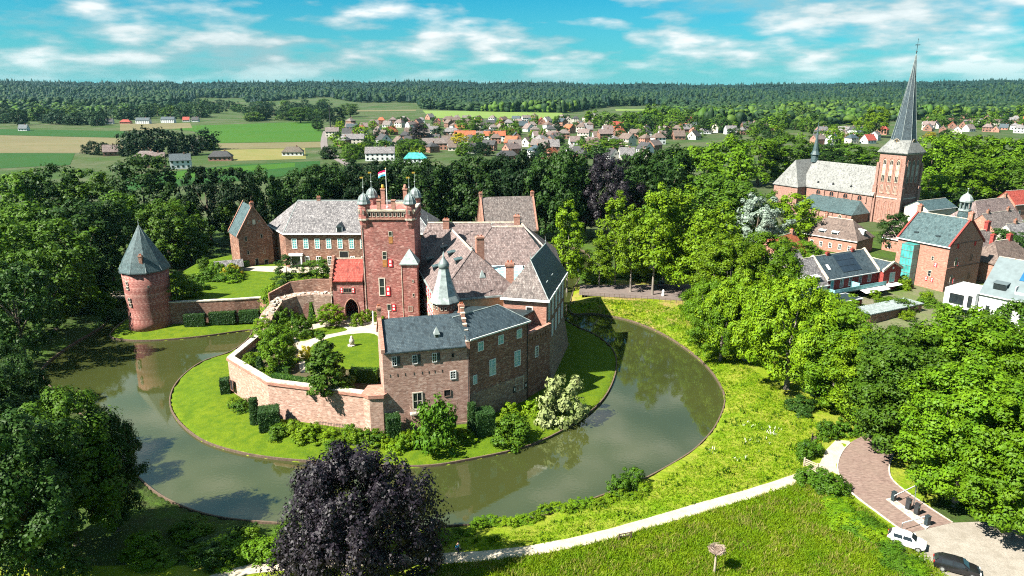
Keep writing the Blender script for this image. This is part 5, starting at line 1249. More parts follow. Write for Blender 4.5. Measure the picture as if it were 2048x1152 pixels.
tufts('meadow_grass', 'tall seeding meadow grass in front of the path', MEAD, 26000, .36, 1, L_GRASS, .055, lean=1.5, avoid=roads)
tufts('meadow_seed_heads', 'dry straw-coloured seed heads in the meadow', MEAD, 5000, .55, 2, L_GRASS2, .06, lean=.8, avoid=roads, clump=.1)
BANKR = wp([(870,1092),(990,1070),(1080,1048),(1210,1000),(1290,968),(1370,922),(1410,892),(1440,850),(1455,805),(1444,770),(1414,728),(1365,690),(1300,656),(1200,630),(1140,622),(1140,600),(1300,606),(1400,640),(1480,720),(1560,780),(1640,850),(1645,900),(1600,945),(1400,1005),(1240,1050),(1100,1084),(960,1104)], 0)
tufts('bank_grass', 'long grass on the bank between path and moat', BANKR, 20000, .24, 3, L_GRASS, .055, lean=1.5, avoid=roads)
tufts('bank_weeds', 'darker weeds scattered on the moat bank', BANKR, 2500, .45, 4, L_HEDGE, .10, avoid=roads, clump=-.5)
WF = plain('cow_parsley_white', (.62,.64,.5), .8, .15)
tufts('wild_flowers', 'white cow parsley flowering on the bank', wp([(1380,910),(1500,830),(1580,860),(1570,900),(1480,930),(1420,930)],0), 90, .45, 6, WF, .05, lean=.9, avoid=roads, clump=-.2)
ISL_G = [tuple(p) for p in ISLE]
tufts('island_grass', 'tufted lawn grass around the castle walls', ISL_G[:75]+[(-30,100)], 9000, .16, 7, MATS['leaf_grass'], .06) if False else None
# far woods -----------------------------------------------------------------
def lowcrown(seed, kind):
    rng = np.random.default_rng(seed)
    if kind == 'cone':
        n = 6; vs = [(0,0,1.0)]; 
        for r, z in ((.22,.6),(.42,.22)):
            for i in range(n): a = 6.28*i/n+r*3; vs.append((r*math.cos(a)*rng.uniform(.8,1.2), r*math.sin(a)*rng.uniform(.8,1.2), z))
        fs = [(0,1+i,1+(i+1)%n) for i in range(n)]
        for i in range(n): fs += [(1+i,7+i,7+(i+1)%n),(1+i,7+(i+1)%n,1+(i+1)%n)]
        return np.array(vs), np.array(fs)
    n = 7; vs = [(rng.uniform(-.1,.1),rng.uniform(-.1,.1),1.0)]
    rings = ((.30,.90),(.47,.66),(.48,.36),(.30,.12))
    for r, z in rings:
        ph = rng.random()*6
        for i in range(n): a = 6.28*i/n+ph; k = rng.uniform(.72,1.22); vs.append((r*k*math.cos(a), r*k*math.sin(a), z+rng.uniform(-.07,.07)))
    fs = [(0,1+i,1+(i+1)%n) for i in range(n)]
    for j in range(len(rings)-1):
        for i in range(n): a, b = 1+j*n+i, 1+j*n+(i+1)%n; fs += [(a,a+n,b+n),(a,b+n,b)]
    return np.array(vs), np.array(fs)
def forest(name, label, pts, mat, kind, w, h, seed, nvar=5):
    rng = np.random.default_rng(seed); Vs, Fs, off = [], [], 0
    for k in range(nvar):
        v, f = lowcrown(seed*10+k, kind); p = pts[k::nvar]; m = len(p)
        if m == 0: continue
        a = rng.random(m)*6.28; s = w*rng.uniform(.7,1.6,m); hh = h*rng.uniform(.6,1.3,m)*(1+.28*np.sin(p[:,0]*.011+1.3*np.sin(p[:,1]*.006)))
        x = (v[None,:,0]*np.cos(a)[:,None]-v[None,:,1]*np.sin(a)[:,None])*s[:,None]+p[:,0:1]
        y = (v[None,:,0]*np.sin(a)[:,None]+v[None,:,1]*np.cos(a)[:,None])*s[:,None]+p[:,1:2]
        z = v[None,:,2]*hh[:,None]+p[:,2:3]
        Vs.append(np.stack([x,y,z],2).reshape(-1,3)); Fs.append((f[None]+(np.arange(m)*len(v))[:,None,None]+off).reshape(-1,3)); off += m*len(v)
    me = fast_mesh(name, np.concatenate(Vs), np.concatenate(Fs), mat, True)
    return tag(link(name, me), label, 'woods', None, 'stuff')
FB = [(-400,224),(0,238),(40,232),(200,232),(300,226),(380,210),(392,204),(488,204),(495,209),(650,203),(705,208),(712,209),(835,209),(845,219),(1000,224),(1130,226),(1225,214),(1325,212),(1335,236),(1420,258),(1600,256),(1700,250),(1850,238),(1950,236),(2048,234),(2500,234)]
fbx_, fby_ = np.array([q[0] for q in FB], float), np.array([q[1] for q in FB], float)
def forest_pts(n, y0, y1, seed, side=None):
    rng = np.random.default_rng(seed); Y = np.sqrt(rng.uniform(y0*y0, y1*y1, n)); X = rng.uniform(-.86,.86,n)*Y
    d = Y*CP+H*SP; px = 1024+F*X/d; py = 576-F*(Y*SP-H*CP)/d
    lim = np.interp(px, fbx_, fby_); k = py < lim
    return np.stack([X, Y, hill(X, Y)-.5], 1)[k]
p_ = forest_pts(9000, 700, 1500, 1); forest('broadleaf_woods', 'near edge of the broadleaf woods on the right', p_, L_FARL, 'round', 11, 15, 2)
p_ = forest_pts(9000, 750, 1900, 3); forest('mixed_woods', 'darker trees mixed through the woods', p_, L_FAR, 'round', 12, 16, 4)
p_ = forest_pts(15000, 1500, 3000, 5); forest('distant_woods', 'distant mixed woods below the hills', p_, L_FAR, 'round', 15, 18, 6)
p_ = forest_pts(9000, 1700, 3200, 15); forest('pine_woods', 'dark pine stands in the distance', p_, L_FARB, 'cone', 13, 22, 16)
p_ = forest_pts(13000, 2800, 4600, 7); forest('hill_woods', 'dark woods on the far hills', p_, L_FARB, 'round', 24, 20, 8)
p_ = forest_pts(4000, 2800, 4600, 17); forest('hill_pines', 'scattered taller pines on the far hills', p_, L_FARB, 'cone', 18, 28, 18)
# tree lines and single trees of the plain and village
GT = 'trees on the far plain'
rf = random.Random(21)
for i in range(190):
    px = rf.uniform(-20,650); lo, hi = (212,252) if px < 230 else (212,240) if px < 400 else (212,243)
    if 400 < px < 500 and rf.random() < .5: continue
    pyb = rf.uniform(lo,hi); s = (pyb-172)/60; tree(px, pyb, pyb-rf.uniform(15,26)*s, rf.uniform(20,34)*s, 'far', rf.choice([L_FAR,L_DARK,L_FAR,L_FARL,L_DEEP]), 0, GT, 'tree of the hedgerow across the left fields', 'field_tree')
for q in [(248,312,262,34),(268,312,256,44),(295,314,250,56),(322,312,254,52),(346,308,262,40),(384,310,268,34),(405,300,254,56),(186,310,280,24),(205,310,283,24),(170,308,288,18)]:
    tree(*q, kind='far', mat=L_DEEP, z=0, group='dark clump in the fields', desc='dark tree of the clump beside the farmhouses', name='field_tree')
tree(364,312,254,26,'cone',L_DEEP,0,None,'dark pointed conifer beside the field clump','conifer')
for q in [(425,300,282,26),(280,330,305,28),(315,338,310,30)]: tree(*q, kind='far', mat=L_MID, z=0, group='light trees by the farmhouses', desc='light green tree beside the farmhouses', name='field_tree')
GT = 'trees among the village houses'
special = [(668,248,212,44,L_DEEP,'dark copper tree above the country road'),(635,262,235,26,L_DARK,'dark tree left of the country road'),(700,330,285,40,L_MID,'green tree beside the white villa drive'),(705,318,288,34,L_DARK,'dark round tree before the white villa'),(836,290,245,34,L_PURP,'purple-leaved tree in the village'),(920,300,265,34,L_YEL,'bright yellow tree in the village'),(945,270,230,52,L_MID,'large green tree in the village'),(820,312,275,52,L_MID,'green tree before the bungalows'),
           (1755,275,210,52,L_LIME,'yellow-green tree left of the church spire'),(1862,285,262,20,L_YEL,'small yellow tree right of the church spire'),(1890,290,258,26,L_DARK,'dark pointed tree right of the church spire'),(1215,310,275,80,L_OAK,'bright green round tree at the village edge'),(600,246,212,44,L_FARL,'pale willow behind the bright green field'),(700,234,205,40,L_FARL,'pale willow behind the dark copper tree')]
for px,pb,ptp,w,m,d in special: tree(px,pb,ptp,w,'mid',m,0,GT,d,'village_tree')
for i in range(150):
    px = rf.uniform(650,1640); pyb = rf.uniform(244,318) if px < 1250 else rf.uniform(244,285)
    s = (pyb-172)/100
    tree(px, pyb, pyb-rf.uniform(12,22)*s-4, rf.uniform(15,28)*s, 'far', rf.choice([L_DARK,L_MID,L_OAK,L_DEEP,L_LIME]), 0, GT, 'garden tree among the village houses', 'village_tree')
for i in range(46):
    px = rf.uniform(1180,1640); pyb = rf.uniform(244,268)
    tree(px, pyb, pyb-rf.uniform(22,40), rf.uniform(30,46), 'far', rf.choice([L_OAK,L_MID,L_DARK,L_FARL]), 0, 'trees at the wood edge behind the village', 'tree at the wood edge behind the village', 'edge_tree')
for i in range(26):
    px = rf.uniform(1640,2080); pyb = rf.uniform(238,262) if px > 1850 else rf.uniform(262,296)
    if 1740 < px < 1850: continue
    tree(px, pyb, pyb-rf.uniform(18,34), rf.uniform(26,44), 'far', rf.choice([L_OAK,L_MID,L_DARK,L_LIME]), 0, 'trees near the eastern houses', 'garden tree among the eastern houses', 'village_tree')
# ---------------------------------------------------------------- church
def lancet(parent, x, y, z, a, w, h, frame=None, pane=None, louvres=0, name='lancet_window', ft=.16):
    def ol(w_, h_, x0, z0):
        r = w_/2; return [(x0,z0),(x0+w_,z0),(x0+w_,z0+h_-r*1.3),(x0+w_*.88,z0+h_-r*.65),(x0+r,z0+h_),(x0+w_*.12,z0+h_-r*.65),(x0,z0+h_-r*1.3)]
    o_, i_ = ol(w,h,0,0), ol(w-2*ft,h-2.2*ft,ft,ft); n = 7; f = MB()
    f.add([(p,-.16,q) for p,q in o_]+[(p,-.16,q) for p,q in i_]+[(p,0,q) for p,q in o_]+[(p,-.01,q) for p,q in i_],
          [(k,(k+1)%n,n+(k+1)%n,n+k) for k in range(n)]+[(k,2*n+k,2*n+(k+1)%n,(k+1)%n) for k in range(n)]+[(n+k,n+(k+1)%n,3*n+(k+1)%n,3*n+k) for k in range(n)])
    f.tube((w/2,-.08,ft),(w/2,-.08,h-ft*1.5),.07,.07,5)
    o = f.build(name, frame or BR_CHURCH, parent); o.location = (x,y,z); o.rotation_euler = (0,0,R(a))
    p = MB(); p.poly([(q,-.02,s) for q,s in i_]); p.build('pane', pane or GLASS_D, o)
    if louvres:
        l = MB()
        for k in range(louvres): zz = h*(.28+.5*k/louvres); l.box(ft,-.12,zz,w-ft,-.03,zz+.28)
        l.pieces('louvre', STONE_OLD, o)
    return o
CH = thing('church', 'brick church with grey roofs and a tall slate needle spire', 'church', (121.9,294.8,0), R(-60))
MB().box(0,0,0,30,12.4,10.0).build('nave_wall', BR_CHURCH, CH)
b = MB(); b.hip(-2,0,30,12.4,10.05,10.2,0,0,.45); b.build('nave_roof', SLATE_L, CH)
MB().box(-12,-5.0,0,0,17,10.0).build('transept_wall', BR_CHURCH, CH)
b = MB(); b.hip(-12,-5.0,0,17,10.06,10.3,4.5,4.5,.45,'y'); b.build('transept_roof', SLATE_L, CH)
MB().box(4,-10.5,0,29.5,-.01,3.4).build('aisle_wall', BR_CHURCH, CH)
b = MB(); b.add([(3.6,-10.9,3.3),(29.9,-10.9,3.3),(25.5,-.02,7.3),(3.6,-.02,7.3),(29.9,-.02,3.3),(3.6,-.02,3.3)],[(0,1,2,3),(1,4,2),(0,3,5)]); b.build('aisle_roof', SLATE_T, CH)
for k in range(4):
    lancet(CH, 5.2+k*6.2, 0, 7.45, 0, 2.1, 2.4, BR_TOWN, GLASS_D)
    MB().box(8.7+k*6.2,-.5,7.0,9.3+k*6.2,-.01,9.6).build('buttress', BR_CHURCH, CH)
    lancet(CH, 6.0+k*6.0, -10.5, .8, 0, 1.5, 2.2, STONE, GLASS_D); MB().box(8.9+k*6.0,-11.0,0,9.5+k*6.0,-10.51,2.9).build('buttress', BR_CHURCH, CH)
for x in (5,12,20): dormer(CH, x, .8, 11.2, 0, .9, 1.0, 1.6, DARK, DARK, 'gable')
for y in (1.0,4.5): dormer(CH, -12.2+.8, y+1, 11.0, -90, .9, 1.0, 1.6, DARK, DARK, 'gable')
fl_ = MB().lathe([(1.5,19.5),(1.4,22.5),(1.9,22.6),(1.2,24.0),(.5,29),(.06,36)],0,0,8).build('fleche', SLATE_T, CH); fl_.location = (-2,6.2,0)
MB().tube((0,0,36),(0,0,38),.06,.04,5).build('fleche_finial', DARK, fl_)
# tower
TX, TY, TS, TH = 30.0, 1.1, 10.2, 26.4
MB().box(TX,TY,0,TX+TS,TY+TS,TH).build('tower_wall', BR_CHURCH, CH)
MB().box(TX-.2,TY-.2,9.6,TX+TS+.2,TY+TS+.2,10.0).build('tower_string', STONE, CH)
for qx in (TX, TX+TS):
    for qy in (TY, TY+TS):
        sx_, sy_ = (-1 if qx == TX else 1), (-1 if qy == TY else 1)
        MB().box(min(qx-.75,qx+sx_*.75-.0) if False else qx-.75,qy-.75,0,qx+.75,qy+.75,14.0).box(qx-.5,qy-.5,14.0,qx+.5,qy+.5,22.5).build('tower_buttress', BR_CHURCH, CH)
for k in range(3):
    x = TX+1.25+k*2.65
    lancet(CH, x, TY, 11.2, 0, 2.3, 13.6, BR_TOWN, BR_CHURCH, 0, 'blind_lancet', .3); 
    o = lancet(CH, x+.5, TY-.03, 15.6, 0, 1.3, 8.3, STONE, VOID, 11, 'belfry_opening', .12)
    lancet(CH, x+.6, TY-.03, 11.5, 0, 1.1, 3.0, STONE_OLD, BR_BROWN, 0, 'small_lancet', .12)
    lancet(CH, x, TY, 1.0, 0, 2.3, 8.0, BR_TOWN, BR_CHURCH, 0, 'blind_lancet', .3)
    y = TY+1.25+k*2.65
    lancet(CH, TX+TS, y, 11.2, 90, 2.3, 13.6, BR_TOWN, BR_BROWN, 0, 'blind_lancet', .3)
    lancet(CH, TX+TS+.03, y+.5, 15.6, 90, 1.3, 8.3, STONE, VOID, 11, 'belfry_opening', .12)
    lancet(CH, TX+TS, y, 1.0, 90, 2.3, 8.0, BR_TOWN, BR_BROWN, 0, 'blind_lancet', .3)
MB().box(TX-.25,TY-.25,TH-.5,TX+TS+.25,TY+TS+.25,TH).build('tower_cornice', STONE, CH)
cxx, cyy = TX+TS/2, TY+TS/2
b = MB(); e_ = TS/2+.75; oct_ = [(4.25*math.cos(R(22.5+45*i)),4.25*math.sin(R(22.5+45*i))) for i in range(8)]
sq = [(-e_,-e_),(e_,-e_),(e_,e_),(-e_,e_)]
vs = [(cxx+x,cyy+y,TH-.1) for x,y in sq]+[(cxx+x,cyy+y,TH+.2) for x,y in sq]+[(cxx+x,cyy+y,31.0) for x,y in oct_]
# octagon vertices i=0..7 at 22.5,67.5,112.5,157.5,202.5,247.5,292.5,337.5
fs = [(3,2,1,0)]+[(i,(i+1)%4,4+(i+1)%4,4+i) for i in range(4)]
fs += [(4,5,8+6,8+5),(5,6,8+0,8+7),(6,7,8+2,8+1),(7,4,8+4,8+3),(5,8+7,8+6),(6,8+1,8+0),(7,8+3,8+2),(4,8+5,8+4),tuple(8+i for i in range(8))]
b.add(vs, fs); b.build('spire_skirt', SLATE_L, CH)
MB().lathe([(4.3,30.9),(3.35,36.5),(1.95,46),(.9,53.5),(.12,61.0)],cxx,cyy,8,R(22.5)).build('spire', SLATE, CH)
b = MB()
for i in range(8):
    a_ = R(22.5+45*i); pr = [(4.33,30.9),(3.38,36.5),(1.98,46),(.93,53.5),(.13,61.0)]
    for j in range(4): b.tube((cxx+pr[j][0]*math.cos(a_),cyy+pr[j][0]*math.sin(a_),pr[j][1]),(cxx+pr[j+1][0]*math.cos(a_),cyy+pr[j+1][0]*math.sin(a_),pr[j+1][1]),.07,.05,5)
b.build('spire_rib', LEAD_P, CH)
MB().tube((cxx,cyy,60.8),(cxx,cyy,66.0),.10,.05,6).lathe([(.02,61.4),(.32,61.8),(.02,62.2)],cxx,cyy,8).box(cxx-.9,cyy-.06,64.0,cxx+.9,cyy+.06,64.22).box(cxx-.06,cyy-.9,64.0,cxx+.06,cyy+.9,64.22).lathe([(.02,65.9),(.2,66.1),(.02,66.3)],cxx,cyy,6).build('cross', DARK, CH)
for a2, dx, dy in ((0,0,-1),(90,1,0),(-90,-1,0),(180,0,1)):
    ck = MB(); ck.add([(1.35*math.cos(6.283*i/20),-.0,1.35*math.sin(6.283*i/20)) for i in range(20)]+[(1.35*math.cos(6.283*i/20),.5,1.35*math.sin(6.283*i/20)) for i in range(20)],[tuple(range(20)),tuple(range(39,19,-1))]+[(i,(i+1)%20,20+(i+1)%20,20+i) for i in range(20)])
    o = ck.build('clock', DARK, CH); o.location = (cxx+dx*4.2,cyy+dy*4.2,30.2); o.rotation_euler = (0,0,R(a2))
    rg = MB()
    for i in range(24): rg.tube((1.2*math.cos(6.283*i/24),-.05,1.2*math.sin(6.283*i/24)),(1.2*math.cos(6.283*(i+1)/24),-.05,1.2*math.sin(6.283*(i+1)/24)),.07,.07,4)
    for i in range(12): rg.tube((.85*math.cos(6.283*i/12),-.05,.85*math.sin(6.283*i/12)),(1.1*math.cos(6.283*i/12),-.05,1.1*math.sin(6.283*i/12)),.06,.06,4)
    rg.build('clock_ring', STONE, o); MB().tube((0,-.08,0),(.55,-.08,.5),.06,.04,5).tube((0,-.08,0),(-.2,-.08,.95),.05,.03,5).build('clock_hand', GOLD, o)
# ---------------------------------------------------------------- old town buildings
def house(label, loc, a, W_, D_, h, rh, wall, roof, hip=None, axis='x', wins=(), chim=(), name='town_house', group=None, cat='house', eave=WHITE, coping=None, z0=0):
    o = thing(name, label, cat, (loc[0],loc[1],0), R(a), group)
    if hip: MB().box(0,0,z0,W_,D_,h-.05).build('wall', wall, o); b = MB(); r0,r1 = b.hip(0,0,W_,D_,h,rh,hip[0],hip[1],.35,axis); rf_ = b.build('roof', roof, o); ridge(rf_, [r0,r1], STONE_OLD, .12)
    else:
        gable_walls(MB(), W_, D_, h, rh, axis, z0).build('wall', wall, o); rf_ = gable_roof(MB(), W_, D_, h, rh, axis, .3, .18, -.1 if coping else .15).build('roof', roof, o)
        ridge(rf_, [(-.1,D_/2,h+rh+.24),(W_+.1,D_/2,h+rh+.24)] if axis == 'x' else [(W_/2,-.1,h+rh+.24),(W_/2,D_+.1,h+rh+.24)], STONE_OLD, .10)
        if coping:
            c = MB()
            for e0 in ((-.2,.25),((W_ if axis=='x' else D_)-.25,(W_ if axis=='x' else D_)+.2)):
                S = D_ if axis == 'x' else W_
                for s in (-1,1):
                    q0 = S/2+s*(S/2+.4)
                    pts_ = [(e0[0],q0,h-.3),(e0[1],q0,h-.3),(e0[1],S/2,h+rh+.15),(e0[0],S/2,h+rh+.15),(e0[0],q0,h+.35),(e0[1],q0,h+.35),(e0[1],S/2,h+rh+.65),(e0[0],S/2,h+rh+.65)]
                    if axis != 'x': pts_ = [(p[1],p[0],p[2]) for p in pts_]
                    c.add(pts_,[(0,1,2,3),(4,5,6,7),(0,1,5,4),(1,2,6,5),(2,3,7,6),(3,0,4,7)])
            c.pieces('gable_coping', coping, o)
    if eave and (hip or axis == 'x'): MB().box(-.3,-.52,h-.3,W_+.3,-.36,h-.08).build('gutter', eave, o)
    for q in wins:
        face, s, z, w, hh = q[:5]; k = q[5] if len(q) > 5 else {}
        if face == 'f': wwin(o,(0,0),0,s,z,w,hh,**k)
        elif face == 'r': wwin(o,(W_,0),90,s,z,w,hh,**k)
        elif face == 'l': wwin(o,(0,D_),-90,D_-s,z,w,hh,**k)
    for q in chim: chimney(o, *q)
    return o
dk = dict(frame=STONE_OLD, pane=GLASS_D, cols=1, rows=2, ft=.1)
rs = dict(frame=BR_NEW, pane=RED, cols=1, rows=1, ft=.08)
bh = house('tall brick gabled house with teal roof beside the glass stair tower', (101.2,182.4), -62, 13.6, 14.0, 12.0, 6.0, BR_TOWN, SLATE_T, None, 'x',
    [('r',3.2,11.2,.8,1.2,rs),('r',10.4,11.2,.8,1.2,rs),('r',3.4,6.9,.9,2.0,dk),('r',2.6,2.4,.9,2.0,dk),('r',9.8,7.4,.9,1.6,dict(frame=BR_BROWN,pane=BR_BROWN,cols=1,rows=1)),('r',10.2,2.6,.9,1.6,dict(frame=BR_BROWN,pane=BR_BROWN,cols=1,rows=1)),('f',9.8,7.8,.7,1.1,dk),('f',9.6,3.6,.9,1.6,dk)],
    [(13.4,7.0,18.0,20.0,1.1,.9,BR_TOWN),(.2,7.0,18.0,20.0,1.1,.9,BR_TOWN)], coping=BR_NEW)
MB().box(13.6,-.05,6.3,13.72,14.05,6.5).box(13.6,.2,12.4,13.7,13.8,12.55).pieces('string_course', BR_BROWN, bh)
shutter(bh, 13.68, 4.0, 6.8, 90, .6, 1.0); shutter(bh, 13.68, 3.2, 2.3, 90, .6, 1.2); shutter(bh,10.4,-.02,6.4,0,.8,1.0); shutter(bh,8.7,-.02,2.4,0,.6,1.1); shutter(bh,10.2,-.02,2.4,0,.6,1.1)
for x in (3.5, 9.2): dormer(bh, x, 1.6, 13.0, 0, .9, .7, 1.4, SLATE_D, WHITE, 'shed')
gt = thing('glass_stair_tower', 'tall turquoise glass stair tower against the brick gabled house', 'glass tower', (bh.location.x,bh.location.y,0), R(-62))
MB().box(2.8,-2.4,0,6.0,-.08,11.2).build('glazing', GLASS_TP, gt)
f = MB()
for x in (2.8,6.0): f.tube((x,-2.4,0),(x,-2.4,11.25),.06,.06,5)
for x in (3.6,4.4,5.2): f.tube((x,-2.42,0),(x,-2.42,11.2),.04,.04,5)
for z in (0.1,2.0,3.8,5.7,7.6,9.5,11.1): f.box(2.72,-2.48,z,6.08,-2.4,z+.1); f.box(6.0,-2.4,z,6.08,-.08,z+.1)
f.build('frame', LEAD, gt)
p = at(1928,520,0); Yc = 205.0; Xc = (1928-1024)/F*(Yc*CP+36*SP); 
cup = thing('domed_lantern', 'slender slate lantern turret with small dome behind the brick gable', 'turret', (Xc,Yc,0))
zb = hz(1928,452,Yc); ztp = hz(1928,378,Yc); hh = ztp-zb
MB().lathe([(2.3,0),(2.3,zb),(2.6,zb),(2.0,zb+hh*.15),(1.5,zb+hh*.42)],0,0,8).build('base', SLATE_T, cup)
MB().lathe([(1.75,zb+hh*.42),(1.75,zb+hh*.46)],0,0,8).lathe([(1.8,zb+hh*.66),(1.8,zb+hh*.70)],0,0,8).build('cornice', LEAD_P, cup)
c = MB(); c.lathe([(.8,zb+hh*.46),(.8,zb+hh*.66)],0,0,8)
for i in range(8): a_ = R(45*i); c.tube((1.4*math.cos(a_),1.4*math.sin(a_),zb+hh*.46),(1.4*math.cos(a_),1.4*math.sin(a_),zb+hh*.66),.15,.15,6)
c.pieces('arcade_column', LEAD, cup)
MB().lathe([(1.8,zb+hh*.70),(1.55,zb+hh*.77),(1.0,zb+hh*.84),(.35,zb+hh*.88),(.06,zb+hh*.92)],0,0,8).build('dome', LEAD_P, cup)
MB().tube((0,0,zb+hh*.9),(0,0,zb+hh),.07,.05,6).lathe([(.02,zb+hh-.1),(.25,zb+hh+.1),(.02,zb+hh+.3)],0,0,8).build('finial', LEAD_P, cup)
def pxloc(px, py, z=0): p = at(px,py,z); return (p.x,p.y)
dw = dict(frame=WHITE, pane=GLASS_D, cols=2, rows=2, ft=.1)
house('white inn with pale stone roof at the right edge behind the lantern', pxloc(1958,452,6.2), 27, 24, 12, 6.2, 7.0, PLASTER_W, TILE_P, (6,0), 'x', [('f',2.5+k*2.6,2.8,1.0,1.5,dw) for k in range(8)]+[('l',4,2.6,1.4,1.6,dw)], [(23,6,12.6,14.6)])
house('brown hipped roof house with white dormers below the church aisle', pxloc(1604,496,0), -50, 17, 11, 5.0, 5.2, BR_TOWN, TILE_B, (4.5,4.5), 'x', [('f',3+k*3,1.6,1.0,1.6,dw) for k in range(5)], [(4,5.5,9.6,11.4)])
hb = [o for o in bpy.data.objects if o.get('label','').startswith('brown hipped roof')][0]
if hb:
    for x in (5.5,9.6): dormer(hb, x, .7, 5.3, 0, 2.0, 1.2, 1.8, WHITE, WHITE, 'shed')
    dormer(hb, 16.6, 5.5, 6.2, 90, 1.2, 1.2, 1.8, WHITE, WHITE, 'shed')
# terrace with solar roof
tl = pxloc(1648,604); ter = house('dark red brick terrace with solar panels and balcony', tl, 27, 18.5, 9.5, 5.6, 4.4, BR_NEW, SLATE_L if False else SLATE, None, 'x',
    [('f',2.0,3.0,1.2,2.2,dict(frame=WHITE,pane=GLASS_T,cols=1,rows=1)),('f',5.4,3.0,1.2,2.2,dw),('f',8.4,3.0,1.0,2.2,dw),('f',12,3.0,1.0,2.2,dw),('f',15.4,3.2,1.2,1.8,dw)]+[('f',2.4+k*3.2,.2,2.4,2.1,dict(frame=ZINC,pane=GLASS_D,cols=2,rows=1)) for k in range(5)], [(5.0,4.75,9.6,10.8,.8,.6,BR_NEW),(14.0,4.75,9.6,10.8,.8,.6,BR_NEW)], coping=STONE)
MB().box(0,-2.6,2.45,18.5,-.01,2.7).build('balcony_slab', ZINC, ter)
f = MB(); f.box(0,-2.6,2.7,18.5,-2.54,3.6); f.box(0,-2.5,2.7,.06,-.05,3.6); f.pieces('balcony_panel', GLASS_P, ter); MB().box(8.6,-2.5,2.7,8.7,-.05,4.2).build('balcony_screen', GLASS_P, ter)
MB().add([(9.0,-4.2,2.1),(17.8,-4.2,2.1),(17.8,-2.6,2.5),(9.0,-2.6,2.5),(9.0,-4.2,2.16),(17.8,-4.2,2.16),(17.8,-2.6,2.56),(9.0,-2.6,2.56)],[(0,1,2,3),(4,5,6,7),(0,1,5,4),(1,2,6,5),(2,3,7,6),(3,0,4,7)]).build('awning', PLASTER_W, ter) if False else None
aw = MB(); aw.add([(9.0,-4.4,2.0),(17.8,-4.4,2.0),(17.8,-2.62,2.45),(9.0,-2.62,2.45),(9.0,-4.4,2.06),(17.8,-4.4,2.06),(17.8,-2.62,2.51),(9.0,-2.62,2.51)],[(3,2,1,0),(4,5,6,7),(0,1,5,4),(1,2,6,5),(2,3,7,6),(3,0,4,7)]); aw.build('awning', PLASTER_W, ter)
k_ = 4.4/4.75
for i in range(5):
    for j in range(3):
        x0, y0 = 6.4+i*1.35, .6+j*1.25; z_ = lambda y: 5.6+y*k_+.30
        s = MB(); s.add([(x0,y0,z_(y0)),(x0+1.28,y0,z_(y0)),(x0+1.28,y0+1.18,z_(y0+1.18)),(x0,y0+1.18,z_(y0+1.18)),(x0,y0,z_(y0)+.06),(x0+1.28,y0,z_(y0)+.06),(x0+1.28,y0+1.18,z_(y0+1.18)+.06),(x0,y0+1.18,z_(y0+1.18)+.06)],[(3,2,1,0),(4,5,6,7),(0,1,5,4),(1,2,6,5),(2,3,7,6),(3,0,4,7)]); s.build('solar_panel', SOLAR, ter)
x0, y0 = 2.2, 1.6; s = MB(); s.add([(x0,y0,5.6+y0*k_+.3),(x0+.9,y0,5.6+y0*k_+.3),(x0+.9,y0+1.1,5.6+(y0+1.1)*k_+.3),(x0,y0+1.1,5.6+(y0+1.1)*k_+.3)],[(0,1,2,3)]); s.build('roof_light', WHITE, ter)
c, s_ = math.cos(R(27)), math.sin(R(27))
bl = (tl[0]+18.6*c+1.5*s_*1, tl[1]+18.6*s_-1.5*c)
bay = house('narrow dark red brick gable bay at the right end of the solar terrace', bl, 27, 6.6, 9.5, 5.9, 1.5, BR_NEW, SLATE, None, 'y', [('f',3.3,2.6,2.0,2.6,dict(frame=WHITE,pane=GLASS_T,cols=2,rows=2))], coping=STONE)
ck = MB(); ck.lathe([(.28,-.04),(.28,.04)],0,0,14); o = ck.build('wall_roundel', WHITE, bay); o.location = (3.3,-.05,6.3); o.rotation_euler = (R(90),0,0)
aw = MB(); aw.add([(.6,-1.4,1.9),(6.0,-1.4,1.9),(6.0,-.02,2.3),(.6,-.02,2.3),(.6,-1.4,1.96),(6.0,-1.4,1.96),(6.0,-.02,2.36),(.6,-.02,2.36)],[(3,2,1,0),(4,5,6,7),(0,1,5,4),(1,2,6,5),(2,3,7,6),(3,0,4,7)]); aw.build('awning', PLASTER_W, bay)
gl = (tl[0]-9.2*c+.6*s_, tl[1]-9.2*s_-.6*c)
gd = house('grey roofed house with two pale dormers left of the solar terrace', gl, 27, 9.0, 10.0, 4.6, 5.4, PLASTER_C, TILE_GL, None, 'x', [('f',2.4,1.6,1.4,1.8,dw),('f',6.4,1.6,1.4,1.8,dw)], [(1.0,5.2,9.4,11.4)])
for x in (2.4,6.0): dormer(gd, x, .6, 5.0, 0, 1.9, 1.5, 2.0, WHITE, WHITE, 'shed')
house('orange roofed cottage half hidden behind the bright tree', pxloc(1500,540), -50, 9, 14, 4.5, 5.0, BR_TOWN, TILE_O, None, 'y', [('f',2.5,1.5,1.0,1.4,dw),('f',6,1.5,1.0,1.4,dw)], [(4.5,12.5,9,10.8)])
house('grey hipped house with brick chimneys behind the white modern flats', pxloc(1936,560), 25, 13, 10, 7.0, 4.8, BR_TOWN, TILE_G, (4,0), 'x', [('f',2+k*2.8,3.6,1.0,1.5,dw) for k in range(4)], [(12.4,5,11,14.2,1.2,1.0,BR_NEW),(9.4,1.2,8,11.5,1.0,.9,BR_NEW)])
house('cream and teal flat-gabled building behind the church foot', pxloc(1850,462), 27, 16, 9, 7.5, 2.5, PLASTER_C, SLATE_T, None, 'x', [('f',2+k*3,4,1.1,1.5,dw) for k in range(5)])
house('red roofed house at the right edge behind the white inn', pxloc(2025,440), 20, 10, 9, 6, 4.5, BR_TOWN, TILE_R, None, 'x', [('f',3,2,1,1.5,dw),('f',7,2,1,1.5,dw)])
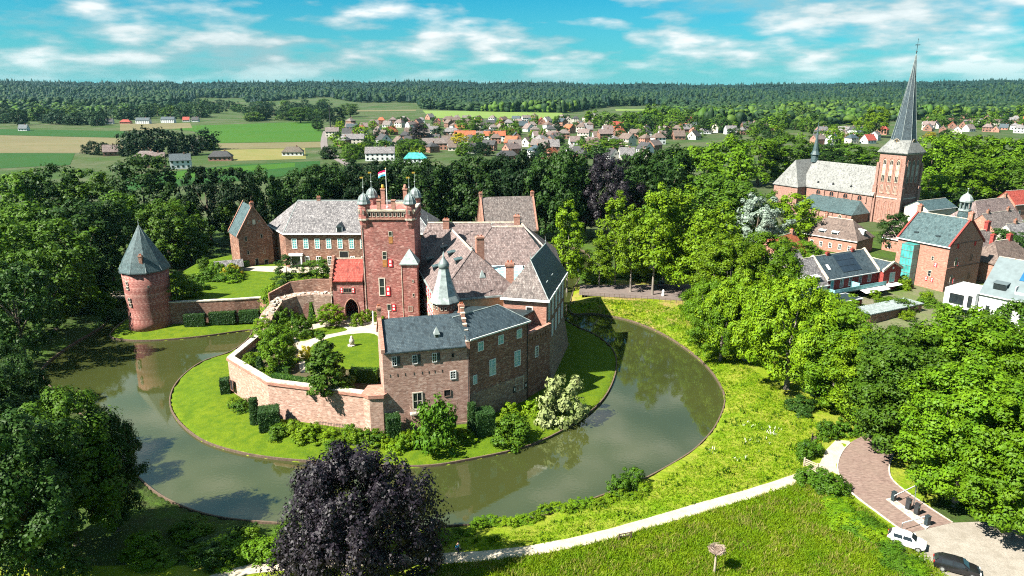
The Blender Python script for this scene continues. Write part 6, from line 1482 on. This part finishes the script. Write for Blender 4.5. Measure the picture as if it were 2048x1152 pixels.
house('small red roofed house between the lime trees', pxloc(1288,470), 62, 7, 7, 6, 4.5, BR_BROWN, TILE_R, None, 'x', [('f',2,3,.9,1.4,dw),('r',3.5,5.8,.9,1.4,dw)])
house('small red roofed house left of the blue cedar', pxloc(1448,462), 12, 8, 7, 4.5, 4.2, PLASTER_W, TILE_R, None, 'x', [('f',2,1.5,1.0,1.4,dw),('f',5.5,1.5,1.0,1.4,dw)], [(7,3.5,8.2,9.6)])
house('grey roofed brick house right of the lantern turret', pxloc(1985,498), 27, 17, 10, 5.5, 4.8, BR_TOWN, TILE_G, None, 'x', [('f',2+k*3,1.6,1.0,1.5,dw) for k in range(5)], [(3,5,9.8,11.6),(14,5,9.8,11.6)])
house('pinkish roofed cottage at the foot of the church tower', pxloc(1762,502), -58, 9, 9, 4.6, 4.8, BR_TOWN, TILE_P, None, 'x', [('f',2.4,1.4,1.0,1.5,dw),('f',6.4,1.4,1.0,1.5,dw)], [(7.5,4.5,8.8,10.6)])
house('long pale roofed row at the right edge below the white inn', pxloc(2030,520), 22, 18, 9, 5.5, 4.4, PLASTER_C, TILE_GL, None, 'x', [('f',2+k*3,1.6,1.0,1.5,dw) for k in range(5)], [(4,4.5,9.4,11.2)])
house('brown roofed house behind the white modern flats', pxloc(1990,575), 25, 15, 9, 6.0, 5.0, BR_TOWN, TILE_B, (4,4), 'x', [('f',2+k*3,2.6,1.0,1.5,dw) for k in range(4)], [(10,4.5,10,12.4,1.2,1.0,BR_NEW)])
house('small grey house left of the terrace behind the bank trees', pxloc(1560,590), 27, 10, 9, 4.6, 4.6, PLASTER_C, TILE_GL, None, 'x', [('f',2.4,1.4,1.2,1.5,dw),('f',7,1.4,1.2,1.5,dw)], [(8,4.5,8.6,10.4)])
# modern white flats at right edge
ml = pxloc(1950,640); 
mf = house('modern white flats with grey roof, red dormer and blue solar roof', ml, -56, 24, 13, 6.4, 7.0, PLASTER_W, ZINC, None, 'x', [('f',2.0+k*2.2,1.4,1.0,2.6,dict(frame=WHITE,pane=GLASS_D,cols=1,rows=2)) for k in range(10)], name='apartment_building', cat='building')
kk = 7.0/6.5
for i in range(6):
    for j in range(2):
        x0, y0 = 5.8+i*1.5, 3.0+j*1.35; zf = lambda y: 6.4+y*kk+.32
        s = MB(); s.add([(x0,y0,zf(y0)),(x0+1.4,y0,zf(y0)),(x0+1.4,y0+1.25,zf(y0+1.25)),(x0,y0+1.25,zf(y0+1.25)),(x0,y0,zf(y0)+.06),(x0+1.4,y0,zf(y0)+.06),(x0+1.4,y0+1.25,zf(y0+1.25)+.06),(x0,y0+1.25,zf(y0+1.25)+.06)],[(3,2,1,0),(4,5,6,7),(0,1,5,4),(1,2,6,5),(2,3,7,6),(3,0,4,7)]); s.build('solar_panel', SOLAR_B, mf)
dormer(mf, 3.2, .9, 7.4, 0, 2.6, 1.5, 2.4, ZINC, SLATE_D, 'shed')
d2 = dormer(mf, 9.6, -.15, 5.2, 0, 2.0, 3.8, 4.5, ZINC, RED, 'shed')
MB().add([(6.2,.7,6.1),(8.8,.7,6.1),(8.8,2.7,8.0),(6.2,2.7,8.0)],[(0,1,2,3)]).build('roof_balcony', PLASTER_W, mf) if False else None
rbm = MB(); rbm.box(6.2,.75,7.1,8.8,.85,7.9); rbm.box(6.2,.85,7.1,6.3,2.4,9.0); rbm.box(8.7,.85,7.1,8.8,2.4,9.0); rbm.pieces('roof_balcony_wall', PLASTER_W, mf)
wb = thing('white_bay_block', 'white flat-roofed bay with large window and roof terrace rail', 'building', (ml[0],ml[1],0), R(-56))
MB().box(-6.6,-1.4,2.2,-.1,7,6.3).box(-6.6,2.0,0,-.1,7,2.2).build('wall', PLASTER_W, wb)
win(wb, -5.4, -1.4, 3.0, 0, 3.0, 2.3, frame=DARK, pane=GLASS_D, cols=3, rows=1); win(wb, -1.6, -1.4, 2.8, 0, .9, 2.7, frame=DARK, pane=GLASS_D, cols=1, rows=1)
for x in (-6.4,-.4): MB().box(x-.1,-1.3,0,x+.1,-1.1,2.2).build('post', LEAD, wb)
f = MB()
for x in np.arange(-6.5,0,.6): f.tube((x,-1.3,6.3),(x,-1.3,7.3),.025,.025,4)
for y in np.arange(-1.3,7,.6): f.tube((-6.5,y,6.3),(-6.5,y,7.3),.025,.025,4)
f.tube((-6.5,-1.3,7.3),(-.1,-1.3,7.3),.03,.03,4).tube((-6.5,-1.3,7.3),(-6.5,7,7.3),.03,.03,4); f.build('terrace_railing', DARK, wb)
# low garden buildings before the terrace
lb = thing('ribbed_carport', 'low carport with pale ribbed roof behind the right bank trees', 'carport', (*pxloc(1740,650),0), R(27))
MB().box(.3,.3,0,17.7,4.7,2.2).build('wall', BR_BROWN, lb); MB().box(0,0,2.2,18,5,2.4).build('roof', ZINC, lb)
f = MB()
for x in np.arange(.2,17.8,.6): f.box(x,0,2.4,x+.14,5,2.52)
f.pieces('roof_rib', LEAD_P, lb)
lb = thing('flat_roofed_garage', 'low dark flat-roofed garage with white edge before the terrace', 'garage', (*pxloc(1640,636),0), R(27))
MB().box(.2,.2,0,13.8,4.8,2.5).build('wall', BR_NEW, lb); MB().box(0,0,2.5,14,5,2.75).build('roof_edge', PLASTER_W, lb); MB().box(.3,.3,2.75,13.7,4.7,2.79).build('flat_roof', SLATE_D, lb)
# garden shed on the upper lawn
sh = thing('garden_shed', 'small garden shed with grey roof at the upper lawn edge', 'shed', (*pxloc(432,548,4.5),4.5), R(24))
gable_walls(MB(), 6.5, 3.2, 1.5, 1.3, 'x').build('wall', WOOD, sh); gable_roof(MB(), 6.5, 3.2, 1.5, 1.3, 'x', .3, .1, .25).build('roof', TILE_GL, sh)
# ---------------------------------------------------------------- village
HP = []
def hproto(W_, D_, h, rh, hip, kind):
    parts = []
    if hip: w_ = MB().box(0,0,0,W_,D_,h-.02); r_ = MB(); r_.hip(0,0,W_,D_,h,rh,hip,hip,.4)
    else: w_ = gable_walls(MB(), W_, D_, h, rh, 'x'); r_ = gable_roof(MB(), W_, D_, h, rh, 'x', .4, .2, .3)
    parts.append(('wall', w_.mesh('wall'), 'wall')); parts.append(('roof', r_.mesh('roof'), 'roof'))
    c = MB().box(W_*.7-.45,D_/2-.4,h+rh-1,W_*.7+.45,D_/2+.4,h+rh+1.1); parts.append(('chimney', c.mesh('chimney'), 'chim'))
    nw = max(2, int(W_/3)); wmesh = MB().box(-.6,-.08,0,.6,-.01,1.3).mesh('window'); wins = []
    for k in range(nw):
        x = W_*(k+.5)/nw; wins.append((x,0,1.0,0))
        if h > 4.5: wins.append((x,0,3.6,0))
    wins.append((W_,D_*.35,1.0,90)); wins.append((0,D_*.65,1.0,-90))
    if not hip: wins.append((W_,D_/2,h+.2,90)); wins.append((0,D_/2,h+.2,-90))
    HP.append((parts, wmesh, wins, W_, D_, h+rh))
hproto(10,9,3.2,4.6,0,'a'); hproto(12,8,5.4,3.6,0,'b'); hproto(9,9,5.2,3.4,2.6,'c'); hproto(15,9,3.0,3.6,3.2,'d'); hproto(20,9,5.4,3.8,0,'e')
ROOFS = [(TILE_O,'orange'),(TILE_R,'red'),(TILE_D,'dark grey'),(TILE_G,'grey brown'),(TILE_P,'pinkish brown'),(TILE_GL,'silver grey'),(SLATE,'slate blue'),(TILE_B,'brown')]
WALLS = [(PLASTER_W,'white'),(BR_TOWN,'brick'),(PLASTER_C,'cream'),(BR_BROWN,'brown brick')]
rv = random.Random(5); taken = []
def vhouse(px, py, ty, a, rf_, wl, where, group, s=1.0, label=None, name='village_house'):
    p = at(px,py,0); parts, wm, wins, W_, D_, hh = HP[ty]
    for (x,y,r_) in taken:
        if math.hypot(x-p.x,y-p.y) < r_+W_*s*.40: return
    taken.append((p.x,p.y,W_*s*.42))
    lab = label or '%s house with %s roof %s' % (wl[1], rf_[1], where)
    o = thing(name, lab, 'house', (p.x,p.y,0), R(a), group); o.scale = (s,s,s)
    if not label: GROUPS.setdefault(group, []).append((o, lab))
    else: GROUPS.setdefault(group, []).append((o, lab))
    for nm, me, mk in parts: q = link(nm, me, o, {'wall':wl[0],'roof':rf_[0],'chim':BR_BROWN}[mk]); q.location = (-W_/2,0,0)
    for (x,y,z,aa) in wins: q = link('window', wm, o, GLASS_D); q.location = (x-W_/2,y,z); q.rotation_euler = (0,0,R(aa))
GV = 'houses of the village behind the castle'
for px,py,ty,a,r_,w_,lab in [(822,252,3,8,1,0,'long red hipped barn-like roof in the village centre'),(930,282,4,4,0,0,'row with bright orange roof in the village centre'),(990,283,4,6,0,0,'second orange-roofed row right of the yellow tree'),(705,290,4,5,5,2,'cream flat block left in the village'),(870,300,4,8,3,1,'grey-brown roofed row before the orange row'),
        (1030,312,1,40,4,1,'gabled pinkish house at the wood edge'),(1120,285,1,50,4,1,'steep pinkish gable house in the right of the village'),(1085,312,0,60,4,1,'brick gable house facing the park'),(585,312,3,10,5,0,'thatched villa beside the yellow field'),(362,338,1,20,6,0,'pale blue-roofed house among the left paddocks'),
        (400,298,0,30,2,0,'dark gabled farmhouse beside the field clump'),(440,322,3,12,2,1,'low dark barn right of the farmhouses'),(290,322,3,4,3,1,'low brown barn in the left paddocks'),(222,312,0,25,4,1,'pinkish gabled house at the field edge'),(310,335,1,20,4,1,'pinkish house beside the pale blue-roofed one'),
        (250,248,3,6,1,1,'red roofed farm beyond the fields'),(218,248,0,10,2,0,'dark roofed house beyond the fields at left'),(285,248,4,3,6,0,'blue roofed long barn beyond the fields'),(335,246,4,2,6,0,'long white and blue shed beyond the fields'),(372,244,0,12,1,0,'small red roofed house beyond the fields'),(390,244,0,8,2,0,'small dark house beyond the fields'),(45,262,0,10,6,0,'blue roofed cottage at the far left'),
        (760,322,4,6,5,0,'white modern villa at the bend of the road'),(830,326,3,3,6,0,'low building with turquoise roof at the park edge'),(1410,268,3,4,5,0,'white low house at the right end of the village')]:
    vhouse(px,py,ty,a,(THATCH,'thatched') if 'thatched' in lab else (GLASS_TP,'turquoise') if 'turquoise' in lab else ROOFS[r_],WALLS[w_],'',GV,1.0 if py > 270 else .9,lab)
for py, x0, x1, st in ((243,800,1560,24),(250,690,1580,26),(258,700,1560,27),(267,680,1500,29),(278,660,1420,32),(290,690,1340,36),(304,860,1340,42),(318,1020,1320,48)):
    x = x0
    while x < x1:
        vhouse(x+rv.uniform(-8,8), py+rv.uniform(-4,4), rv.choice([0,1,2,3,0,1,2,0]), rv.choice([5,5,12,50,60,-20,95,-60]), rv.choices(ROOFS,[.7,.8,3,3,4,3.5,1.5,2.5])[0], rv.choice(WALLS), 'in the village behind the castle', GV, rv.uniform(.9,1.15))
        x += st*rv.uniform(.75,1.15)
GV = 'houses beyond the church'
for py, x0, x1, st in ((243,1860,2090,22),(250,1858,2090,24),(257,1856,2090,26),(265,1860,2090,28),(270,1650,1765,26),(280,1640,1755,28),(290,1640,1745,30)):
    x = x0
    while x < x1:
        vhouse(x+rv.uniform(-6,6), py+rv.uniform(-3,3), rv.choice([0,1,0,1,2]), rv.choice([50,60,-40,20]), rv.choices(ROOFS,[1,1,3,2,3,3,2,1])[0], rv.choice(WALLS), 'beyond the church', GV, rv.uniform(.85,1.1))
        x += st*rv.uniform(.9,1.3)
mast = thing('lattice_mast', 'thin dark mast rising beside the country road', 'mast', (*pxloc(662,270),0)); zt = hz(662,212,mast.location.y)
MB().tube((0,0,0),(0,0,zt),.8,.5,6).build('shaft', DARK, mast)
# ---------------------------------------------------------------- vehicles
PW = plain('white_car_paint', (.78,.80,.80), .25, .02, spec=.5); PB = plain('black_car_paint', (.012,.012,.014), .18, .1, spec=.6); PG = plain('blue_grey_car_paint', (.06,.10,.12), .3, .1, spec=.5)
TYRE = plain('tyre_rubber', (.02,.02,.02), .9, .1); RIM = plain('alloy_rim', (.45,.45,.46), .4, .1, metal=.6); LAMP_R = plain('tail_lamp', (.35,.01,.01), .3, .1); LAMP_W = plain('head_lamp', (.7,.72,.72), .2, .05)
def car(label, loc, rot, paint, L=3.9):
    o = thing('parked_car', label, 'car', loc, rot); s = L/3.9
    st = [(-1.95,.62,.45,.80,.80,.55),(-1.88,.78,.28,.92,.95,.70),(-1.55,.83,.2,.98,1.36,.58),(-1.1,.85,.2,.98,1.47,.58),(-.3,.86,.2,.97,1.50,.60),(.25,.86,.2,.96,1.45,.58),(.95,.85,.2,.93,.99,.66),(1.4,.82,.2,.88,.90,.66),(1.8,.72,.3,.76,.78,.55),(1.94,.55,.42,.6,.62,.42)]
    V_, F_ = [], []
    for x,w,zb_,zw,zt_,wt in st:
        w *= 1; sec = [(-w*.9,zb_),(-w,zb_+.15),(-w,zw-.12),(-w*.95,zw),(-wt,zt_-.03),(-wt*.8,zt_),(wt*.8,zt_),(wt,zt_-.03),(w*.95,zw),(w,zw-.12),(w,zb_+.15),(w*.9,zb_)]
        V_ += [(x*s,y,z) for y,z in sec]
    n = 12
    for i in range(len(st)-1):
        for k in range(n): F_.append((i*n+k,i*n+(k+1)%n,(i+1)*n+(k+1)%n,(i+1)*n+k))
    F_ += [tuple(range(n)), tuple(range(len(V_)-1,len(V_)-n-1,-1))]
    b = MB(); b.add(V_,F_); bo = b.build('body', paint, o, True)
    try: bo.data.set_sharp_from_angle(angle=R(40))
    except Exception: pass
    g = MB()
    for sd_ in (-1,1):
        for xa,xb in ((-1.35,-.45),(-.38,.38)):
            def yy_(z): t_ = (z-.97)/(1.48-.97); return sd_*((.82)*(1-t_)+.60*t_+.02)
            x2 = xb if xb < 0 else xb+.12
            g.poly([(xa*s,yy_(1.02),1.02),((x2+.15 if xb > 0 else x2)*s,yy_(1.02),1.02),((x2-.12 if xb > 0 else x2)*s,yy_(1.40),1.40),(xa*s,yy_(1.40),1.40)])
    g.pieces('side_window', GLASS_D, o)
    ws = MB(); ws.poly([(.42*s,-.56,1.43),(.42*s,.56,1.43),(.93*s,.66,1.04),(.93*s,-.66,1.04)]); ws.build('windscreen', GLASS_D, o)
    rw = MB(); rw.poly([(-1.60*s,-.54,1.34),(-1.60*s,.54,1.34),(-1.90*s,.66,1.0),(-1.90*s,-.66,1.0)]); rw.build('rear_window', GLASS_D, o)
    for x in (-1.2*s,1.22*s):
        for y in (-.8,.8):
            w_ = MB(); w_.tube((0,-.1,0),(0,.1,0),.31,.31,16); q = w_.build('wheel', TYRE, o); q.location = (x,y,.31); MB().tube((0,-.115,0),(0,.115,0),.19,.19,12).build('rim', RIM, q)
    for y in (-.55,.55):
        MB().box(1.78*s,y-.16,.62,1.9*s,y+.16,.74).build('headlight', LAMP_W, o); MB().box(-1.97*s,y-.12,.72,-1.9*s,y+.12,.92).build('tail_light', LAMP_R, o)
    for y in (-.92,.92): MB().box(.55*s,y-.09,.98,.72*s,y+.09,1.1).build('mirror', paint, o)
    return o
p = at(1812,1090,0); car('white hatchback parked beside the hedge in the car park', (p.x,p.y,.05), R(-34), PW)
p = at(1912,1142,0); car('black car parked at the bottom edge of the car park', (p.x,p.y,.05), R(-28), PB, 4.4)
p = at(1322,572,.5); car('dark blue-grey car parked under the street trees', (p.x,p.y,.6), R(80), PG, 4.3)
# ---------------------------------------------------------------- car park barriers and posts
def barrier(label, base, tip, group='boom barriers', post=True):
    a_, b_ = at(*base,0), at(*tip,0); d = b_-a_; L = d.length
    o = thing('boom_barrier', label, 'barrier', (a_.x,a_.y,.06), math.atan2(d.y,d.x), group)
    MB().box(-.25,-.22,0,.25,.22,1.25).box(-.28,-.25,1.25,.28,.25,1.33).build('housing', SLATE_D, o)
    MB().box(-.4,-.34,1.0,L,-.26,1.12).build('boom', WHITE, o)
    if post: MB().tube((L-.06,-.3,0),(L-.06,-.3,1.0),.04,.04,6).build('rest_post', LEAD, o)
    return o
barrier('near boom barrier across the entry lane by the white car', (1853,1052), (1806,1066))
barrier('far boom barrier across the exit lane under the oaks', (1786,1003), (1826,984))
for q, lab in (((1815,1020),'tall grey ticket post on the barrier island, nearer the far boom'),((1832,1030),'dark ticket post on the barrier island, nearer the white car'),):
    p = at(*q,0); o = thing('ticket_post', lab, 'ticket machine', (p.x,p.y,.15), .5, 'ticket posts')
    MB().box(-.2,-.25,0,.2,.25,1.35).build('cabinet', DARK, o); MB().box(-.24,-.29,1.35,.24,.29,1.42).build('cap', DARK, o); MB().box(-.12,-.262,.95,.12,-.25,1.2).build('screen', GLASS_T, o)
p = at(1826,1016,0); o = thing('lamp_post', 'slender post with small lamp head beside the far boom', 'lamp post', (p.x,p.y,.1)); MB().tube((0,0,0),(0,0,3.2),.05,.05,8).build('pole', LEAD, o); MB().lathe([(.04,3.2),(.2,3.35),(.22,3.5),(.05,3.6)],0,0,8).build('lamp_head', LEAD_P, o)
isl = wp([(1772,1000),(1784,997),(1862,1052),(1852,1060)],0); b = MB(); b.prism(isl,.02,.16); tag(b.build('traffic_island', STONE_OLD),'pale kerbed island between the barrier lanes',None,None,'structure')
# bench, bin, gate, small rail, nest pole
p = at(1628,884,0); o = thing('bench', 'dark slatted bench on the bare patch beside the path', 'bench', (p.x,p.y,0), R(62))
for k in range(4): MB().box(-1.0,-.22+k*.13,.44,1.0,-.12+k*.13,.48).build('seat_slat', WOOD_D, o)
for k in range(3): MB().box(-1.0,.30+k*.03,.56+k*.14,1.0,.34+k*.03,.66+k*.14).build('back_slat', WOOD_D, o)
for x in (-.8,.8): MB().box(x-.05,-.2,0,x+.05,-.1,.44).box(x-.05,.26,0,x+.05,.36,.95).box(x-.05,-.2,.38,x+.05,.3,.44).build('leg', DARK, o)
p = at(1611,894,0); o = thing('litter_bin', 'dark cylindrical litter bin beside the bench', 'bin', (p.x,p.y,0)); MB().lathe([(.25,0),(.28,.1),(.28,.85),(.22,.9)],0,0,14).build('body', SLATE_D, o); MB().lathe([(.30,.88),(.30,.95),(.2,1.0)],0,0,14).build('lid', DARK, o); MB().box(-.14,-.3,.65,.14,-.27,.8).build('slot', LEAD_P, o)
p = at(1634,944,0); o = thing('wooden_gate', 'low wooden gate at the bend of the sandy path', 'gate', (p.x,p.y,0), R(128))
for x in (0,1.9): MB().box(x-.09,-.09,0,x+.09,.09,1.3).build('post', WOOD, o)
for k in range(4): MB().box(.09,-.03,.25+k*.27,1.81,.03,.38+k*.27).build('rail', WOOD, o)
p = at(1238,1082,0); o = thing('rail_bench', 'low wooden rail beside the path in the meadow', 'rail', (p.x,p.y,0), R(16))
for x in (0,1.5): MB().box(x-.07,-.07,0,x+.07,.07,.95).build('post', WOOD_D, o)
for z in (.45,.8): MB().box(.07,-.03,z,1.43,.03,z+.12).build('rail', WOOD_D, o)
Yn = 64.6; Xn = at(1433,1160,0).x; znest = hz(1433,1100,Yn); Xn = (1433-1024)/F*(Yn*CP-(znest-H)*SP)
o = thing('nest_pole', 'pole with round twig stork nest standing in the meadow', 'nest pole', (Xn,Yn,0)); MB().lathe([(.14,0),(.1,znest-.2)],0,0,8).build('pole', WOOD, o)
MB().lathe([(.3,znest-.3),(.75,znest-.1),(.85,znest+.12),(.62,znest+.18),(.35,znest+.06)],0,0,16).build('nest_platform', WOOD_D, o)
rn = random.Random(4); tw_ = MB()
for i in range(150):
    a_ = rn.random()*6.28; r_ = rn.uniform(.35,.92); z = znest+rn.uniform(-.08,.3); a2 = a_+1.57+rn.uniform(-.6,.6); L = rn.uniform(.15,.4)
    x, y = r_*math.cos(a_), r_*math.sin(a_); tw_.tube((x-math.cos(a2)*L,y-math.sin(a2)*L,z+rn.uniform(-.05,.05)),(x+math.cos(a2)*L,y+math.sin(a2)*L,z+rn.uniform(-.05,.08)),.018,.012,3)
tag(tw_.build('twigs', plain('nest_twig',(.32,.24,.2),.9,.4), o), None, None, None, 'stuff')
# street posts and railing beyond the moat
f = thing('street_railing', 'low post and rail fence along the street edge above the bank', 'railing', (0,0,0))
rp_ = [at(x,y,.5) for x,y in [(1160,591),(1200,594),(1260,598),(1330,604),(1390,612)]]
sp_ = spline([(q.x,q.y) for q in rp_], 6, False)
for i in range(len(sp_)): MB().tube((*sp_[i],.3),(*sp_[i],1.5),.05,.05,5).build('post', WOOD_D, f)
rr = MB()
for i in range(len(sp_)-1):
    for z in (1.0,1.4): rr.tube((*sp_[i],z),(*sp_[i+1],z),.035,.035,4)
rr.build('rail', WOOD_D, f)
for px,py,lab in [(1155,578,'street lamp left of the lime trunks'),(1298,572,'street lamp beside the blue-grey car')]:
    p = at(px,py,.5); o = thing('street_lamp', lab, 'street lamp', (p.x,p.y,.5), 0, 'street lamps'); MB().lathe([(.12,0),(.07,.5),(.05,4.5)],0,0,8).build('pole', DARK, o); MB().lathe([(.08,4.5),(.3,4.7),(.34,5.1),(.1,5.4)],0,0,8).build('lantern', LEAD_P, o)
p = at(1326,592,.5); o = thing('white_bollard', 'stout white painted bollard on the street verge', 'bollard', (p.x,p.y,.55)); MB().lathe([(.35,0),(.38,.2),(.30,.9),(.36,1.2),(.2,1.5),(.02,1.6)],0,0,12).build('post', WHITE, o)
# pale boulder and post in the court
p = at(703,692,TZ); o = thing('garden_statue', 'weathered stone statue group on the court lawn', 'statue', (p.x,p.y,TZ)); MB().lathe([(.7,0),(.7,.25),(.55,.3)],0,0,10).build('base', STONE_OLD, o); MB().lathe([(.35,.3),(.5,.9),(.42,1.3),(.2,1.5),(.28,1.75),(.02,2.0)],.1,0,10).build('figure', STONE_OLD, o, True)
for px,lab in ((747,'left white post before the tower door'),(779,'right white post before the tower door')):
    p = at(px,650,TZ); o = thing('white_post', lab, 'post', (p.x,p.y,TZ), 0, 'white posts'); MB().lathe([(.16,0),(.14,2.6),(.2,2.65),(.02,2.95)],0,0,8).build('post', WHITE, o)
# ---------------------------------------------------------------- people
SKIN = plain('skin', (.5,.3,.22), .6, .1); SHIRT = plain('blue_shirt', (.05,.32,.55), .8, .1); TROU = plain('dark_trousers', (.02,.025,.06), .9, .1); HAIR = plain('dark_hair', (.03,.02,.015), .8, .2); PINK = plain('pink_shirt', (.6,.3,.34), .8, .1)
def skin_fig(name, verts, edges, radii, mat, parent, root=0):
    me = bpy.data.meshes.new(name); me.from_pydata(verts, edges, []); me.update(); o = bpy.data.objects.new(name, me); COL.objects.link(o); o.parent = parent
    o.modifiers.new('skin','SKIN'); o.modifiers.new('sub','SUBSURF').levels = 1; o.modifiers['sub'].render_levels = 1
    if not me.skin_vertices: 
        bpy.context.view_layer.objects.active = o
    sv = me.skin_vertices[0].data
    for i, r_ in enumerate(radii): sv[i].radius = (r_, r_); sv[i].use_root = (i == root)
    me.materials.append(mat); return o
def person_parts(o, J, shirt, trou):
    # J: joint dictionary; trunk with arms one skin, legs continue from it; clothing as overlay skins
    order = ['pel','chest','neck','head','ls','le','lw','rs','re','rw','lh','lk','la','lt','rh','rk','ra','rt']
    idx = {k:i for i,k in enumerate(order)}
    E_ = [('pel','chest'),('chest','neck'),('neck','head'),('chest','ls'),('ls','le'),('le','lw'),('chest','rs'),('rs','re'),('re','rw'),('pel','lh'),('lh','lk'),('lk','la'),('la','lt'),('pel','rh'),('rh','rk'),('rk','ra'),('ra','rt')]
    rad = dict(pel=.13,chest=.15,neck=.06,head=.10,ls=.07,le=.05,lw=.035,rs=.07,re=.05,rw=.035,lh=.09,lk=.065,la=.045,lt=.035,rh=.09,rk=.065,ra=.045,rt=.035)
    skin_fig('body', [J[k] for k in order], [(idx[a],idx[b]) for a,b in E_], [rad[k] for k in order], SKIN, o)
    so_ = ['pel','chest','ls','le','rs','re']; k2 = {k:i for i,k in enumerate(so_)}
    def mid(a,b,t): return tuple(J[a][i]+(J[b][i]-J[a][i])*t for i in range(3))
    sv_ = [J['pel'],J['chest'],J['ls'],mid('ls','le',.7),J['rs'],mid('rs','re',.7)]
    skin_fig('shirt', sv_, [(0,1),(1,2),(2,3),(1,4),(4,5)], [.15,.175,.09,.065,.09,.065], shirt, o)
    tv = [J['pel'],J['lh'],J['lk'],mid('lk','la',.9),J['rh'],J['rk'],mid('rk','ra',.9)]
    skin_fig('trousers', tv, [(0,1),(1,2),(2,3),(0,4),(4,5),(5,6)], [.15,.105,.08,.06,.105,.08,.06], trou, o)
    h = J['head']; MB().lathe([(.02,-.02),(.115,.02),(.12,.08),(.08,.15),(.01,.17)],0,0,10).build('hair', HAIR, o, True).location = (h[0],h[1],h[2]-.01)
p = at(916,1112,0)
bk = thing('bicycle', 'dark bicycle ridden along the shaded path', 'bicycle', (p.x,p.y,.08), R(8))
for x in (-.52,.52):
    w_ = MB(); 
    for i in range(18):
        a0, a1 = 6.283*i/18, 6.283*(i+1)/18; w_.tube((x+.34*math.cos(a0),0,.34+.34*math.sin(a0)),(x+.34*math.cos(a1),0,.34+.34*math.sin(a1)),.025,.025,4)
    q = w_.build('wheel', TYRE, bk); sp = MB()
    for i in range(8): a0 = 6.283*i/8; sp.tube((x,0,.34),(x+.33*math.cos(a0),0,.34+.33*math.sin(a0)),.006,.006,3)
    sp.build('spokes', RIM, q)
MB().tube((-.52,0,.34),(-.08,0,.32),.018,.018,5).tube((-.08,0,.32),(-.22,0,.82),.018,.018,5).tube((-.22,0,.82),(-.52,0,.34),.014,.014,5).tube((-.08,0,.32),(.36,0,.78),.02,.02,5).tube((-.2,0,.76),(.36,0,.8),.018,.018,5).tube((.36,0,.98),(.52,0,.34),.018,.018,5).build('frame', DARK, bk)
MB().tube((.34,-.28,1.02),(.34,.28,1.02),.016,.016,5).build('handlebar', DARK, bk); MB().box(-.36,-.08,.86,-.1,.08,.92).build('saddle', DARK, bk)
MB().tube((-.08,-.1,.32),(-.08,-.1,.16),.015,.015,4).tube((-.08,.1,.32),(-.08,.1,.48),.015,.015,4).build('pedal_crank', RIM, bk)
cy_ = thing('person', 'cyclist in a light blue shirt riding on the shaded path', 'person', (p.x,p.y,.08), R(8))
person_parts(cy_, dict(pel=(-.22,0,.98),chest=(.0,0,1.38),neck=(.05,0,1.54),head=(.09,0,1.68),ls=(.02,.2,1.42),le=(.16,.26,1.18),lw=(.32,.25,1.06),rs=(.02,-.2,1.42),re=(.16,-.26,1.18),rw=(.32,-.25,1.06),lh=(-.16,.1,.92),lk=(.16,.12,.72),la=(-.06,.12,.50),lt=(.06,.12,.46),rh=(-.16,-.1,.92),rk=(.1,-.12,.56),ra=(-.12,-.12,.22),rt=(.02,-.12,.18)), SHIRT, TROU)
p = at(586,668,TZ)
pn = thing('person', 'walker in a pale pink top on the castle garden path', 'person', (p.x,p.y,TZ+.03), R(120))
person_parts(pn, dict(pel=(0,0,.92),chest=(.02,0,1.32),neck=(.03,0,1.5),head=(.05,0,1.64),ls=(.02,.19,1.38),le=(-.04,.24,1.12),lw=(.04,.25,.88),rs=(.02,-.19,1.38),re=(.02,-.24,1.12),rw=(.12,-.24,.9),lh=(0,.1,.86),lk=(.12,.1,.48),la=(.06,.1,.08),lt=(.2,.1,.04),rh=(0,-.1,.86),rk=(-.04,-.1,.46),ra=(-.2,-.1,.1),rt=(-.08,-.1,.05)), PINK, TROU)
label_groups()

# ---------------------------------------------------------------- air
def haze(density):
    m = bpy.data.materials.new('haze_air'); m.use_nodes = True; t = m.node_tree; t.nodes.clear()
    v = nd(t, 'ShaderNodeVolumePrincipled'); v.inputs['Color'].default_value = (0.35,0.78,0.92,1); v.inputs['Density'].default_value = density; v.inputs['Anisotropy'].default_value = 0.2
    o = nd(t, 'ShaderNodeOutputMaterial'); t.links.new(v.outputs[0], o.inputs['Volume'])
    tag(MB().box(-9000,-650,-4,9000,7400,90).build('haze', m), 'thin bluish summer haze over the plain', None, None, 'stuff')
haze(0.000022)
